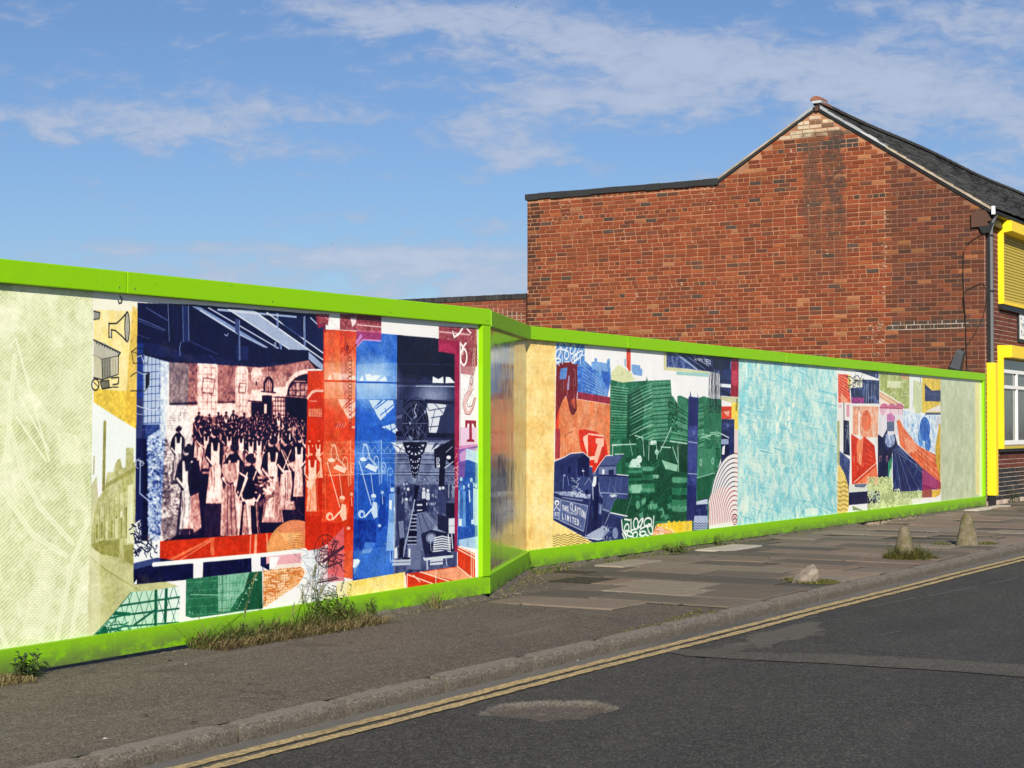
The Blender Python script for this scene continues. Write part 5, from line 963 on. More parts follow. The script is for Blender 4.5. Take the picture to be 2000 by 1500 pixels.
    for k in range(3): c.ell(535 + k * 74, 432, 42, 44, (202, 112, 142), 1, part=(math.pi, 2 * math.pi)); c.line([(515 + k * 80, 435), (515 + k * 80, 490)], 8, (176, 60, 96))
    c.line([(488, 432), (712, 440)], 9, (160, 40, 80)); c.line([(712, 400), (712, 500)], 10, (170, 40, 90))
    # pale columns right
    c.rect(780, 110, 905, 520, (236, 242, 238)); c.poly([(818, 160), (905, 190), (905, 470), (850, 500), (818, 400)], (196, 208, 158), .9); c.line([(840, 170), (880, 260), (900, 170)], 8, (240, 244, 236)); c.line([(885, 120), (890, 190)], 14, (60, 110, 70)); c.line([(812, 370), (814, 440)], 8, (120, 130, 80)); curls(c, 825, 400, 70, 80, 6, 7, (214, 224, 170), rng, 1, 24)
    q = T(.45, 59, A, .35, 9); c.duo([(905, 130), (1085, 145), (1085, 500), (905, 480)], q, [(0, (206, 168, 34)), (1, (250, 226, 110))])
    q = T(.25, 61, A, .25, 9)
    for k in range(8): q.line([(930, 260 + k * 18), (1085, 300 + k * 16)], 4, .7, .6)
    c.duo([(930, 200), (1000, 265), (1085, 260), (1085, 372), (932, 366)], q, NAVY); c.poly([(930, 470), (1080, 400), (1085, 470)], (240, 232, 226)); c.rect(935, 480, 1085, 500, (62, 84, 134))
    # red engine picture
    c.rect(75, 390, 480, 800, (238, 238, 232)); c.line([(140, 390), (142, 560)], 22, (24, 28, 66)); c.rect(165, 398, 195, 520, (222, 150, 170), .9); c.rect(85, 400, 120, 430, (230, 190, 200)); c.rect(75, 560, 98, 990, (176, 182, 130)); c.poly([(135, 550), (190, 560), (200, 900), (135, 880)], (20, 24, 62)); 
    for k in range(9): c.line([(140 + rng.uniform(0, 50), rng.uniform(560, 860)), (150 + rng.uniform(0, 40), rng.uniform(560, 860))], 6, (210, 216, 232), .8)
    q = T(.35, 63, A, .2, 14)
    for k in range(12): q.line([(100, 860 + k * 24), (200, 960 + k * 34)], 5, .85, .6)
    c.duo([(98, 850), (200, 940), (190, 1260), (150, 1100), (98, 1000)], q, NAVY)
    q = T(.65, 65, A, .25, 12); q.ell(360, 560, 48, 105, .12, .9); q.ell(350, 620, 70, 110, .5, .3); q.line([(290, 500), (290, 700)], 46, .98); q.grain([(230, 420), (480, 420), (480, 720), (230, 720)], .22, 8, 66)
    c.duo([(228, 415), (480, 420), (472, 720), (330, 720), (300, 700), (225, 690)], q, [(0, (214, 78, 36)), (.5, (236, 150, 110)), (1, (243, 240, 232))])
    q = T(.2, 67, A, .14, 12)
    for k in range(10): q.line([(345, 740 + k * 26), (470, 860 + k * 16)], 7, .6 if k % 2 else .1, .7)
    q.line([(385, 722), (472, 725)], 12, .8); q.poly([(400, 735), (470, 735), (470, 860), (430, 790)], .95, .8); q.poly([(290, 700), (330, 720), (320, 900), (310, 1000), (270, 960), (265, 800)], .75, .8); q.line([(240, 905), (240, 960)], 9, .9); q.line([(290, 890), (300, 970)], 26, .85); q.line([(240, 1160), (470, 960)], 12, .9); q.poly([(260, 1170), (470, 990), (470, 1120), (400, 1170)], .6); q.line([(275, 1000), (280, 1040)], 9, .8); q.line([(325, 980), (330, 1010)], 7, .8)
    c.duo([(210, 685), (300, 745), (340, 710), (440, 800), (472, 1110), (470, 1160), (218, 1178)], q, RED)
    text(c, 'TIPTON', (232, 446), (300, 452), 26, 5, (110, 60, 60), .25, .8)
    # navy engine + smoke
    c.rect(480, 500, 720, 700, (228, 226, 232)); c.poly([(488, 440), (560, 440), (520, 520)], (222, 170, 196), .7); c.poly([(560, 500), (600, 480), (640, 520), (635, 565), (560, 560)], (200, 120, 176)); c.rect(560, 565, 632, 660, (92, 104, 140))
    q = T(.12, 69, A, .25, 10); q.ell(590, 740, 50, 80, .8, .8); q.ell(580, 680, 16, 70, .85, .8); q.grain([(530, 650), (670, 650), (670, 900), (530, 900)], .4, 7, 70)
    c.duo([(472, 690), (520, 720), (560, 640), (575, 700), (640, 690), (665, 790), (615, 860), (600, 960), (570, 1110), (472, 1110)], q, NAVY)
    for x in (495, 560): c.line([(x - 8, 960), (x - 4, 905), (x + 8, 905), (x + 10, 960)], 7, (222, 150, 160))
    c.poly([(575, 960), (615, 900), (600, 1110), (570, 1110)], (40, 140, 100)); c.poly([(590, 1040), (615, 1000), (610, 1110), (580, 1110)], (200, 225, 200))
    # railway tracks navy + orange
    q = T(.35, 71, A, .14, 16)
    for a, b in (((630, 830), (690, 1245)), ((650, 830), (780, 1245)), ((660, 830), (870, 1245)), ((665, 830), (960, 1130)), ((670, 820), (1060, 1130)), ((640, 860), (1080, 1150))): q.line([a, b], 7, .05, .8); q.line([(a[0] + 6, a[1]), (b[0] + 10, b[1])], 4, .85, .8)
    for k in range(22):
        u = k / 22; q.line([(648 + u * 55, 860 + u * 380), (665 + u * 110, 858 + u * 375)], 5, .08, .8); q.line([(672 + u * 170, 870 + u * 360), (690 + u * 210, 866 + u * 350)], 5, .08, .8)
    c.duo([(615, 860), (665, 790), (910, 1020), (1085, 1170), (1085, 1220), (905, 1240), (620, 1255)], q, NAVY)
    q = T(.45, 73, A, .22, 12)
    for k in range(9): q.line([(690, 650 + k * 12), (1085, 930 + k * 28)], 4, .98 if k % 2 else .1, .8)
    for k in range(16): u = k / 16; q.line([(800 + u * 230, 900 + u * 120), (850 + u * 235, 880 + u * 120)], 5, .05, .7)
    q.poly([(730, 720), (830, 760), (850, 850), (760, 880)], .9, .5)
    c.duo([(655, 560), (680, 545), (735, 640), (800, 720), (1085, 920), (1085, 1160), (905, 1020), (690, 800)], q, [(0, (204, 66, 30)), (.5, (234, 120, 74)), (1, (253, 228, 208))])
    q = T(.2, 75, A, .2, 9)
    for k in range(8): q.line([(905, 1040 + k * 18), (1075, 1130 + k * 14)], 4, .95, .8)
    c.duo([(905, 1015), (1085, 1160), (1060, 1230), (905, 1235)], q, [(0, (130, 24, 82)), (.5, (168, 52, 112)), (1, (244, 200, 220))]); c.poly([(905, 1235), (1000, 1225), (1000, 1305), (905, 1310)], (160, 78, 70)); c.poly([(1000, 1240), (1088, 1225), (1080, 1280), (1020, 1310), (1000, 1300)], (228, 186, 70)); c.rect(1060, 1165, 1088, 1225, (170, 60, 60))
    # blue painting
    q = T(.75, 77, A, .3, 12); q.ell(930, 640, 52, 120, .1, .95); q.ell(890, 730, 26, 90, .25, .7); q.ell(960, 780, 30, 80, .2, .8); q.grain([(770, 500), (1060, 500), (1060, 880), (770, 880)], .35, 8, 78, .5)
    c.duo([(720, 450), (905, 500), (1060, 505), (1035, 890), (860, 800), (720, 620)], q, [(0, (24, 78, 180)), (.4, (86, 144, 216)), (.75, (214, 232, 244)), (1, (250, 252, 252))])
    c.poly([(1050, 510), (1085, 520), (1080, 600), (1030, 640)], (206, 212, 222)); q = T(.4, 79, A, .4, 5); c.duo([(1072, 580), (1085, 600), (1085, 1160), (1075, 1110), (1035, 930), (1032, 820)], q, [(0, (184, 140, 24)), (1, (244, 220, 110))])
    # ornament: leafy scrolls at the foot, gold basket, navy bar
    q = T(.55, 81, A, .3, 6); c.duo([(78, 1000), (100, 990), (150, 1080), (185, 1200), (188, 1400), (160, 1490), (75, 1490)], q, [(0, (206, 164, 48)), (1, (252, 232, 150))]); c.clip = c.mask([(78, 1000), (100, 990), (150, 1080), (185, 1200), (188, 1400), (160, 1490), (75, 1490)])
    for k in range(24): y = 1000 + k * 22; c.line([(75, y), (105, y + 16), (135, y - 4), (190, y + 18)], 6, (96, 78, 30) if k > 6 and k % 2 else (252, 240, 180), .8)
    c.clip = None
    c.poly([(200, 1180), (400, 1165), (370, 1240), (200, 1250)], (222, 228, 214)); c.poly([(240, 1180), (372, 1172), (340, 1210), (250, 1205)], (70, 84, 122), .8); c.poly([(188, 1258), (372, 1246), (372, 1365), (186, 1382)], (18, 22, 66))
    c.duo([(372, 1110), (600, 1110), (620, 1250), (905, 1245), (905, 1310), (805, 1320), (805, 1390), (370, 1450)], T(.5, 83, A, .25, 9), [(0, (140, 162, 100)), (1, (196, 208, 150))])
    c.poly([(372, 1246), (490, 1240), (490, 1360), (372, 1366)], (30, 42, 66)); c.poly([(225, 1385), (370, 1440), (225, 1430)], (140, 160, 110)); c.line([(225, 1385), (380, 1450)], 8, (244, 246, 238))
    c.clip = c.mask([(372, 1100), (620, 1100), (900, 1250), (900, 1320), (805, 1400), (370, 1460)]); curls(c, 375, 1120, 230, 130, 26, 12, (222, 234, 168), rng, 1, 36); curls(c, 375, 1240, 120, 110, 9, 10, (205, 226, 190), rng, 1, 30); curls(c, 380, 1360, 420, 60, 30, 12, (226, 238, 172), rng, 1, 30); curls(c, 620, 1250, 280, 120, 26, 10, (224, 234, 180), rng, 1, 28); c.clip = None
    c.clip = c.mask([(360, 1100), (480, 1100), (480, 1180), (360, 1180)]); curls(c, 365, 1110, 110, 60, 9, 8, (246, 190, 150), rng, 1, 26); c.clip = None
    for k in range(14): c.line([(968 + k * 8.6, 1345 + rng.uniform(-3, 3)), (970 + k * 8.6, 1366 - k * .6)], 3.2, (60, 60, 66), .8)
    # ---------- pale end panel with the soft cream strip
    t = c.tone(.5); t.use(1620, 710, .2); e = [(1085, 140), (1500, 190), (1500, 1400), (1090, 1420)]; t.grain(e, .35, 30, 91); t.grain(e, .2, 8, 92)
    for k in range(7): t.line([(1090 + k * 40, 1350), (1180 + k * 40, 1000)], 5, .9, .3)
    t.ell(1230, 520, 70, 220, .25, .5); t.poly([(1180, 1300), (1230, 900), (1300, 1300), (1240, 1000)], .2, .5)
    c.duo(e, t, [(0, (172, 184, 150)), (.5, (196, 206, 172)), (1, (226, 232, 204))])
    c.use(1420, 660, .2934); c.poly([(1652, 285), (1692, 290), (1684, 1040), (1655, 1045)], (236, 226, 156)); c.poly([(1680, 288), (1700, 290), (1695, 1060), (1680, 1060)], (226, 236, 190))
    c.use(0, 0, 1)
    return finish(c, 18)
# ------------------------------------------------------------------ helpers for geometry and materials
COL = sc.collection
def onY(px, py, Y):
    dx, dy, dz = dir_of(px, py); t = Y / dy; return float(dx * t), Y, float(CAMZ + dz * t)
def onX(px, py, X):
    dx, dy, dz = dir_of(px, py); t = X / dx; return X, float(dy * t), float(CAMZ + dz * t)
def onZ(px, py, z=0.0):
    dx, dy, dz = dir_of(px, py); t = (z - CAMZ) / dz; return float(dx * t), float(dy * t), z

def tag(o, label=None, cat=None, group=None, kind=None):
    if label: o['label'] = label
    if cat: o['category'] = cat
    if group: o['group'] = group
    if kind: o['kind'] = kind
    return o
def empty(name, loc, label, cat, group=None):
    o = bpy.data.objects.new(name, None); COL.objects.link(o); o.location = loc; o.empty_display_size = .2
    return tag(o, label, cat, group)
def adopt(o, parent):
    if parent is not None:
        o.parent = parent
        base = parent
        loc = Vector(parent.location)
        q = parent.parent
        # parents are unrotated empties or meshes at the origin: keep world-space vertices
        m = parent.matrix_basis.copy()
        while q is not None:
            m = q.matrix_basis @ parent_inv(parent) @ m; parent, q = q, q.parent
        o.matrix_parent_inverse = m.inverted()
def parent_inv(o): return o.matrix_parent_inverse

class MB:
    def __init__(s): s.v, s.f, s.c, s.uv = [], [], [], None
    def add(s, vs, fs, col=None):
        b = len(s.v); s.v += [tuple(v) for v in vs]
        for f in fs: s.f.append(tuple(b + i for i in f)); s.c.append(col)
        return s
    def box(s, x0, x1, y0, y1, z0, z1, col=None, skip=()):
        vs = [(x0, y0, z0), (x1, y0, z0), (x1, y1, z0), (x0, y1, z0), (x0, y0, z1), (x1, y0, z1), (x1, y1, z1), (x0, y1, z1)]
        fs = {'b': (3, 2, 1, 0), 't': (4, 5, 6, 7), '-y': (0, 1, 5, 4), '+x': (1, 2, 6, 5), '+y': (2, 3, 7, 6), '-x': (3, 0, 4, 7)}
        return s.add(vs, [f for k, f in fs.items() if k not in skip], col)
    def prism(s, pts, axis, a, b, col=None, caps=True):
        """pts in the plane across `axis` (x: (y,z); y: (x,z); z: (x,y)) pulled from a to b"""
        mk = {'x': lambda p, t: (t, p[0], p[1]), 'y': lambda p, t: (p[0], t, p[1]), 'z': lambda p, t: (p[0], p[1], t)}[axis]
        n = len(pts); vs = [mk(p, a) for p in pts] + [mk(p, b) for p in pts]
        fs = [(i, (i + 1) % n, n + (i + 1) % n, n + i) for i in range(n)]
        if caps: fs += [tuple(range(n - 1, -1, -1)), tuple(range(n, 2 * n))]
        return s.add(vs, fs, col)
    def tube(s, pts, r, n=6, col=None, r1=None):
        pts = [Vector(p) for p in pts]; vs, fs = [], []; m = len(pts)
        up = Vector((0, 0, 1))
        for i, p in enumerate(pts):
            d = (pts[min(i + 1, m - 1)] - pts[max(i - 1, 0)]).normalized()
            u = d.cross(up if abs(d.z) < .95 else Vector((1, 0, 0))).normalized(); w = d.cross(u)
            rr = r if r1 is None else r + (r1 - r) * i / (m - 1)
            for k in range(n):
                a = 2 * math.pi * k / n; vs.append(p + u * (rr * math.cos(a)) + w * (rr * math.sin(a)))
        for i in range(m - 1):
            for k in range(n): fs.append((i * n + k, i * n + (k + 1) % n, (i + 1) * n + (k + 1) % n, (i + 1) * n + k))
        fs += [tuple(range(n - 1, -1, -1)), tuple(range((m - 1) * n, m * n))]
        return s.add(vs, fs, col)
    def build(s, name, mat, parent=None, kind=None, smooth=False, fix=True, bevel=0):
        me = bpy.data.meshes.new(name); me.from_pydata(s.v, [], s.f)
        if any(c is not None for c in s.c):
            at = me.color_attributes.new('Col', 'FLOAT_COLOR', 'CORNER')
            arr = []
            for f, c in zip(s.f, s.c): arr += list((c or (1, 1, 1))[:3] + (1,)) * len(f)
            at.data.foreach_set('color', arr)
        if fix:
            bm = bmesh.new(); bm.from_mesh(me); bmesh.ops.recalc_face_normals(bm, faces=bm.faces)
            if bevel: bmesh.ops.bevel(bm, geom=[e for e in bm.edges if len(e.link_faces) == 2 and e.calc_face_angle(0) > .6], offset=bevel, segments=2, affect='EDGES', profile=.6)
            bm.to_mesh(me); bm.free()
        if smooth: me.shade_smooth()
        me.materials.append(mat)
        o = bpy.data.objects.new(name, me); COL.objects.link(o); adopt(o, parent)
        if kind: o['kind'] = kind
        return o

class NT:
    """small node-tree writer"""
    def __init__(s, name, **kw):
        s.m = bpy.data.materials.new(name); s.m.use_nodes = True; s.t = s.m.node_tree; s.t.nodes.clear()
        s.out = s.n('ShaderNodeOutputMaterial'); s.b = s.n('ShaderNodeBsdfPrincipled'); s.l(s.b.outputs[0], s.out.inputs[0])
        tc = s.n('ShaderNodeTexCoord'); s.pos = tc.outputs['Object']; s.uvo = tc.outputs['UV']
        for k, v in kw.items(): s.set(k, v)
    def n(s, t): return s.t.nodes.new(t)
    def l(s, a, b): s.t.links.new(a, b)
    def set(s, k, v):
        k = {'rough': 'Roughness', 'metal': 'Metallic', 'spec': 'Specular IOR Level', 'col': 'Base Color', 'alpha': 'Alpha'}.get(k, k)
        i = s.b.inputs[k]
        if hasattr(v, 'is_linked'): s.l(v, i)
        elif isinstance(v, (tuple, list)): i.default_value = (*v[:3], 1)
        else: i.default_value = v
    def math(s, op, a, b=None, c=None, clamp=False):
        n = s.n('ShaderNodeMath'); n.operation = op; n.use_clamp = clamp
        for i, v in enumerate((a, b, c)):
            if v is None: continue
            if isinstance(v, (int, float)): n.inputs[i].default_value = v
            else: s.l(v, n.inputs[i])
        return n.outputs[0]
    def noise(s, scale, detail=4, rough=.6, vec=None, sc3=None, dist=0, col=False):
        v = vec or s.pos
        if sc3: mp = s.n('ShaderNodeMapping'); mp.inputs['Scale'].default_value = sc3; s.l(v, mp.inputs[0]); v = mp.outputs[0]
        n = s.n('ShaderNodeTexNoise'); n.inputs['Scale'].default_value = scale; n.inputs['Detail'].default_value = detail; n.inputs['Roughness'].default_value = rough; n.inputs['Distortion'].default_value = dist
        s.l(v, n.inputs['Vector']); return n.outputs['Color' if col else 'Fac']
    def voro(s, scale, feature='F1', out='Distance', sc3=None):
        v = s.pos
        if sc3: mp = s.n('ShaderNodeMapping'); mp.inputs['Scale'].default_value = sc3; s.l(v, mp.inputs[0]); v = mp.outputs[0]
        n = s.n('ShaderNodeTexVoronoi'); n.feature = feature; n.inputs['Scale'].default_value = scale; s.l(v, n.inputs['Vector']); return n.outputs[out]
    def ramp(s, v, a, b, lo=0.0, hi=1.0, smooth=True):
        n = s.n('ShaderNodeMapRange'); n.interpolation_type = 'SMOOTHSTEP' if smooth else 'LINEAR'
        s.l(v, n.inputs[0]); n.inputs[1].default_value = a; n.inputs[2].default_value = b; n.inputs[3].default_value = lo; n.inputs[4].default_value = hi; return n.outputs[0]
    def mix(s, f, a, b, mode='MIX'):
        n = s.n('ShaderNodeMix'); n.data_type = 'RGBA'; n.blend_type = mode
        for i, v in ((0, f), (6, a), (7, b)):
            if isinstance(v, (int, float)): n.inputs[i].default_value = v
            elif isinstance(v, (tuple, list)): n.inputs[i].default_value = (*v[:3], 1)
            else: s.l(v, n.inputs[i])
        return n.outputs[2]
    def sep(s):
        n = s.n('ShaderNodeSeparateXYZ'); s.l(s.pos, n.inputs[0]); return n.outputs
    def attr(s, name='Col'):
        n = s.n('ShaderNodeAttribute'); n.attribute_name = name; return n.outputs['Color']
    def bump(s, h, dist=.01, strength=1.0, prev=None):
        n = s.n('ShaderNodeBump'); n.inputs['Strength'].default_value = strength; n.inputs['Distance'].default_value = dist; s.l(h, n.inputs['Height'])
        if prev is not None: s.l(prev, n.inputs['Normal'])
        return n.outputs[0]

def hsv(r, g, b, rng, dv=.1, dh=.03):
    v = 1 + rng.uniform(-dv, dv); return (r * v * (1 + rng.uniform(-dh, dh)), g * v * (1 + rng.uniform(-dh, dh)), b * v * (1 + rng.uniform(-dh, dh)))

# ---- materials
def m_paint(name, col, rough=.4, dirt=.25, low=None, spec=.4, fade=.06):
    t = NT(name, rough=rough, spec=spec)
    a = t.noise(3.0, 6, .6); b = t.noise(60, 4, .6)
    c = t.mix(t.ramp(a, .35, .7, 0, fade * 3), col, tuple(min(1, x * .82 + .03) for x in col))
    sp = t.ramp(t.noise(24, 5, .7), .63, .72)
    c = t.mix(t.math('MULTIPLY', sp, dirt), c, (.05, .055, .03)); c = t.mix(t.math('MULTIPLY', t.ramp(t.noise(5, 8, .75, sc3=(3, 3, .35)), .60, .74), dirt * .8), c, tuple(x * .45 for x in col)); c = t.mix(t.math('MULTIPLY', t.ramp(t.noise(90, 3, .6), .72, .76), dirt), c, (.4, .42, .3))
    if low is not None:
        z = t.sep()[2]; k = t.math('MULTIPLY', t.ramp(z, low[0], low[1], 1, 0), t.ramp(t.noise(5, 9, .75, sc3=(1, 1, 2.0)), .32, .54))
        c = t.mix(t.math('MULTIPLY', k, low[2]), c, (.075, .08, .045))
    t.set('col', c); t.set('Roughness', t.ramp(b, .3, .8, rough * .85, min(1, rough * 1.4))); t.set('Normal', t.bump(t.noise(9, 3, .5), .004, .6))
    return t.m
M = {}
M['green'] = m_paint('green_paint', (.215, .50, .001), .42, .35, fade=.03, spec=.18)
M['green_low'] = m_paint('green_paint_splashed', (.205, .475, .002), .5, .5, (.0, .19, .85), fade=.05, spec=.15)
M['yellow'] = m_paint('yellow_paint', (.86, .60, .012), .42, .12, fade=.04)
M['yellow_slat'] = m_paint('faded_yellow_paint', (.52, .40, .055), .5, .2)
M['black'] = m_paint('black_paint', (.012, .013, .014), .45, .1)
M['grey'] = m_paint('grey_plastic', (.105, .113, .12), .5, .1)
M['darkgrey'] = m_paint('dark_grey_casing', (.045, .05, .056), .55, .1)
M['white'] = m_paint('white_plastic', (.78, .78, .75), .35, .05)
M['felt'] = m_paint('roofing_felt', (.018, .019, .021), .8, .1)
M['lead'] = m_paint('weathered_lead', (.30, .32, .34), .5, .5)
M['leadwhite'] = m_paint('bright_flashing', (.42, .43, .44), .4, .6)
M['cable'] = m_paint('cable_sheath', (.012, .009, .008), .6, 0)
M['screw'] = NT('screw_head', col=(.10, .14, .03), rough=.5, metal=.2).m
M['timber'] = m_paint('dark_stained_timber', (.075, .035, .022), .8, .5)

def m_brick(use_attr):
    t = NT('brick_joined' if use_attr else 'brick_single', rough=.92, spec=.25)
    if use_attr: c = t.attr('Col')
    else: oi = t.n('ShaderNodeObjectInfo'); c = oi.outputs['Color']
    n1 = t.noise(26, 6, .7); n2 = t.noise(150, 5, .7); n3 = t.noise(7, 5, .6)
    c = t.mix(t.ramp(n1, .3, .75, 0, .55), c, t.mix(1.0, c, (.62, .55, .52), 'MULTIPLY'))
    c = t.mix(t.ramp(n2, .58, .72, 0, .5), c, (.42, .24, .16))
    c = t.mix(t.ramp(n3, .60, .78, 0, .30), c, (.46, .30, .21))
    c = soot(t, c)
    t.set('col', c)
    t.set('Normal', t.bump(t.noise(90, 6, .7), .006, .8, t.bump(t.noise(22, 4, .6), .008, .6)))
    return t.m
def soot(t, c):
    # soot and lime stains of the gable, in wall coordinates
    X, Y, Z = t.sep()[0:3]
    wob = t.math('MULTIPLY', t.math('SUBTRACT', t.noise(3.2, 5, .6), .5), .5)
    def band(yc, hw, ztop, zbot, amt):
        d = t.math('ABSOLUTE', t.math('SUBTRACT', t.math('ADD', Y, wob), yc))
        k = t.math('MULTIPLY', t.ramp(d, hw * .5, hw, 1, 0), t.ramp(Z, zbot, ztop, 0, 1))
        k = t.math('MULTIPLY', k, t.ramp(Z, 6.36, 6.42, 1, 0))
        return t.math('MULTIPLY', t.math('MULTIPLY', k, t.ramp(t.noise(11, 6, .7), .28, .62)), amt)
    s1, s2 = band(SOOT[0], .24, 5.6, 2.9, .78), band(SOOT[1], .20, 5.5, 3.1, .88)
    c = t.mix(s1, c, (.075, .05, .036)); c = t.mix(s2, c, (.055, .042, .034))
    warm = t.math('MULTIPLY', t.ramp(t.noise(1.3, 5, .6), .52, .68), .35)
    return t.mix(warm, c, (.22, .066, .026))
def m_mortar(col, name='mortar', stain=False):
    t = NT(name, rough=.95, spec=.2)
    c = t.mix(t.ramp(t.noise(4, 6, .6), .35, .7), col, tuple(x * .62 for x in col)); c = t.mix(t.ramp(t.noise(60, 5, .7), .5, .7, 0, .5), c, tuple(x * .5 for x in col))
    if stain: c = soot(t, t.mix(t.ramp(t.sep()[1], OLD_Y - .12, OLD_Y - .02, 1, 0), c, (.20, .10, .062)))
    t.set('col', c); t.set('Normal', t.bump(t.noise(70, 5, .7), .006, 1.0)); return t.m
OLD_Y = onX(1732, 600, 27.6)[1]
SOOT = (onX(1588, 300, 27.6)[1], onX(1629, 300, 27.6)[1])
M['brick'] = m_brick(False); M['brickwork'] = m_brick(True)
M['mortar'] = m_mortar((.40, .20, .112), stain=True); M['smear'] = m_mortar((.46, .30, .21), 'lime_smear'); M['mortar_dark'] = m_mortar((.30, .17, .12), 'mortar_dark'); M['mortar_pale'] = m_mortar((.60, .48, .38), 'mortar_pale'); M['cream'] = m_mortar((.43, .36, .28), 'cream_render')

def m_slate():
    t = NT('slate', rough=.75, spec=.3); c = t.attr('Col')
    c = t.mix(t.ramp(t.noise(14, 6, .7), .45, .7, 0, .8), c, (.075, .075, .065)); c = t.mix(t.ramp(t.noise(3, 6, .7), .55, .7, 0, .6), c, (.055, .06, .035))
    t.set('col', c); t.set('Normal', t.bump(t.noise(40, 4, .6), .01, .8)); return t.m
M['slate'] = m_slate()

def asphalt_like(name, base, light, dark, agg=150, bumpd=.006, attr=None, extra=None):
    t = NT(name, rough=.9, spec=.25)
    v = t.voro(agg, 'F1', 'Color'); sv = t.n('ShaderNodeSeparateColor'); t.l(v, sv.inputs[0])
    n1 = t.noise(1.1, 5, .55, sc3=(.5, 1, 1)); n2 = t.noise(agg * 1.3, 4, .7); n3 = t.noise(14, 6, .65)
    c = t.mix(t.ramp(n1, .35, .68), base, tuple(x * .78 for x in base))
    c = t.mix(t.ramp(sv.outputs[0], .62, .95, 0, .75), c, light)
    c = t.mix(t.ramp(sv.outputs[1], .60, .95, 0, .85), c, dark)
    c = t.mix(t.ramp(n3, .5, .75, 0, .28), c, light)
    if extra: c = extra(t, c)
    t.set('col', c)
    h = t.math('ADD', t.math('MULTIPLY', n2, .6), t.math('MULTIPLY', sv.outputs[2], .6))
    t.set('Normal', t.bump(h, bumpd, .9)); return t.m
def road_extra(t, c):
    X, Y, Z = t.sep()[0:3]
    w = t.math('MULTIPLY', t.math('SUBTRACT', t.noise(5, 6, .65), .5), .16)
    yy = t.math('ADD', Y, w)
    gutter = t.ramp(yy, 4.50, 4.66, 0, .9)            # grit washed against the kerb
    c = t.mix(gutter, c, t.mix(t.ramp(t.noise(160, 3, .6), .35, .7), (.115, .105, .092), (.21, .195, .17)))
    dk = t.math('MULTIPLY', t.ramp(t.noise(.9, 6, .6, sc3=(.35, 1, 1), dist=.3), .52, .64), .40)
    c = t.mix(dk, c, (.030, .032, .038))
    pt = t.math('MULTIPLY', t.ramp(t.noise(2.6, 7, .65, sc3=(.6, 1, 1)), .58, .68), .30); c = t.mix(pt, c, (.085, .08, .07))
    ck = t.n('ShaderNodeTexVoronoi'); ck.feature = 'DISTANCE_TO_EDGE'; ck.inputs['Scale'].default_value = .9
    wv = t.n('ShaderNodeVectorMath'); wv.operation = 'ADD'; t.l(t.pos, wv.inputs[0]); t.l(t.noise(3, 6, .7, col=True), wv.inputs[1]); t.l(wv.outputs[0], ck.inputs['Vector'])
    ckm = t.math('MULTIPLY', t.ramp(ck.outputs['Distance'], .004, .012, 1, 0), t.ramp(t.noise(.7, 3, .5), .5, .6)); c = t.mix(t.math('MULTIPLY', ckm, .6), c, (.012, .012, .012))
    at = t.n('ShaderNodeAttribute'); at.attribute_name = 'hole'
    hl = t.math('MULTIPLY', at.outputs['Fac'], t.ramp(t.noise(60, 5, .7), .25, .5, .5, 1))
    c = t.mix(hl, c, t.mix(t.ramp(t.noise(90, 4, .7), .4, .65), (.060, .050, .041), (.17, .145, .12)))
    rim = t.math('MULTIPLY', t.ramp(at.outputs['Fac'], .08, .35), t.ramp(at.outputs['Fac'], .45, .9, 1, 0)); c = t.mix(t.math('MULTIPLY', rim, t.ramp(t.noise(70, 5, .7), .35, .6, .1, .6)), c, (.19, .17, .145))
    return c
M['road'] = asphalt_like('road_asphalt', (.048, .047, .043), (.15, .145, .13), (.015, .015, .014), 130, .008, extra=road_extra)
M['road_patch'] = asphalt_like('road_patch', (.082, .077, .064), (.18, .17, .145), (.035, .033, .028), 120, .008)
def pave_extra(t, c):
    X, Y, Z = t.sep()[0:3]
    st = t.ramp(t.noise(.8, 5, .6, sc3=(.3, 2.6, 1), dist=.4), .56, .64, 0, .22)
    c = t.mix(st, c, (.20, .19, .17))
    c = t.mix(t.math('MULTIPLY', t.ramp(t.noise(1.7, 8, .7, dist=.5), .56, .66), .42), c, (.052, .046, .038))
    c = t.mix(t.math('MULTIPLY', t.ramp(t.noise(34, 3, .6), .70, .74), .75), c, (.03, .028, .024)); c = t.mix(t.math('MULTIPLY', t.ramp(t.noise(22, 4, .7), .71, .745), .7), c, (.36, .33, .28))
    ck = t.n('ShaderNodeTexVoronoi'); ck.feature = 'DISTANCE_TO_EDGE'; ck.inputs['Scale'].default_value = .55
    wv = t.n('ShaderNodeVectorMath'); wv.operation = 'ADD'; t.l(t.pos, wv.inputs[0]); t.l(t.noise(2.2, 6, .7, col=True), wv.inputs[1]); t.l(wv.outputs[0], ck.inputs['Vector'])
    ckm = t.math('MULTIPLY', t.ramp(ck.outputs['Distance'], .003, .008, 1, 0), t.ramp(t.noise(.6, 3, .5), .47, .56)); c = t.mix(t.math('MULTIPLY', ckm, .7), c, (.022, .02, .017))
    return c
M['pave'] = asphalt_like('pavement_asphalt', (.112, .094, .072), (.27, .235, .19), (.036, .031, .024), 150, .006, extra=pave_extra)
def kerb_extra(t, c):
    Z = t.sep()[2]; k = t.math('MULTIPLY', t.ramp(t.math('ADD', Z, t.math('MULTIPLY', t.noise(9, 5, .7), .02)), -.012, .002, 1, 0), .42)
    c = t.mix(k, c, (.075, .066, .052)); return t.mix(t.ramp(Z, -.003, .002, 0, .35), c, (.27, .245, .21))  # grime darkens the face; top edge coloured paler as if sunlit
M['kerb'] = asphalt_like('kerb_concrete', (.150, .130, .103), (.27, .235, .20), (.05, .042, .034), 150, .006, extra=kerb_extra)
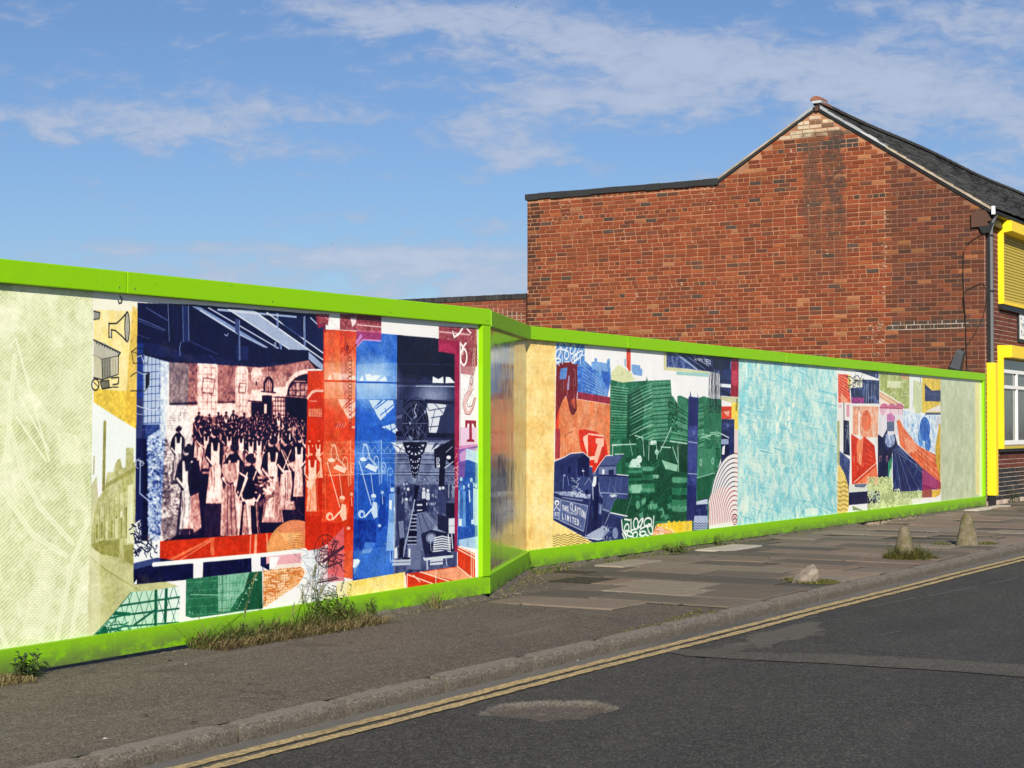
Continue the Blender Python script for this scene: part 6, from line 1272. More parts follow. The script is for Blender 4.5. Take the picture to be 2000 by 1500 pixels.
def m_slab():
    t = NT('paving_stone', rough=.9, spec=.25); oi = t.n('ShaderNodeObjectInfo'); c = oi.outputs['Color']
    c = t.mix(t.ramp(t.noise(6, 7, .65), .4, .72, 0, .5), c, t.mix(1.0, c, (.62, .6, .58), 'MULTIPLY')); c = t.mix(t.ramp(t.noise(170, 4, .7), .56, .72, 0, .5), c, (.36, .33, .29)); c = t.mix(t.ramp(t.noise(130, 4, .7), .28, .42, .5, 0), c, (.06, .055, .05))
    t.set('col', c); t.set('Normal', t.bump(t.noise(120, 5, .7), .004, .8)); return t.m
M['slab'] = m_slab()
def m_line():
    t = NT('yellow_road_paint', rough=.7, spec=.3)
    w = t.ramp(t.noise(45, 7, .8), .47, .60, 0, .9); w2 = t.ramp(t.noise(4, 8, .75), .50, .66, 0, .65)
    c = t.mix(t.ramp(t.noise(20, 6, .7), .4, .7), (.52, .38, .17), (.40, .31, .16)); c = t.mix(t.math('MAXIMUM', w, w2), c, (.085, .075, .06)); t.set('col', c); t.set('Normal', t.bump(t.noise(170, 4, .7), .005, .8)); return t.m
M['line'] = m_line()
M['white_line'] = NT('worn_white_paint', col=(.19, .19, .18), rough=.8).m
M['ground'] = asphalt_like('waste_ground', (.13, .12, .09), (.2, .19, .16), (.05, .045, .03), 20, .02)
def m_stone(name, a, b, moss):
    t = NT(name, rough=.95, spec=.2); c = t.mix(t.ramp(t.noise(9, 8, .7), .35, .7), a, b); c = t.mix(t.ramp(t.noise(14, 6, .7), .48, .62, 0, moss), c, (.12, .11, .035)); c = t.mix(t.ramp(t.noise(70, 5, .7), .6, .72, 0, .6), c, (.5, .48, .42))
    t.set('col', c); t.set('Normal', t.bump(t.noise(30, 8, .75), .02, 1.0)); return t.m
M['stone'] = m_stone('mossy_concrete', (.125, .105, .062), (.235, .20, .145), .8); M['stone_pale'] = m_stone('pale_broken_concrete', (.20, .165, .13), (.38, .32, .27), .3); M['rubble'] = m_stone('rubble', (.2, .15, .11), (.36, .28, .22), .2)
def m_plant():
    t = NT('weed_leaves', rough=.6, spec=.3); c = t.attr('Col'); t.set('col', t.mix(t.ramp(t.noise(40, 3, .6), .35, .7, 0, .4), c, t.mix(1.0, c, (.5, .55, .4), 'MULTIPLY')))
    tr = t.n('ShaderNodeBsdfTranslucent'); t.l(c, tr.inputs[0]); ms = t.n('ShaderNodeMixShader'); ms.inputs[0].default_value = .25; t.l(t.b.outputs[0], ms.inputs[1]); t.l(tr.outputs[0], ms.inputs[2]); t.l(ms.outputs[0], t.out.inputs[0]); return t.m
M['plant'] = m_plant()
def m_glass():
    t = NT('window_glass', col=(.10, .115, .115), rough=.06, spec=.8); t.set('Roughness', .08)
    c = t.mix(t.ramp(t.noise(5, 4, .6, sc3=(6, 1, .4)), .4, .65), (.07, .08, .08), (.15, .16, .145)); t.set('col', c); return t.m
M['glass'] = m_glass()

def m_print(name, cv):
    img = bpy.data.images.new(name, cv.W, cv.H, alpha=False, float_buffer=False)
    a = np.ones((cv.H, cv.W, 4), np.float32); a[..., :3] = np.clip(cv.a, 0, 1)[::-1]
    img.pixels.foreach_set(a.ravel()); img.update(); img.pack()
    t = NT(name, rough=.2, spec=.26)
    n = t.n('ShaderNodeTexImage'); n.image = img; n.extension = 'EXTEND'; t.l(t.uvo, n.inputs[0])
    c = t.mix(1.0, n.outputs[0], (.89, .89, .89), 'MULTIPLY')
    g = t.noise(420, 2, .6); c = t.mix(t.ramp(g, .35, .65, 0, .16), c, t.mix(1.0, c, (.7, .7, .7), 'MULTIPLY'))
    c = t.mix(t.ramp(t.noise(2.2, 7, .7), .60, .80, 0, .10), c, (.40, .38, .30))
    t.set('col', c); t.set('Roughness', t.ramp(t.noise(3, 5, .6), .3, .7, .12, .26))
    t.set('Normal', t.bump(t.noise(1.6, 2, .4, sc3=(1, 1, .8)), .035, .5)); return t.m
# ------------------------------------------------------------------ ground, road, kerb, pavement
M['bed'] = asphalt_like('dark_joint_soil', (.040, .036, .026), (.08, .075, .05), (.015, .014, .01), 60, .004)
RZ = -.07
def sheet(name, x0, x1, y0, y1, z, mat, nx=1, ny=1):
    b = MB(); xs = np.linspace(x0, x1, nx + 1); ys = np.linspace(y0, y1, ny + 1)
    vs = [(x, y, z) for y in ys for x in xs]; b.add(vs, [(j * (nx + 1) + i, j * (nx + 1) + i + 1, (j + 1) * (nx + 1) + i + 1, (j + 1) * (nx + 1) + i) for j in range(ny) for i in range(nx)])
    return b.build(name, mat, None, 'structure', fix=False)
tag(sheet('ground', -900, 900, -900, 900, -.16, M['ground']), 'flat ground running out to the horizon')
# road: plain quads round a finely divided field that carries the pothole and the scabbed strip
def build_road():
    X0, X1, Y0, Y1 = 4.6, 13.4, 2.7, 4.76
    nx, ny = 420, 104
    xs = np.linspace(X0, X1, nx + 1); ys = np.linspace(Y0, Y1, ny + 1)
    XX, YY = np.meshgrid(xs, ys)
    r = np.random.default_rng(3)
    n1 = vnoise(ny + 1, nx + 1, 16, 60, r, 4) - .5; n2 = vnoise(ny + 1, nx + 1, 50, 190, r, 3) - .5
    def blob(px, py, rx, ry, ang):
        cx, cy, _ = onZ(px, py, RZ); dx, dy = XX - cx, YY - cy
        u = (dx * math.cos(ang) + dy * math.sin(ang)) / rx; v = (-dx * math.sin(ang) + dy * math.cos(ang)) / ry
        return np.hypot(u, v)
    hole = np.clip((1.0 - blob(1080, 1384, .36, .27, -.45) - n1 * .55) * 9, 0, 1)
    sc_ = np.maximum(np.clip((1 - blob(1535, 1236, .85, .20, .05) - n1 * 1.3) * 4, 0, 1), np.clip((1 - blob(1410, 1272, .45, .09, .03) - n1 * 1.8) * 4, 0, 1) * .8)
    z = RZ - .034 * hole + n2 * .014 * hole - .008 * sc_ + n1 * .004
    edge = np.minimum(np.minimum(XX - X0, X1 - XX), np.minimum(YY - Y0, Y1 - YY)); z = np.where(edge < 1e-6, RZ, z)
    vs = [tuple(p) for p in np.stack([XX, YY, z], -1).reshape(-1, 3)]
    W = nx + 1; fs = [(j * W + i, j * W + i + 1, (j + 1) * W + i + 1, (j + 1) * W + i) for j in range(ny) for i in range(nx)]
    b = len(vs)
    big = [(-60, -30), (X0, -30), (X1, -30), (160, -30), (-60, Y0), (X0, Y0), (X1, Y0), (160, Y0), (-60, Y1), (X0, Y1), (X1, Y1), (160, Y1)]
    vs += [(x, y, RZ) for x, y in big]
    fs += [tuple(b + i for i in q) for q in ((0, 1, 5, 4), (1, 2, 6, 5), (2, 3, 7, 6), (4, 5, 9, 8), (6, 7, 11, 10))]
    me = bpy.data.meshes.new('road'); me.from_pydata(vs, [], fs)
    at = me.attributes.new('hole', 'FLOAT', 'POINT'); h = np.concatenate([np.maximum(hole, sc_ * .26).ravel(), np.zeros(12)]).astype(np.float32); at.data.foreach_set('value', h)
    me.materials.append(M['road']); me.shade_smooth()
    o = bpy.data.objects.new('road', me); COL.objects.link(o); tag(o, 'dark worn asphalt road with a scabbed pothole', None, None, 'structure')
    return o
road = build_road()
# pale reinstatement trench crossing the lane
pts = [(1290, 1268, 5), (1340, 1275, 9), (1450, 1281, 10), (1600, 1286, 12), (1750, 1294, 14), (1880, 1302, 15), (2020, 1311, 17), (2200, 1322, 18)]
b = MB(); vs = []
for px, py, h in pts:
    vs.append(onZ(px, py - h * .72 + R_.uniform(-1, 1), RZ + .005)); vs.append(onZ(px, py + h * .72 + R_.uniform(-1, 1), RZ + .005))
b.add(vs, [(2 * i, 2 * i + 1, 2 * i + 3, 2 * i + 2) for i in range(len(pts) - 1)])
o = b.build('trench_patch', M['road_patch'], None, 'structure'); tag(o, 'pale strip of patched asphalt crossing the road')
# worn white edge line
b = MB()
for a, c_ in (((1520, 1216), (1600, 1203)), ((1698, 1185), (1790, 1167)), ((1815, 1163), (1905, 1146)), ((1930, 1141), (1990, 1128)), ((1720, 1240), (1760, 1232))):
    p, q = onZ(*a, RZ + .005), onZ(*c_, RZ + .005); d = .007
    b.add([p, q, (q[0], q[1] + d, q[2]), (p[0], p[1] + d, p[2])], [(0, 1, 2, 3)])
tag(b.build('road_scratch_line', M['white_line'], None, 'structure'), 'thin broken pale line worn into the road')
def wavy_line(name, y0, y1, label):
    b = MB(); xs = np.arange(1.5, 46, .06); rr = random.Random(int(y0 * 1000)); vs = []
    for x in xs:
        o_ = .006 * math.sin(x * 1.7) + .02 * math.sin(x * .23)
        vs += [(x, y0 + o_ + rr.uniform(-.008, .006), RZ + .006), (x, y1 + o_ + rr.uniform(-.006, .008), RZ + .006)]
    b.add(vs, [(2 * i, 2 * i + 2, 2 * i + 3, 2 * i + 1) for i in range(len(xs) - 1)]); tag(b.build(name, M['line'], None, 'structure', fix=False), label)
wavy_line('yellow_line', 4.545, 4.612, 'worn yellow line, the one nearer the kerb'); wavy_line('yellow_line', 4.44, 4.502, 'worn yellow line, the one nearer the traffic lane')

# pavement sheet and kerb stones
pb = MB(); poly = [(-20, 4.87), (60, 4.87), (60, 9.4), (27.35, 9.4), (27.35, 7.565), (12.85, 7.565), (10.79, 6.70), (-20, 6.70)]
pb.add([(x, y, 0) for x, y in poly], [(0, 1, 2, 3, 4, 5, 6, 7)]); pave = pb.build('pavement', M['pave'], None, 'structure', fix=False); tag(pave, 'grey brown asphalt pavement in front of the hoarding')
kerb = MB().box(-20, 60, 4.79, 4.90, -.15, -.02).build('kerb', M['bed'], None, 'structure'); tag(kerb, 'low worn kerb of long concrete stones')
def kerb_mesh(L, seed):
    rr = random.Random(seed); n = 12
    prof = [(0.0, -.10), (0.0, -.030), (.006, -.014), (.020, -.004), (.042, .001), (.125, .003), (.125, -.10)]
    vs, fs = [], []
    for i in range(n + 1):
        x = L * i / n
        e = .006 if i in (0, n) else 0
        for y, z in prof: vs.append((x, y + (rr.uniform(-.0018, .0018) + e if y < .1 else 0), z + (rr.uniform(-.0014, .0014) - e if z > -.09 else 0)))
    m = len(prof)
    for i in range(n):
        for k in range(m - 1): fs.append((i * m + k, (i + 1) * m + k, (i + 1) * m + k + 1, i * m + k + 1))
    fs += [tuple(range(m)), tuple(range((n + 1) * m - 1, n * m - 1, -1))]
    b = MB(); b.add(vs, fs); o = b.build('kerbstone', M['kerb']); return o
protos = [kerb_mesh(.80, 1), kerb_mesh(.80, 2), kerb_mesh(.80, 3)]
xs = [5.62 - .82 * k for k in range(6, 0, -1)] + [5.63, 6.40]
x = 7.25
while x < 44: xs.append(x); x += R_.uniform(.82, .92)
first = True
for i in range(len(xs) - 1):
    p = protos[i % 3]
    o = p if i < 3 else p.copy()
    if i >= 3: COL.objects.link(o)
    o.parent = kerb; o.location = (xs[i] + .006, 4.757 + R_.uniform(-.004, .004), R_.uniform(-.004, .004)); o.scale = ((xs[i + 1] - xs[i] - .024) / .80, 1, 1); o.rotation_euler = (0, R_.uniform(-.003, .003), R_.uniform(-.004, .004))

# paving flags: rows .61 wide laid across the footway, broken joints
def slab_mesh(w, l, seed):
    rr = random.Random(seed); j = lambda: rr.uniform(-.004, .004)
    a = [(0 + j(), 0 + j()), (w + j(), 0 + j()), (w + j(), l + j()), (0 + j(), l + j())]; i_ = .006
    vs = [(x, y, -.02) for x, y in a] + [(x, y, -.004) for x, y in a] + [(x + (i_ if x < w / 2 else -i_), y + (i_ if y < l / 2 else -i_), 0) for x, y in a]
    fs = [(k, (k + 1) % 4, 4 + (k + 1) % 4, 4 + k) for k in range(4)] + [(4 + k, 4 + (k + 1) % 4, 8 + (k + 1) % 4, 8 + k) for k in range(4)] + [(8, 9, 10, 11)]
    return MB().add(vs, fs)
tints = [(.150, .122, .098), (.165, .134, .108), (.180, .152, .122), (.105, .090, .074), (.078, .070, .060), (.190, .145, .115), (.195, .166, .134), (.135, .112, .090), (.160, .120, .096)]
sl_cache = {}
x = 10.52; col_i = 0
while x < 41:
    w = .55
    ystart = 4.90 if x > 11.0 else 5.53
    if x < 10.9: ystart = 5.53
    yend = 6.62 if x < 12.2 else (7.05 if x < 13 else 7.50)
    if x > 27.4: yend = 7.60
    y = ystart; first_l = [.76, .38, .57][col_i % 3]
    k = 0
    while y < yend - .15:
        l = first_l if k == 0 and x > 11.0 else .76
        l = min(l, yend - y) if yend - y - l < .2 else l
        key = (round(l, 2)); 
        if key not in sl_cache:
            o = slab_mesh(w - .026, l - .026, int(l * 100)).build('paving_slab', M['slab']); sl_cache[key] = o; new = o
        else: new = sl_cache[key].copy(); COL.objects.link(new)
        new.parent = pave; new.location = (x + R_.uniform(-.003, .003), y + R_.uniform(-.003, .003), .010 + R_.uniform(-.004, .007)); new.rotation_euler = (R_.uniform(-.010, .010), R_.uniform(-.013, .013), R_.uniform(-.006, .006))
        t = R_.choice(tints); t = (t[0], t[1] * .99, t[2] * .94); v = R_.uniform(.9, 1.12)
        new.color = (t[0] * v, t[1] * v, t[2] * v, 1)
        y += l; k += 1
    x += w; col_i += 1
for x0_, x1_, y0_, y1_ in ((10.52, 11.05, 5.53, 6.6), (11.05, 12.2, 4.90, 6.6), (12.2, 13.0, 4.90, 7.03), (13.0, 41, 4.90, 7.48)): tag(sheet('slab_bed', x0_, x1_, y0_, y1_, .003, M['bed']), 'dark soil bed showing in the joints of the paving')
# four bright replacement flags seen by the board
def bright_slab(px0, py0, px1, py1, colr):
    p = onZ(px0, py0, 0); 
    return p
for (px, py, c_, w, l) in ((1425, 1070, (.38, .35, .30), .95, .34), (1228, 1100, (.25, .215, .17), .8, .3), (1930, 992, (.48, .43, .37), 1.9, .22)):
    p = onZ(px, py, .016); key = round(l, 2)
    o = slab_mesh(w, l, 77 + px).build('paving_slab', M['slab'], pave); 
    o.matrix_parent_inverse = Matrix.Identity(4); o.location = (p[0] - w / 2, p[1] - l / 2, .022); o.color = (*c_, 1)

# ------------------------------------------------------------------ hoardings
cvL = art_left(); cvR = art_right()
M['printL'] = m_print('near_hoarding_print', cvL); M['printR'] = m_print('far_hoarding_print', cvR)
def ext(fr, u0, u1, n0, n1, z00, z01, z10, z11):
    """box in a wall frame: along u, outward n; lower edge z00->z01, upper edge z10->z11 from u0 to u1"""
    A, d, nn = fr
    P = lambda u, n, z: (A[0] + d[0] * u + nn[0] * n, A[1] + d[1] * u + nn[1] * n, z)
    vs = [P(u0, n0, z00), P(u1, n0, z01), P(u1, n1, z01), P(u0, n1, z00), P(u0, n0, z10), P(u1, n0, z11), P(u1, n1, z11), P(u0, n1, z10)]
    return vs, [(3, 2, 1, 0), (4, 5, 6, 7), (0, 1, 5, 4), (1, 2, 6, 5), (2, 3, 7, 6), (3, 0, 4, 7)]
def hoarding(label, fr, L, zb, capseams, baseseams, mat_print, cv, capH, baseH, posts, panel_w, end_caps=True, offset0=0.0):
    A, d, nn = fr
    root = empty('hoarding', (A[0], A[1], 0), label, 'hoarding', 'printed hoardings along the pavement')
    H = 2.13
    def piece(name, u0, u1, n0, n1, za, zc, mat, bev=.004):
        """za, zc heights above the sloping base"""
        b = MB(); vs, fs = ext(fr, u0, u1, n0, n1, zb(u0) + za, zb(u1) + za, zb(u0) + zc, zb(u1) + zc); b.add(vs, fs); return b.build(name, mat, root, bevel=bev)
    us = [0] + capseams + [L]
    for a_, b_ in zip(us[:-1], us[1:]):
        piece('capping', a_ + (.0015 if a_ else 0), b_ - .0015, -.10, .042, H - capH, H, M['green'], .006)
        for s_ in (.06, (b_ - a_) * .33, (b_ - a_) * .66, b_ - a_ - .06):
            u = a_ + s_ ; z = zb(u) + H - capH + .03
            P = (A[0] + d[0] * u + nn[0] * .0435, A[1] + d[1] * u + nn[1] * .0435, z)
            sb = MB(); r = .009; vs = [(P[0], P[1], P[2])]
            for k in range(8): aa = k * math.pi / 4; vs.append((P[0] - nn[0] * .003 + d[0] * r * math.cos(aa), P[1] - nn[1] * .003 + d[1] * r * math.cos(aa), P[2] + r * math.sin(aa)))
            vs[0] = (P[0] + nn[0] * .003, P[1] + nn[1] * .003, P[2]); sb.add(vs, [(0, k + 1, (k + 1) % 8 + 1) for k in range(8)]); sb.build('screw', M['screw'], root)
    us = [0] + baseseams + [L]
    for a_, b_ in zip(us[:-1], us[1:]): piece('base_board', a_ + .001, b_ - .001, -.03, .030, 0, baseH, M['green_low'], .003)
    for a_, b_ in posts: piece('corner_post', a_, b_, -.02, .040, baseH + .001, H - capH - .004, M['green'], .003)
    # printed boards
    u = -offset0 % panel_w; edges = [0]
    while u < L - .05:
        if u > .05: edges.append(u)
        u += panel_w
    edges.append(L)
    for a_, b_ in zip(edges[:-1], edges[1:]):
        a2, b2 = a_ + .0015, b_ - .0015
        vs, fs = ext(fr, a2, b2, -.012, R_.uniform(-.0008, .0008), zb(a2) + .05, zb(b2) + .05, zb(a2) + H - .05, zb(b2) + H - .05)
        b = MB(); b.add(vs, fs); o = b.build('printed_panel', mat_print, root)
        if cv is not None:
            me = o.data; uvl = me.uv_layers.new(name='UVMap')
            co = np.empty(len(me.vertices) * 3); me.vertices.foreach_get('co', co); co = co.reshape(-1, 3)
            li = np.empty(len(me.loops), int); me.loops.foreach_get('vertex_index', li)
            uv = np.stack([(co[li, 0] - cv.x0) / (cv.x1 - cv.x0), (co[li, 2] - cv.z0) / (cv.z1 - cv.z0)], 1); uvl.data.foreach_set('uv', uv.ravel())
    # timber framing behind
    n = max(2, int(L / 1.22)); 
    for k in range(n + 1):
        u = .06 + (L - .12) * k / n; piece('framing_post', u - .035, u + .035, -.13, -.031, .0, H - capH - .01, M['timber'], 0)
    return root
zL = lambda u: .014 + .026 * ((3.6 + u) - 6.05) / 4.72
hoarding('near green framed hoarding with the mill girls print, closest to the viewer', ((3.6, DL), (1, 0), (0, -1)), 10.77 - 3.6, zL, [6.93 - 3.6], [6.86 - 3.6], M['printL'], cvL, .123, .131, [(10.655 - 3.6, 10.768 - 3.6)], 1.22, offset0=3.6 - 6.71)
t = NT('olive_panel', rough=.10, spec=.6, metal=.72)
c_ = t.mix(t.ramp(t.noise(2.0, 5, .6, sc3=(3, 3, .4)), .35, .7), (.50, .43, .24), (.60, .53, .33)); c_ = t.mix(t.ramp(t.noise(60, 5, .7), .5, .72, 0, .35), c_, (.45, .42, .30)); t.set('col', c_)
t.set('Roughness', t.ramp(t.noise(7, 6, .7), .3, .75, .05, .22)); t.set('Normal', t.bump(t.noise(3, 3, .5, sc3=(1, 1, .35)), .01, .5)); M['olive'] = t.m
rd_ = Vector((12.83 - 10.775, 7.60 - 6.735)); rl = rd_.length; rd_ /= rl
hoarding('short angled return of the hoarding with a shiny olive panel, joining the two long runs', ((10.775, 6.735), (rd_.x, rd_.y), (rd_.y, -rd_.x)), rl, lambda u: .032 + .015 * u / rl, [], [], M['olive'], None, .123, .145, [], 3.0)
zR = lambda u: .047 - .024 * u / 14.5
hoarding('far green framed hoarding with the canal boat print, running up to the brick building', ((12.83, DR), (1, 0), (0, -1)), 27.33 - 12.83, zR, [14.7 - 12.83, 18.8 - 12.83, 22.9 - 12.83], [16.9 - 12.83, 21.1 - 12.83, 24.9 - 12.83], M['printR'], cvR, .118, .150, [(27.22 - 12.83, 27.32 - 12.83)], 1.22)

# ------------------------------------------------------------------ brick building
BX = 27.6; FY = 7.64
corner_y = FY; left_y = onX(1030, 480, BX)[1]
zflat = onX(1030, 380, BX)[2]; yknee, zknee = onX(1402, 351, BX)[1:]; yap, zap = onX(1597, 203, BX)[1:]
yev, zev = onX(1939, 404, BX)[1:]
bld = empty('brick_building', (BX, FY, 0), 'red brick gabled building with slate roof and yellow window surrounds, behind the hoarding', 'building')
def ztop(y):
    if y > yknee: return zflat
    if y > yap: return zap + (zknee - zap) * (y - yap) / (yknee - yap)
    return zap + (zev - zap) * (y - yap) / (yev - yap)
sR = (zap - zev) / (yap - yev)
wall = MB(); D = .004
prof = [(corner_y, -.1), (left_y, -.1), (left_y, zflat - .06), (yknee, zflat - .06), (yap, zap - .075), (corner_y, zap - .075 - (yap - corner_y) * sR)]
wall.prism(prof, 'x', BX, 46)
wall_o = wall.build('wall', M['mortar'], bld)
old_y = onX(1732, 600, BX)[1]; quoin_y = onX(1054, 480, BX)[1]
def brick_shape(L, h, dep, seed=0, ins=.005):
    """brick with worn arrises: length along +y, face towards -x, standing proud by dep"""
    rr = random.Random(seed); j = lambda a=.0025: rr.uniform(-a, a)
    back = [(0.0, 0.0, 0.0), (0.0, L, 0.0), (0.0, L, h), (0.0, 0.0, h)]
    mid = [(-dep * .55, y + j(), z + j(.0015)) for _, y, z in back]
    cy, cz = L / 2, h / 2
    fr = [(-dep, y + (ins if y < cy else -ins), z + (ins if z < cz else -ins)) for _, y, z in mid]
    vs = back + mid + fr
    fs = [(k, (k + 1) % 4, 4 + (k + 1) % 4, 4 + k) for k in range(4)] + [(4 + k, 4 + (k + 1) % 4, 8 + (k + 1) % 4, 8 + k) for k in range(4)] + [(8, 9, 10, 11)]
    return vs, fs
brng = random.Random(21)
wst = onX(1735, 633, BX); wen = onX(1890, 630, BX)
def brick_colour(y, z):
    a = brng.random()
    if y < old_y or y > quoin_y:
        c = (.120, .038, .021) if a < .45 else (.095, .034, .021) if a < .68 else (.07, .032, .023) if a < .84 else (.175, .050, .022) if a < .96 else (.26, .10, .04)
    else:
        c = (.205, .047, .018) if a < .50 else (.165, .040, .018) if a < .76 else (.245, .066, .024) if a < .88 else (.11, .040, .024) if a < .955 else (.30, .125, .055) if a < .975 else (.06, .043, .036)
    if y > quoin_y: c = tuple(k * .8 for k in c)
    if z > zap - .62 and abs(y - yap) < .95 and z > zap - .62: c = (.50, .42, .30) if brng.random() < .72 else (.17, .11, .07)
    if zap - .80 < z < zap - .66 and yap - .7 < y < yap + .45: c = (.05, .046, .045)
    if old_y - 1.65 < y < old_y and wst[2] - .17 < z < wst[2] + .0: c = (.055, .038, .032)
    v = brng.uniform(.82, 1.2)
    return tuple(k * v * brng.uniform(.95, 1.05) for k in c)
joined = MB(); cand = []
k = 17
while k * .075 < zap:
    z0 = k * .075; zc = z0 + .0325
    header_row = (k % 6 == 3)
    pitch = .1125 if header_row else .225
    # y extent under the roof line
    lim_hi = left_y - .004
    y = corner_y + .004 - (0 if k % 2 else (.0 if header_row else .1125))
    rowjit = brng.uniform(-.003, .003)
    while y < lim_hi:
        L = pitch - .0145 + brng.uniform(-.005, .003)
        if not header_row and brng.random() < .035: L = .098
        y0 = max(y, corner_y + .002); y1 = min(y + L, lim_hi)
        step = L + .0145
        ym = (y0 + y1) / 2
        zt = ztop(ym)
        ok = y1 - y0 > .03
        if ym > yknee + .02: ok = ok and z0 + .065 < zflat - .115
        else: ok = ok and z0 + .065 < zt - .06 and z0 + .05 < min(ztop(y0), ztop(y1)) - .05
        if ok: cand.append((y0, z0 + rowjit, y1 - y0, .0605 + brng.uniform(-.002, .002), k))
        y += step
    k += 1
# short ragged header course below the felt
ry0, ry1 = onX(1195, 370, BX)[1], yknee
y = yknee
while y < left_y - .05:
    if y > yknee and (y < ry0 + .2 or brng.random() < .35): cand.append((y, zflat - .150, .085, .045, 999))
    y += .1125
def in_view(y, z):      # keep the nearest, largest ones as single bricks
    return -(y - corner_y) * 1.0
order = sorted(range(len(cand)), key=lambda i: (cand[i][0] - (0 if cand[i][1] > 1.75 else -50)))
single = set(order[:0])
cnt = 0
for i in order:
    y0, z0 = cand[i][0], cand[i][1]
    if cnt >= 296: break
    # only bricks that clear the hoarding's top edge as seen from the road
    if z0 < 2.30: continue
    single.add(i); cnt += 1
bm_cache = {}
for i, (y0, z0, L, h, kk) in enumerate(cand):
    c = brick_colour(y0 + L / 2, z0)
    dep = brng.uniform(.006, .011) + (.004 if brng.random() < .05 else 0)
    if y0 < old_y: dep *= .75
    if i in single:
        key = (round(L / .02), i % 5)
        if key not in bm_cache:
            vs, fs = brick_shape(round(L / .02) * .02, .0645, .008, i); me = MB(); me.add(vs, fs); o = me.build('brick', M['brick'], None); bm_cache[key] = o; first_use = True
        else: o = bm_cache[key].copy(); COL.objects.link(o)
        o.parent = bld; o.matrix_parent_inverse = Matrix.Translation(Vector((-BX, -FY, 0)))
        o.location = (BX, y0, z0); o.scale = (dep / .008, L / (round(L / .02) * .02), h / .0645); o.color = (*c, 1)
    else:
        vs, fs = brick_shape(L, h, dep, i); joined.add([(BX + x, y0 + y, z0 + z) for x, y, z in vs], fs, c)
# facade bricks (face towards -y)
fj = MB()
UPW = (onY(1957, 500, FY)[0], onY(1957, 594, FY)[2]); 
def facade_rect(px0, px1, py0, py1):
    x0 = onY(px0, py0, FY)[0]; x1 = onY(px1, py0, FY)[0]; zt_ = onY(px0, py0, FY)[2]; zb_ = onY(px0, py1, FY)[2]; return x0, x1, zb_, zt_
k = 1
while k * .075 < zev - .15:
    z0 = k * .075; x = BX + .012; n = 0
    while x < 45.9:
        hd = (n + k) % 2 == 0
        L = .1025 if hd else .215
        c = (.125, .036, .026) if z0 > .58 else (.028, .03, .034)
        v = brng.uniform(.75, 1.25); c = tuple(q * v for q in c)
        vs, fs = brick_shape(L - .002, .064, brng.uniform(.006, .010), k * 100 + n, .004)
        # swap axes: length along +x, face to -y
        fj.add([(x + yy, FY + xx, z0 + zz) for xx, yy, zz in vs], [f[::-1] for f in fs], c)
        x += L + .011; n += 1
    k += 1
fmort = MB().box(BX + .0005, 46, FY - .0005, FY + .02, -.1, zev - .1).build('facade_pointing', M['mortar_pale'], bld)
joined.v += [] 
b0 = joined.build('brickwork', M['brickwork'], bld, 'stuff'); fj.build('facade_brickwork', M['brickwork'], bld, 'stuff')
# raised pale repointing near the corner of the old part
rp = MB(); yA, zA = old_y - .02, wst[2]; yB = onX(1892, 631, BX)[1]
for j in (0, 1):
    zz = (round(zA / .075) - j) * .075 - .0085 ; rp.box(BX - .009, BX, yB + j * .04, yA, zz - .003, zz + .010)
y = yB + .1
while y < yA: rp.box(BX - .009, BX, y, y + .012, (round(zA / .075) - 1) * .075, round(zA / .075) * .075 - .011); y += .235
y = yB + .2
while y < yA: rp.box(BX - .009, BX, y, y + .012, round(zA / .075) * .075, (round(zA / .075) + 1) * .075 - .02); y += .235
rp.build('repointing', M['cream'], bld)
# lime runs and mortar smears
sm = MB()
def smear(px, py, w, h, n):
    y, z = onX(px, py, BX)[1:]
    for _ in range(n):
        yy, zz = y + brng.gauss(0, w), z + brng.gauss(0, h); r = brng.uniform(.008, .032); m = 7; vs = [(BX - .0125, yy, zz)] + [(BX - .006, yy + r * brng.uniform(.6, 1.3) * math.cos(a * 2 * math.pi / m), zz + r * .5 * brng.uniform(.6, 1.3) * math.sin(a * 2 * math.pi / m)) for a in range(m)]
        sm.add(vs, [(0, 1 + (a + 1) % m, 1 + a) for a in range(m)])
for a in ((1100, 400, .12, .04, 12), (1115, 415, .14, .03, 12), (1085, 430, .12, .03, 10), (1380, 372, .10, .10, 34), (1385, 395, .06, .1, 14), (1175, 385, .2, .02, 12), (1710, 650, .09, .12, 34), (1712, 668, .05, .05, 14), (1726, 560, .012, .5, 34), (1730, 470, .012, .4, 20), (1545, 305, .006, .18, 26), (1720, 690, .08, .06, 12), (1500, 645, .25, .05, 8), (1300, 560, .4, .2, 16), (1560, 415, .25, .12, 10), (1290, 480, .5, .25, 26), (1100, 520, .2, .1, 10), (1640, 470, .3, .1, 8), (1200, 600, .5, .1, 12)): smear(*a)
sm.build('mortar_smears', M['smear'], bld, 'stuff')
# felt edge on the flat parapet
fe = MB(); 
n = 14
for i in range(n):
    ya, yb = yknee - .02 + (left_y + .05 - yknee) * i / n, yknee - .02 + (left_y + .05 - yknee) * (i + 1) / n
    jz = brng.uniform(-.012, .008)
    fe.box(BX - .045 + brng.uniform(-.006, .006), BX + .5, ya, yb - .002, zflat - .105 + jz, zflat + .004 + brng.uniform(-.005, .005))
fe.build('roof_felt', M['felt'], bld); MB().box(BX + .45, 46, yknee - .02, left_y + .05, zflat - .10, zflat - .01).build('flat_roof', M['felt'], bld)
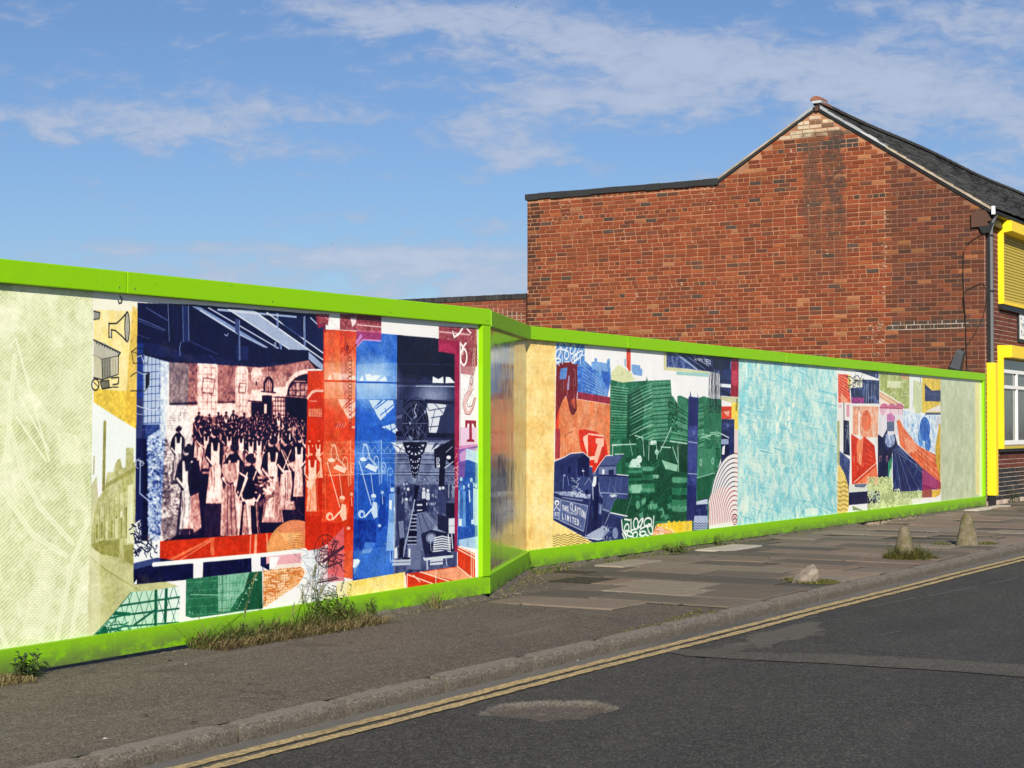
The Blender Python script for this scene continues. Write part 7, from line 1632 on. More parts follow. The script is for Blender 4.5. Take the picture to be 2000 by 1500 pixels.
# roof slopes: bed + slates
EV = yev - .05; zEV = zap - (yap - EV) * sR
roof = MB(); roof.prism([(yap, zap - .03), (EV, zEV - .03), (EV, zEV - .07), (yap, zap - .09)], 'x', BX - .04, 46); roof.prism([(yap, zap - .03), (yap, zap - .09), (yknee + .1, zknee - .13), (yknee + .1, zknee - .07)], 'x', BX - .04, 46)
rb = roof.build('roof', M['felt'], bld)
sl = MB(); dirv = Vector((0, EV - yap, zEV - zap)); Ls = dirv.length; dirv.normalize(); nrm = Vector((0, -dirv.z, dirv.y)); nrm = nrm if nrm.z > 0 else -nrm
rows = int(Ls / .19)
for r in range(rows + 1):
    s0 = r * .19; s1 = min(s0 + .30, Ls + .03)
    x = BX - .06 + (.125 if r % 2 else 0) - .13; sag = .012 * math.sin(r * .9)
    while x < 46:
        xa, xb = max(x, BX - .06), x + .247 + brng.uniform(-.004, .002)
        if xb - xa > .03:
            up = .006 + brng.uniform(0, .003); lo = .020 + brng.uniform(-.002, .010)
            und = .02 * math.sin(xa * .8 + r * .15) * 1.0
            P = lambda xx, s, h: (xx, yap + dirv.y * s + nrm.y * (h + und * 0), zap + dirv.z * s + nrm.z * (h + und))
            ls = s1 + brng.uniform(-.006, .008)
            vs = [P(xa, s0, up), P(xb, s0, up), P(xb, ls, lo), P(xa, ls, lo), P(xa, ls, lo - .008), P(xb, ls, lo - .008), P(xa, s0, up - .008)]
            g = brng.uniform(.025, .062); sl.add(vs, [(0, 3, 2, 1), (3, 4, 5, 2), (0, 6, 4, 3)], (g, g * 1.0, g * brng.uniform(.9, 1.02)))
        x += .25
sl.build('slates', M['slate'], bld, 'stuff', fix=False)
rs = MB(); x = BX + .02
while x < 46:
    z_ = zap + .035 + .02 * math.sin(x * .8); th = np.linspace(-.2, math.pi + .2, 9); ro = .09
    pts_o = [(yap + ro * math.cos(a), z_ - .03 + ro * math.sin(a) * .8) for a in th]; pts_i = [(yap + (ro - .015) * math.cos(a), z_ - .03 + (ro - .015) * math.sin(a) * .8) for a in th[::-1]]
    rs.prism(pts_o + pts_i, 'x', x, x + .44, (.035, .03, .027) if x > BX + .4 else (.20, .085, .055)); x += .45
rs.build('ridge_tiles', M['slate'], bld)
# apex: clay ridge end bedded in white mortar, timber block under it
ax = BX - .07
b = MB(); th = np.linspace(0, math.pi, 11)
b.prism([(yap + .105 * math.cos(a) + .01, zap + .055 + .075 * math.sin(a)) for a in th], 'x', ax, BX + .25); b.build('ridge_end_tile', m_stone('clay_tile', (.22, .09, .05), (.33, .15, .09), .15), bld, bevel=.006)
MB().prism([(yap - .09, zap + .055), (yap + .09, zap + .055), (yap + .075, zap + .005), (yap - .075, zap + .005)], 'x', ax + .01, BX + .2).build('ridge_bedding', M['leadwhite'], bld, bevel=.005)
MB().box(ax + .01, BX, yap - .03, yap + .03, zap - .13, zap - .04).build('purlin_end', M['timber'], bld, bevel=.004)
# verge strips
def verge(name, ya, yb, thick, proud, mat, lift=0.0, n=1):
    b = MB()
    for i in range(n):
        a_, c2 = ya + (yb - ya) * i / n, ya + (yb - ya) * (i + 1) / n - (.002 if n > 1 else 0)
        j = brng.uniform(-.004, .004) if n > 1 else 0
        b.prism([(a_, ztop(a_) + lift + j), (c2, ztop(c2) + lift + j), (c2, ztop(c2) + lift - thick + j), (a_, ztop(a_) + lift - thick + j)], 'x', BX - proud + (brng.uniform(-.008, .008) if n > 1 else 0), BX + .1)
    return b.build(name, mat, bld)
y1730 = onX(1732, 280, BX)[1]; y1682 = onX(1682, 240, BX)[1]; y1556 = onX(1560, 235, BX)[1]
verge('verge_fillet', EV + .02, y1730, .050, .050, M['cream'], -.012)
verge('bright_flashing', y1730, y1682, .055, .058, M['leadwhite'], .004, 3); verge('lead_flashing', y1682, yap - .06, .060, .056, M['lead'], .004, 5)
verge('verge_fillet', y1556, yknee + .02, .035, .045, M['cream'], -.005); verge('lead_flashing', yap + .08, y1556, .06, .05, M['lead'], .01, 4)
verge('verge_shadow_line', EV + .02, yap - .02, .095, .030, M['black'], -.02); verge('verge_shadow_line', yap + .02, yknee, .06, .026, M['black'], -.02)  # black strips modelled as the shadow line beneath the verge
# eaves: fascia, gutter, white gutter end, downpipe
MB().box(BX + .01, 46, yev + .05, FY - .011, zev - .28, zev - .06).build('fascia', M['black'], bld)
g = MB(); th = np.linspace(math.pi, 2 * math.pi, 9); gy, gz = yev + .01, zev - .07
g.prism([(gy + .075 * math.cos(a), gz + .075 * math.sin(a)) for a in th] + [(gy + .06 * math.cos(a), gz + .06 * math.sin(a)) for a in th[::-1]], 'x', BX + .02, 46); g.build('gutter', M['black'], bld)
p = onX(1941.5, 409, BX - .02); MB().box(BX - .085, BX - .045, p[1] - .030, p[1] + .026, p[2] - .085, p[2] + .05).build('gutter_end', M['white'], bld, bevel=.004)
# gable board beside the eaves
p0 = onX(1897, 416, BX - .05); p1 = onX(1934, 442, BX - .05)
bb = MB(); 
bb.prism([(p0[1], p0[2]), (p1[1] + .08, p0[2] + .035), (p1[1] - .03, p1[2] + .10), (p1[1] + .05, p1[2] + .08), (p1[1] + .02, p1[2] + .015), (p0[1], p1[2])], 'x', BX - .06, BX - .035); bb.build('timber_board', M['timber'], bld)
# corbel brackets in dark metal under the gutter
p = onX(1925, 440, BX); MB().prism([(FY + .14, p[2] + .02), (FY - .16, p[2] + .03), (FY - .10, p[2] - .13), (FY + .02, p[2] - .14), (FY + .08, p[2] - .03)], 'x', BX - .055, BX - .012).build('gutter_bracket', M['black'], bld, bevel=.005)
px_ = onY(1936.5, 600, FY - .07); 
dp = MB(); X_ = px_[0]; dp.tube([(X_, FY - .07, 2.28), (X_, FY - .07, p[2] - .06), (X_, FY - .09, p[2] + .05), (X_, yev - .02, gz - .03)], .034, 12); dpo = dp.build('downpipe', M['grey'], bld, smooth=False)
for zz in (onX(1936, 458, BX)[2], onX(1936, 567, BX)[2]): MB().box(X_ - .045, X_ + .045, FY - .115, FY - .01, zz - .012, zz + .012).build('pipe_clip', M['black'], bld, bevel=.003)
MB().box(X_ - .052, X_ - .036, FY - .06, FY - .01, .3, p[2] - .05).build('pipe_side_strip', M['black'], bld)  # thin black strip along the wall side of the pipe
# yellow boxing round the foot of the pipe
z1_ = onX(1936, 708, BX)[2]; z0_ = onX(1936, 968, BX)[2]
bx0 = X_ - .09; yb0 = onX(1945, 850, bx0)[1]; yb1 = onX(1927, 850, bx0)[1]
MB().box(bx0, bx0 + .14, yb0, yb1, z0_, z1_).build('pipe_boxing', M['yellow'], bld, bevel=.006)
MB().box(bx0 + .02, bx0 + .10, yb0 + .03, yb1 - .03, 0, z0_).build('pipe_foot', M['black'], bld)
# upper window: yellow surround, hood and roller shutter
sy0 = FY - .10                                   # surround front
xl = onY(1960, 520, sy0)[0]
zt1 = onY(1960, 457, sy0)[2]; zb1 = onY(1960, 593, sy0)[2]; xr = xl + 1.9
w1 = MB().box(xl, xl + .05, sy0, FY + .0, zb1, zt1 + .02).build('window_surround', M['yellow'], bld, bevel=.004)
MB().box(xl + .05, xr, sy0 + .01, FY, zb1, zb1 + .05).build('window_sill', M['yellow'], bld, bevel=.003)
MB().box(xl + .002, xr, sy0 + .03, FY + .01, zb1 - .09, zb1 - .001).build('window_sill', M['black'], bld)
hy = sy0 - .14; zh1 = onX(1984, 430, xl)[2]
MB().prism([(FY, zt1 + .02), (FY, zh1 + .02), (hy, zh1), (hy, zt1 + .045), (sy0, zt1 + .02)], 'x', xl - .001, xr).build('shutter_hood', M['yellow'], bld, bevel=.004)
shut = MB().box(xl + .05, xr, FY - .03, FY - .005, zb1 + .05, zt1 + .1).build('roller_shutter', M['black'], bld)
zz = zb1 + .052
while zz < zt1 + .06:
    th = np.linspace(-math.pi / 2, math.pi / 2, 6); MB().prism([(FY - .03 - .014 * math.cos(a), zz + .024 + .023 * math.sin(a)) for a in th], 'x', xl + .052, xr - .002).build('slat', M['yellow_slat'], shut); zz += .05
# lower window
xl2 = onY(1960, 800, sy0)[0]; zt2 = onY(1960, 674, sy0)[2]; zb2 = onY(1960, 877, sy0)[2]; xr2 = xl2 + 2.3
MB().box(xl2, xl2 + .055, sy0, FY, zb2, zt2).build('window_surround', M['yellow'], bld, bevel=.004)
zc2 = onY(1975, 700, sy0)[2]
MB().box(xl2 + .056, xr2, sy0 - .13, FY, zc2, zt2 - .003).build('shutter_box', M['yellow'], bld, bevel=.005)
MB().box(xl2 + .056, xr2, sy0 + .01, FY - .02, zb2, zb2 + .045).build('window_sill', M['yellow_slat'], bld, bevel=.003); MB().box(xl2 + .01, xr2, sy0 + .03, FY, zb2 - .05, zb2 - .001).build('window_sill', M['black'], bld)
win = MB().box(xl2 + .06, xr2, FY - .028, FY - .012, zb2 + .10, zc2 - .001).build('window', M['glass'], bld)
zf0, zf1 = onY(1980, 865, FY - .05)[2], onY(1980, 728, FY - .05)[2]; zmid = onY(1980, 757, FY - .05)[2]
def fr_(x0, x1, z0, z1, n='frame_bar'): MB().box(x0, x1, FY - .065, FY - .029, z0, z1).build(n, M['white'], win, bevel=.004)
fr_(xl2 + .06, xr2, zf0 - .03, zf0 + .045); fr_(xl2 + .06, xr2, zf1 - .02, zf1 + .04); fr_(xl2 + .06, xr2, zmid - .028, zmid + .028)
xm = onY(1986, 800, FY - .05)[0]; fr_(xm - .03, xm + .03, zf0 + .046, zmid - .029); fr_(xm - .03, xm + .03, zmid + .029, zf1 - .021); fr_(xl2 + .06, xl2 + .10, zf0 + .046, zmid - .029); fr_(xm + 1.0, xm + 1.06, zf0 + .046, zmid - .029)
MB().box(xl2 + .06, xr2, FY - .07, FY - .01, zb2 + .046, zf0 - .031).build('stone_sill', M['rubble'], bld)
# framed picture on the facade (cut by the edge of the photograph)
sx = onY(1989, 640, FY - .03)[0]; z1s, z0s = onY(1989, 607, FY - .03)[2], onY(1989, 668, FY - .03)[2]
sg = empty('wall_sign', (sx, FY - .02, z0s), 'small framed picture sign on the brick front between the two windows', 'sign')
MB().box(sx, sx + 1.2, FY - .035, FY - .011, z0s, z1s).build('frame', M['black'], sg, bevel=.004); MB().box(sx + .07, sx + 1.13, FY - .039, FY - .034, z0s + .06, z1s - .05).build('picture_board', M['white'], sg)
q = MB(); rr = random.Random(4)
for k in range(60):
    x0 = sx + rr.uniform(.12, 1.0); zz0 = rr.uniform(z0s + .09, z1s - .12); s_ = rr.uniform(.02, .05); q.add([(x0, FY - .0405, zz0), (x0 + s_, FY - .0405, zz0 + s_ * .4), (x0 + s_ * .8, FY - .0405, zz0 + s_ * 1.3), (x0 - s_ * .2, FY - .0405, zz0 + s_)], [(0, 1, 2, 3)])
q.build('print', NT('sign_ink', col=(.05, .13, .22), rough=.5).m, sg, fix=False)
# cables on the corner and floodlight hanging by the hoarding
def cable(label, pts, r=.007):
    b = MB(); b.tube([onX(x, y, BX - .025) for x, y in pts], r, 5); o = b.build('cable', M['cable']); tag(o, label, 'cable', 'cables down the corner of the brick wall')
cable('thin black cable curving from the gutter down to the dark floodlight, left one', [(1925, 454), (1905, 465), (1890, 476), (1882, 492), (1881, 540), (1883, 580), (1886, 640), (1888, 700), (1888, 722)])
cable('short black cable looping beside the long one at window height', [(1918, 553), (1900, 560), (1886, 568), (1881, 580), (1881, 595), (1887, 620)], .006)
cable('black cable slanting from the corner down to the dark floodlight, right one', [(1921, 553), (1928, 568), (1925, 600), (1920, 620), (1905, 650), (1890, 672), (1880, 686)], .006)
fl0 = onX(1876, 690, BX - .12); fl1 = onX(1868, 716, BX - .12)
fl = empty('floodlight', fl1, 'tapered dark grey floodlight hanging tilted on the brick wall above the hoarding', 'floodlight')
b = MB(); ax_ = Vector((0, fl0[1] - fl1[1], fl0[2] - fl1[2])); axn = ax_.normalized(); sd = Vector((0, axn.z, -axn.y)); X1 = Vector((1, 0, 0))
def sec(c_, w, dp_): return [c_ + sd * w * a + X1 * dp_ * e for a, e in ((-1, -1), (1, -1), (1, 1), (-1, 1))]
A0 = Vector(fl0) + axn * .05; A1 = Vector(fl1) - axn * .03
s_ = sec(A0, .048, .05) + sec(A0 - axn * .04, .062, .07) + sec(A1 + axn * .02, .082, .09) + sec(A1, .085, .095)
b.add(s_, [(0, 1, 2, 3)] + [(j * 4 + k, (j + 1) * 4 + k, (j + 1) * 4 + (k + 1) % 4, j * 4 + (k + 1) % 4) for j in range(3) for k in range(4)]); b.build('housing', M['darkgrey'], fl, bevel=.004)
b = MB(); b.add(sec(A1 - axn * .001, .088, .098) + sec(A1 - axn * .035, .09, .10), [(k, 4 + k, 4 + (k + 1) % 4, (k + 1) % 4) for k in range(4)] + [(3, 2, 1, 0), (4, 5, 6, 7)]); b.build('lens_rim', M['black'], fl, bevel=.003)
b = MB(); b.tube([A0, A0 + Vector((.06, 0, .03)), (BX - .005, A0.y, A0.z + .03)], .012, 6); b.build('bracket', M['black'], fl)

# ------------------------------------------------------------------ low wall behind the near hoarding
WX = 28.0
p = onX(1028, 573, WX); zc = p[2]
bw = empty('garden_wall', (WX, left_y, 0), 'lower red brick wall with dark brick coping beyond the hoarding, left of the gabled building', 'wall')
MB().box(WX, WX + .22, left_y - .2, 27, -.1, zc - .105).build('wall_core', M['mortar'], bw)
proto_b = {}
k = int(3.0 / .075); base_top = zc - .11
z0 = base_top - .075
row = 0; nb = 0
while z0 > 3.25:
    y = left_y - .1 + (.1125 if row % 2 else 0)
    ymax = onX(745, 590, WX)[1] - row * .4
    while y < ymax + .2:
        L = .215 if row % 5 != 4 else .1035
        key = (L, nb % 4)
        if key not in proto_b: vs, fs = brick_shape(L, .0645, .008, nb); o = MB().add(vs, fs).build('brick', M['brick']); proto_b[key] = o
        else: o = proto_b[key].copy(); COL.objects.link(o)
        o.parent = bw; o.matrix_parent_inverse = Matrix.Translation(-Vector(bw.location)); o.location = (WX, y, z0 + brng.uniform(-.002, .002)); a = brng.random()
        c = (.22, .06, .032) if a < .5 else (.17, .055, .034) if a < .8 else (.12, .05, .038) if a < .93 else (.32, .13, .07); v = brng.uniform(.85, 1.15); o.color = (c[0] * v, c[1] * v, c[2] * v, 1)
        y += L + .0105; nb += 1
    z0 -= .075; row += 1
jb = MB(); zz = base_top - .075; rw = 0
while zz > 1.6:
    y = (onX(745, 590, WX)[1] - rw * .4 + .24) if zz > 3.25 else left_y + .02
    y = left_y - .1 + (.1125 if rw % 2 else 0) + math.ceil((y - left_y + .1) / .2255) * .2255
    while y < 26.7:
        a = brng.random(); c = (.22, .06, .032) if a < .5 else (.17, .055, .034) if a < .8 else (.12, .05, .038); v = brng.uniform(.85, 1.15)
        vs, fs = brick_shape(.213, .0605, .008, int(a * 99)); jb.add([(WX + a_, y + b_, zz + c_) for a_, b_, c_ in vs], fs, tuple(q * v for q in c)); y += .2255
    zz -= .075; rw += 1
y = onX(738, 590, WX)[1] + .37
while y < 26.9: jb.box(WX - .03, WX + .25, y, y + .064, zc - .104, zc - .002, (.035, .036, .038)); y += .075
jb.build('brickwork', M['brickwork'], bw, 'stuff')
y = left_y - .02; first = None
while y < onX(738, 590, WX)[1] + .3:
    if first is None: first = MB().box(-.03, .25, 0, .064, 0, .102).build('coping_brick', M['brick'], bevel=.004); o = first
    else: o = first.copy(); COL.objects.link(o)
    o.parent = bw; o.matrix_parent_inverse = Matrix.Translation(-Vector(bw.location)); o.location = (WX, y, zc - .104 + brng.uniform(-.003, .003)); g = brng.uniform(.022, .05); o.color = (g, g * 1.05, g * 1.1, 1)
    y += .075
b = MB(); ya, yb = onX(935, 590, WX)[1], onX(850, 595, WX)[1]
b.box(WX - .012, WX, ya, yb, zc - .26, zc - .245)
for i in range(7):
    yy = onX(965 + i * 9, 600, WX)[1]; b.box(WX - .012, WX, yy, yy + .012, zc - .62 - brng.uniform(0, .2), zc - .25 - i * .02)
for i in range(4): b.box(WX - .012, WX, onX(1025, 600, WX)[1], onX(970 + i * 5, 600, WX)[1], zc - .43 - i * .075, zc - .42 - i * .075)
b.build('repointing', M['cream'], bw)

# ------------------------------------------------------------------ bollards
def bollard(label, px, py, h, r0, r1, mat, seed, lean=(0, 0), name='stone_bollard', top=.35):
    x, y, _ = onZ(px, py, 0); rr = random.Random(seed); n = 20; m = 12; vs, fs = [], []
    for j in range(m + 1):
        u = j / m
        if u < .8: r = r0 + (r1 - r0) * (u / .8); z = h * u
        else: a = (u - .8) / .2 * math.pi / 2; r = r1 * (math.cos(a) * (1 - top) + top * (1 - (u - .8) / .2)); z = h * (.8 + .2 * math.sin(a))
        for k in range(n):
            a = 2 * math.pi * k / n; q = r * (1 + rr.uniform(-.06, .06) + .05 * math.sin(a * 2 + seed)); vs.append((x + q * math.cos(a) + lean[0] * u, y + q * math.sin(a) + lean[1] * u, z + rr.uniform(-.009, .007) - .01))
    for j in range(m):
        for k in range(n): fs.append((j * n + k, j * n + (k + 1) % n, (j + 1) * n + (k + 1) % n, (j + 1) * n + k))
    fs.append(tuple(range(m * n, (m + 1) * n)))
    o = MB().add(vs, fs).build(name, mat, smooth=True); tag(o, label, 'bollard', 'stumpy stone bollards on the pavement'); return x, y
B3 = bollard('clean tapered stone bollard standing clear of weeds, farthest along the kerb', 1889, 1066, .375, .122, .062, M['stone'], 3)
B2 = bollard('tapered mossy stone bollard with weeds round its foot, between the other two', 1767, 1092, .345, .125, .055, M['stone'], 8)
# broken stump
x, y, _ = onZ(1573, 1139, 0); rr = random.Random(12)
vs = []; n = 16
for j, (r, z) in enumerate(((.108, -.01), (.102, .04), (.09, .085), (.06, .108))):
    for k in range(n):
        a = 2 * math.pi * k / n; sx_ = (x + .517 * 0, y); q = r * (1 + rr.uniform(-.14, .14)); zz = z * (1 + .35 * math.cos(a + .6)) + rr.uniform(-.008, .008); vs.append((x + q * math.cos(a) * 1.0 + z * .1, y + q * math.sin(a) - z * .15, zz))
fs = [(j * n + k, j * n + (k + 1) % n, (j + 1) * n + (k + 1) % n, (j + 1) * n + k) for j in range(3) for k in range(n)] + [tuple(range(3 * n, 4 * n))]
tag(MB().add(vs, fs).build('stone_bollard', M['stone_pale'], smooth=False), 'broken pale stump of a stone bollard, low and jagged in a patch of moss', 'bollard', 'stumpy stone bollards on the pavement'); B1 = (x, y)

# earth and asphalt swept up against the boards; open dark gaps where the ground dips
fb = MB(); frr = random.Random(3)
def fillet(p0, p1, h0, h1, wd=.10, seg=.07):
    p0, p1 = Vector(p0), Vector(p1); L = (p1 - p0).length; n = max(2, int(L / seg)); d = (p1 - p0) / L; nn = Vector((d.y, -d.x)); vs = []
    for i in range(n + 1):
        u = i / n; h = (h0 + (h1 - h0) * u) * frr.uniform(.75, 1.1) * min(1, min(i, n - i) * .5 + .1); w = wd * frr.uniform(.5, 1.1); c0 = p0 + d * L * u
        a, b_ = c0 + nn * w, c0 - nn * .05; vs += [(a.x, a.y, .001), (c0.x + nn.x * w * .4, c0.y + nn.y * w * .4, h * .55), (c0.x, c0.y, h), (b_.x, b_.y, h)]
    fb.add(vs, [(i * 4 + k, (i + 1) * 4 + k, (i + 1) * 4 + k + 1, i * 4 + k + 1) for i in range(n) for k in range(3)])
fillet((2, 6.70), (6.33, 6.70), .022, .022); fillet((7.95, 6.70), (10.78, 6.70), .030, .044); fillet((10.80, 6.705), (12.83, 7.565), .034, .05, .12)
fillet((12.83, 7.565), (14.6, 7.565), .05, .046, .13); fillet((14.6, 7.565), (21.4, 7.565), .040, .034); fillet((22.6, 7.565), (27.3, 7.565), .034, .022)
tag(fb.build('swept_soil', M['pave'], None, 'structure'), 'gritty soil swept up against the hoarding boards')
# ------------------------------------------------------------------ weeds and litter
GR = [(.12, .19, .035), (.15, .20, .04), (.085, .14, .025), (.19, .21, .055)]
DRY = [(.25, .20, .09), (.19, .15, .07), (.31, .26, .13), (.13, .095, .045)]
def blade(b, x, y, z, h, w, az, bend, col, seg=4, head=0):
    pts = []
    for i in range(seg + 1):
        u = i / seg; th = bend * u * 1.2
        r = h * (math.sin(th) / max(.3, bend) if bend > .01 else 0) * .9; zz = z + h * (u * math.cos(th * .6)); pts.append((x + math.cos(az) * r * u ** .3, y + math.sin(az) * r * u ** .3, max(z * .2 + .001, zz), w * (1 - u) ** .7 + .0006))
    px_, py_ = -math.sin(az), math.cos(az)
    vs = []
    for X, Y, Z, W in pts: vs += [(X - px_ * W, Y - py_ * W, Z), (X + px_ * W, Y + py_ * W, Z)]
    b.add(vs, [(2 * i, 2 * i + 1, 2 * i + 3, 2 * i + 2) for i in range(seg)], col)
    if head:
        X, Y, Z, _ = pts[-1]
        for k in range(14):
            u = k / 14; a = k * 2.4; q = .006; zz = Z - head * (1 - u); cx, cy = X + (pts[-2][0] - X) * (1 - u) * .35, Y + (pts[-2][1] - Y) * (1 - u) * .35
            b.add([(cx, cy, zz), (cx + q * math.cos(a), cy + q * math.sin(a), zz + .006), (cx + q * 1.3 * math.cos(a), cy + q * 1.3 * math.sin(a), zz + .022), (cx, cy, zz + .012)], [(0, 1, 2, 3)], col)
def leaf(b, p, az, el, L, w, col):
    d = Vector((math.cos(az) * math.cos(el), math.sin(az) * math.cos(el), math.sin(el))); s = Vector((-math.sin(az), math.cos(az), 0)); u = Vector((0, 0, 1)); p = Vector(p)
    b.add([p, p + d * L * .4 + s * w + u * w * .3, p + d * L * .4, p + d * L * .4 - s * w + u * w * .3, p + d * L - u * L * .12], [(0, 1, 2), (0, 2, 3), (1, 4, 2), (2, 4, 3)], col)
def sprig(b, x, y, h, rr, n=14, L=.03, col=GR, lean=.1, z=0):
    az = rr.random() * 6.28; pts = [(x + math.cos(az) * lean * h * u * u, y + math.sin(az) * lean * h * u * u, z + h * u) for u in np.linspace(0, 1, 5)]
    b.tube(pts, .0022, 4, (.10, .12, .04), .0010)
    for k in range(n):
        u = (k + .5) / n; i = min(3, int(u * 4)); f = u * 4 - i; p = [pts[i][j] + (pts[i + 1][j] - pts[i][j]) * f for j in range(3)]; leaf(b, p, rr.random() * 6.28, rr.uniform(-.2, .9), L * (1.25 - .7 * u) * rr.uniform(.7, 1.2), L * .22, rr.choice(col))
wr = random.Random(33)
# grass bank against the near hoarding
b = MB(); gx0 = onY(376, 1262, 6.66)[0]; gx1 = onY(705, 1208, 6.66)[0]
for k in range(6200):
    u = wr.random(); x = gx0 + (gx1 - gx0) * u; wdt = .20 * (.55 + .6 * math.sin(math.pi * min(1, max(0, u))) ** .5); y = 6.69 - abs(wr.gauss(0, wdt * .48)); 
    if y < 6.69 - .30: continue
    edge = (6.69 - y) / .3
    dry = wr.random() < .34 + .35 * edge; cl = .55 + .75 * abs(math.sin(x * 23 + y * 31) * math.sin(x * 9.3 + 1.1)); 
    h = cl * wr.uniform(.04, .135) * (1.15 - .6 * edge) * (1.25 if u > .62 and u < .9 else 1); blade(b, x, y, -.005, h, wr.uniform(.0016, .0034), wr.random() * 6.28 if wr.random() < .6 else wr.gauss(-1.57, 1.0), wr.uniform(.4, 2.6), wr.choice(DRY if dry else GR))
for k in range(1500):
    u = wr.random(); x = gx0 + (gx1 - gx0) * u; y = 6.66 - wr.random() * .24; blade(b, x, y, 0, wr.uniform(.08, .17), .0022, wr.gauss(-1.4, 1.1), wr.uniform(1.9, 2.6), wr.choice(DRY + [(.10, .07, .035)]), 5)
tag(b.build('grass_bank', M['plant'], None, 'stuff', fix=False), 'ragged bank of dry and green grass at the foot of the near hoarding')
b = MB()
for px, py, h in ((385, 1255, .42), (392, 1255, .36), (402, 1250, .30), (410, 1245, .44), (428, 1242, .25), (555, 1225, .34), (562, 1222, .42), (570, 1222, .25), (520, 1228, .20), (600, 1220, .30), (606, 1215, .26)):
    x = onY(px, py, 6.62)[0]; blade(b, x, 6.63 + wr.uniform(-.04, .04), 0, h, .0022, wr.gauss(-1.2, 1.5), wr.uniform(.15, .5), wr.choice([(.12, .16, .05), (.22, .20, .09), (.09, .13, .06)]), 5, head=.07)
tag(b.build('seeding_grass', M['plant'], None, 'stuff', fix=False), 'tall seeding grass stalks rising from the grass bank')
def plant(name, label, fn, cat='weed', group='weeds along the foot of the hoardings'):
    b = MB(); fn(b); o = b.build(name, M['plant'], None, None, fix=False); tag(o, label, cat, group); return o
def at_wall(px, Y): return onY(px, 1100, Y)[0]
def bushy(x, y, n, r, h, L, dens=16, cols=GR):
    def f(b):
        for k in range(n): a = wr.random() * 6.28; q = r * math.sqrt(wr.random()); sprig(b, x + q * math.cos(a), y + q * math.sin(a) * .6, h * wr.uniform(.5, 1.1), wr, dens, L, cols, .35)
    return f
plant('leafy_weed', 'bushy broad leaved weed at the right end of the grass bank', bushy(at_wall(640, 6.62), 6.62, 16, .16, .26, .055, 14), )
plant('leafy_weed', 'low dark leafed weed mixed into the left half of the grass bank', bushy(at_wall(470, 6.6), 6.6, 20, .26, .13, .035, 9, [(.06, .09, .025), (.09, .12, .035), (.05, .07, .025)]))
plant('leafy_weed', 'dry wispy weed reaching up over the machine drawing', bushy(at_wall(618, 6.64), 6.64, 9, .08, .48, .022, 16, [(.16, .15, .08), (.10, .11, .05), (.08, .09, .06)]))
plant('leafy_weed', 'small upright sprig just right of the grass bank', bushy(at_wall(690, 6.66), 6.66, 1, .01, .26, .025, 16))
plant('leafy_weed', 'pair of fresh green sprigs under the yellow print', bushy(at_wall(728, 6.66), 6.66, 5, .06, .15, .035, 14))
def tuft(x, y, n, h, cols, r=.03, bend=(.3, 1.3)):
    def f(b):
        for k in range(n): blade(b, x + wr.gauss(0, r), y + wr.gauss(0, r * .5), 0, h * wr.uniform(.4, 1.1), .0025, wr.random() * 6.28, wr.uniform(*bend), wr.choice(cols))
    return f
plant('grass_tuft', 'straw coloured grass tuft below the red print', tuft(at_wall(848, 6.65), 6.65, 60, .17, DRY[:3] + GR[:1], .03))
plant('leafy_weed', 'dark leafy weed at the picture edge by the hoarding foot', bushy(at_wall(48, 6.60), 6.58, 12, .07, .13, .055, 12, [(.05, .09, .03), (.07, .11, .035), (.04, .07, .03)]))
def straw(x0, x1, y, n, z=.03):
    def f(b):
        for k in range(n):
            x = wr.uniform(x0, x1); yy = y + wr.gauss(0, .05); a = wr.random() * 6.28; L = wr.uniform(.03, .11); zz = wr.random() * z * (1 - abs(x - (x0 + x1) / 2) / (x1 - x0) * 1.6) + .004
            blade(b, x, yy, 0, min(L, zz * 1.6 + .03), .0016, a, wr.uniform(1.6, 2.6), wr.choice(DRY), 4)
    return f
b = MB(); straw(at_wall(-60, 6.58), at_wall(45, 6.6), 6.58, 1300, .11)(b); straw(at_wall(700, 6.6), at_wall(945, 6.6), 6.66, 160, .02)(b); straw(10.9, 12.7, 7.05, 90, .02)(b)
for k in range(260):
    u = wr.random(); x = 10.85 + 1.95 * u; y = 6.70 + .83 * u - abs(wr.gauss(0, .05)); blade(b, x, y, 0, wr.uniform(.015, .06), .002, wr.random() * 6.28, wr.uniform(.5, 2), wr.choice(DRY + GR))
tag(b.build('dry_straw', M['plant'], None, 'stuff', fix=False), 'dead straw and leaf litter along the hoarding foot')
plant('leafy_weed', 'thin upright sprig in front of the cream print', bushy(at_wall(1040, 7.54), 7.54, 1, .01, .24, .035, 18))
plant('leafy_weed', 'low spreading weed under the white scroll lettering', bushy(at_wall(1318, 7.50), 7.49, 22, .20, .10, .05, 10))
plant('leafy_weed', 'low weed under the concentric arch print', bushy(at_wall(1405, 7.52), 7.50, 10, .14, .13, .04, 10))
plant('leafy_weed', 'small sprig left of the turquoise print foot', bushy(at_wall(1372, 7.54), 7.53, 1, .01, .18, .03, 14))
plant('leafy_weed', 'tiny sprig under the turquoise print', bushy(at_wall(1553, 7.54), 7.53, 1, .01, .12, .035, 12))
plant('leafy_weed', 'weed at the foot of the brick front below the window', bushy(onY(1985, 960, 7.5)[0], 7.52, 12, .12, .28, .05, 12, [(.05, .08, .03), (.07, .10, .04)]))
b = MB()
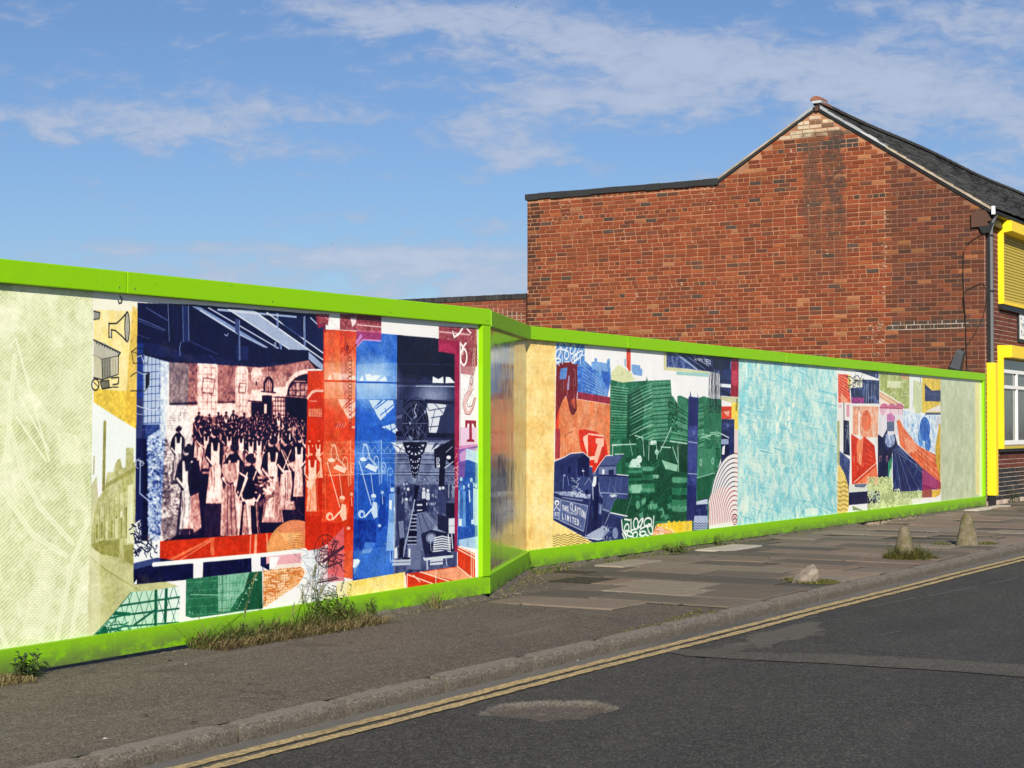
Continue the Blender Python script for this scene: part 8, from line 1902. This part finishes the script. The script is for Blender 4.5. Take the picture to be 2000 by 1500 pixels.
for x0, x1, n, h in ((at_wall(1028, 7.5), at_wall(1110, 7.5), 420, .07), (at_wall(1180, 7.5), at_wall(1260, 7.5), 260, .06), (at_wall(1265, 7.5), at_wall(1360, 7.5), 260, .05), (at_wall(1360, 7.5), at_wall(1450, 7.5), 260, .05), (at_wall(1460, 7.5), at_wall(1620, 7.5), 240, .04), (at_wall(1700, 7.5), at_wall(1790, 7.5), 200, .05)):
    for k in range(n): x = wr.uniform(x0, x1); y = 7.55 - abs(wr.gauss(0, .06)); blade(b, x, y, 0, h * wr.uniform(.3, 1.2), .0025, wr.random() * 6.28, wr.uniform(.5, 2.0), wr.choice(GR + DRY[:2]))
tag(b.build('foot_grass', M['plant'], None, 'stuff', fix=False), 'short grass fringe along the foot of the far hoarding')
# moss and weeds round the bollards, in the kerb joints
MOSS = [(.17, .17, .035), (.13, .13, .03), (.20, .19, .05), (.10, .10, .03)]
b = MB()
for (cx, cy), n, r, h, off in ((B2, 3600, .29, .13, (.0, -.04)), (B2, 700, .22, .03, (.10, -.17)), (B1, 1100, .22, .03, (.04, -.10)), (B1, 150, .09, .04, (.04, .16)), (B3, 330, .16, .03, (.26, -.14)), (B3, 160, .13, .03, (-.05, .28))):
    for k in range(n):
        a = wr.random() * 6.28; q = r * math.sqrt(wr.random()); x, y = cx + off[0] + q * math.cos(a), cy + off[1] + q * math.sin(a) * .8
        hh = h * wr.uniform(.3, 1.1) * (1.2 - .8 * q / r)
        blade(b, x, y, .012, hh, .003 + .002 * (h < .05), wr.random() * 6.28, wr.uniform(.3, 1.8), wr.choice((MOSS + [(.09, .12, .03), (.14, .09, .035)]) if h > .05 else MOSS), 3)
for seg in ((1210, 1237, 1400, 1196, 160), (1440, 1180, 1500, 1168, 40), (1300, 1213, 1370, 1195, 120), (1290, 1183, 1400, 1198, 50)):
    for k in range(seg[4]):
        u = wr.random(); x, y, _ = onZ(seg[0] + (seg[2] - seg[0]) * u, seg[1] + (seg[3] - seg[1]) * u + wr.gauss(0, 1.2), 0); blade(b, x, y, .004, wr.uniform(.006, .022), .003, wr.random() * 6.28, wr.uniform(.5, 2), wr.choice(MOSS), 2)
tag(b.build('moss_and_weeds', M['plant'], None, 'stuff', fix=False), 'moss and small weeds round the bollards and along the kerb joint')
plant('leafy_weed', 'mounded green weed round the foot of the middle bollard', lambda b: [sprig(b, B2[0] - .02 + wr.gauss(0, .10), B2[1] - .05 + wr.gauss(0, .08), wr.uniform(.08, .19), wr, 12, .03, [(.10, .12, .035), (.14, .15, .04), (.07, .09, .03)], .4) for _ in range(55)])
# rubble under the far hoarding, litter flecks
b = MB()
def pebble(x, y, r, z=0):
    vs = [(x + r * wr.uniform(.6, 1.2) * a, y + r * wr.uniform(.6, 1.2) * c, z + r * wr.uniform(.4, .9) * e + r * .3) for a, c, e in ((1, 0, 0), (0, 1, 0), (-1, 0, 0), (0, -1, 0), (0, 0, 1), (0, 0, -.6))]
    b.add(vs, [(0, 1, 4), (1, 2, 4), (2, 3, 4), (3, 0, 4), (1, 0, 5), (2, 1, 5), (3, 2, 5), (0, 3, 5)])
for k in range(150): px = wr.uniform(1690, 1790); x = at_wall(px, 7.5); pebble(x, 7.55 - abs(wr.gauss(0, .10)), wr.uniform(.006, .03))
for k in range(120): pebble(wr.uniform(7, 10.7), 6.68 - abs(wr.gauss(0, .05)), wr.uniform(.003, .010))
for k in range(70): u = wr.random(); pebble(10.8 + 2 * u, 6.68 + .83 * u - abs(wr.gauss(0, .1)), wr.uniform(.004, .012))
for k in range(240): pebble(wr.uniform(4, 20), 4.75 - abs(wr.gauss(0, .10)), wr.uniform(.002, .006), RZ)
tag(b.build('rubble', M['rubble'], None, 'stuff'), 'loose stones and grit along the hoarding foot and gutter')
b = MB()
for px, py, w in ((1063, 1137, 8), (1128, 1290, 3), (1150, 1286, 4), (1375, 1153, 4), (1418, 1166, 5), (1688, 1083, 22), (1635, 1091, 5), (1848, 1056, 14), (1706, 1099, 5), (1580, 1184, 3), (1730, 1153, 6), (206, 1443, 8), (363, 1298, 4), (905, 1300, 4), (1100, 1060, 3), (1290, 1080, 3), (1560, 1130, 3)):
    z = RZ + .006 if py > 1270 and px > 1100 or (px, py) in ((1580, 1184), (1730, 1153)) else .018; x, y, _ = onZ(px, py, z); s_ = w / 3300 * 13 * .5
    a = wr.uniform(0, 1.5); vs = [(x + s_ * math.cos(a + k * 1.57) * (1 if k % 2 else .45), y + s_ * math.sin(a + k * 1.57) * (1 if k % 2 else .45), z + wr.uniform(0, .006)) for k in range(4)]; b.add(vs, [(0, 1, 2, 3)])
tag(b.build('litter', M['white'], None, 'stuff', fix=False), 'scraps of white litter on the pavement and in the gutter')
b = MB()
for px, py in ((290, 1398), (370, 1412), (330, 1288), (655, 1234), (1120, 1206), (680, 1255)):
    x, y, _ = onZ(px, py, .006); leaf(b, (x, y, .006), wr.random() * 6.28, .1, .05, .012, (.05, .035, .02))
tag(b.build('fallen_leaves', M['plant'], None, 'stuff', fix=False), 'dark fallen leaves on the pavement')

# ------------------------------------------------------------------ birds
def bird(px, py, span, roll, dist, label):
    d = Vector([float(v) for v in dir_of(px, py)]).normalized(); c = Vector((0, 0, CAMZ)) + d * dist; b = MB()
    rt = Vector((math.sin(YAW), -math.cos(YAW), 0)); up = Vector((0, 0, 1)); f = Vector((math.cos(YAW), math.sin(YAW), 0)); m = Matrix.Rotation(roll, 3, f); rt, up = m @ rt, m @ up; s = span / 2
    b.tube([c - f * .05 - rt * s * .25 - up * .02, c - rt * s * .1, c + rt * s * .1, c + rt * s * .3 + up * .02], s * .11, 6, None, s * .03)
    o = b.build('body', M['darkgrey'], smooth=True)
    r_ = empty('bird', c, label, 'bird', 'birds in the sky'); adopt(o, r_)
    for sg_ in (-1, 1):
        w = MB(); P = lambda a, e, g: c + rt * (s * a * sg_) + up * (s * e) + f * (s * g)
        w.add([P(.04, .05, .15), P(.5, .34, .22), P(1, .12, .1), P(.5, .26, -.12), P(.04, 0, -.15), P(.5, .31, .05)], [(0, 1, 5), (1, 2, 5), (2, 3, 5), (3, 4, 5), (4, 0, 5)]); w.build('wing', M['darkgrey'], r_, fix=False)
bird(1008, 14, .62, .5, 170, 'grey and white bird highest in the sky, above the middle')
bird(648, 476, .52, 0, 190, 'dark bird with raised wings low over the near hoarding')
bird(680, 355, .30, 1.2, 170, 'dark bird fleck in the open blue above the low one')
bird(440, 247, .36, 1.3, 170, 'dark bird fleck against the middle of the left cloud bank')
bird(165, 280, .30, -1.1, 170, 'dark bird fleck at the far left below the cloud bank')
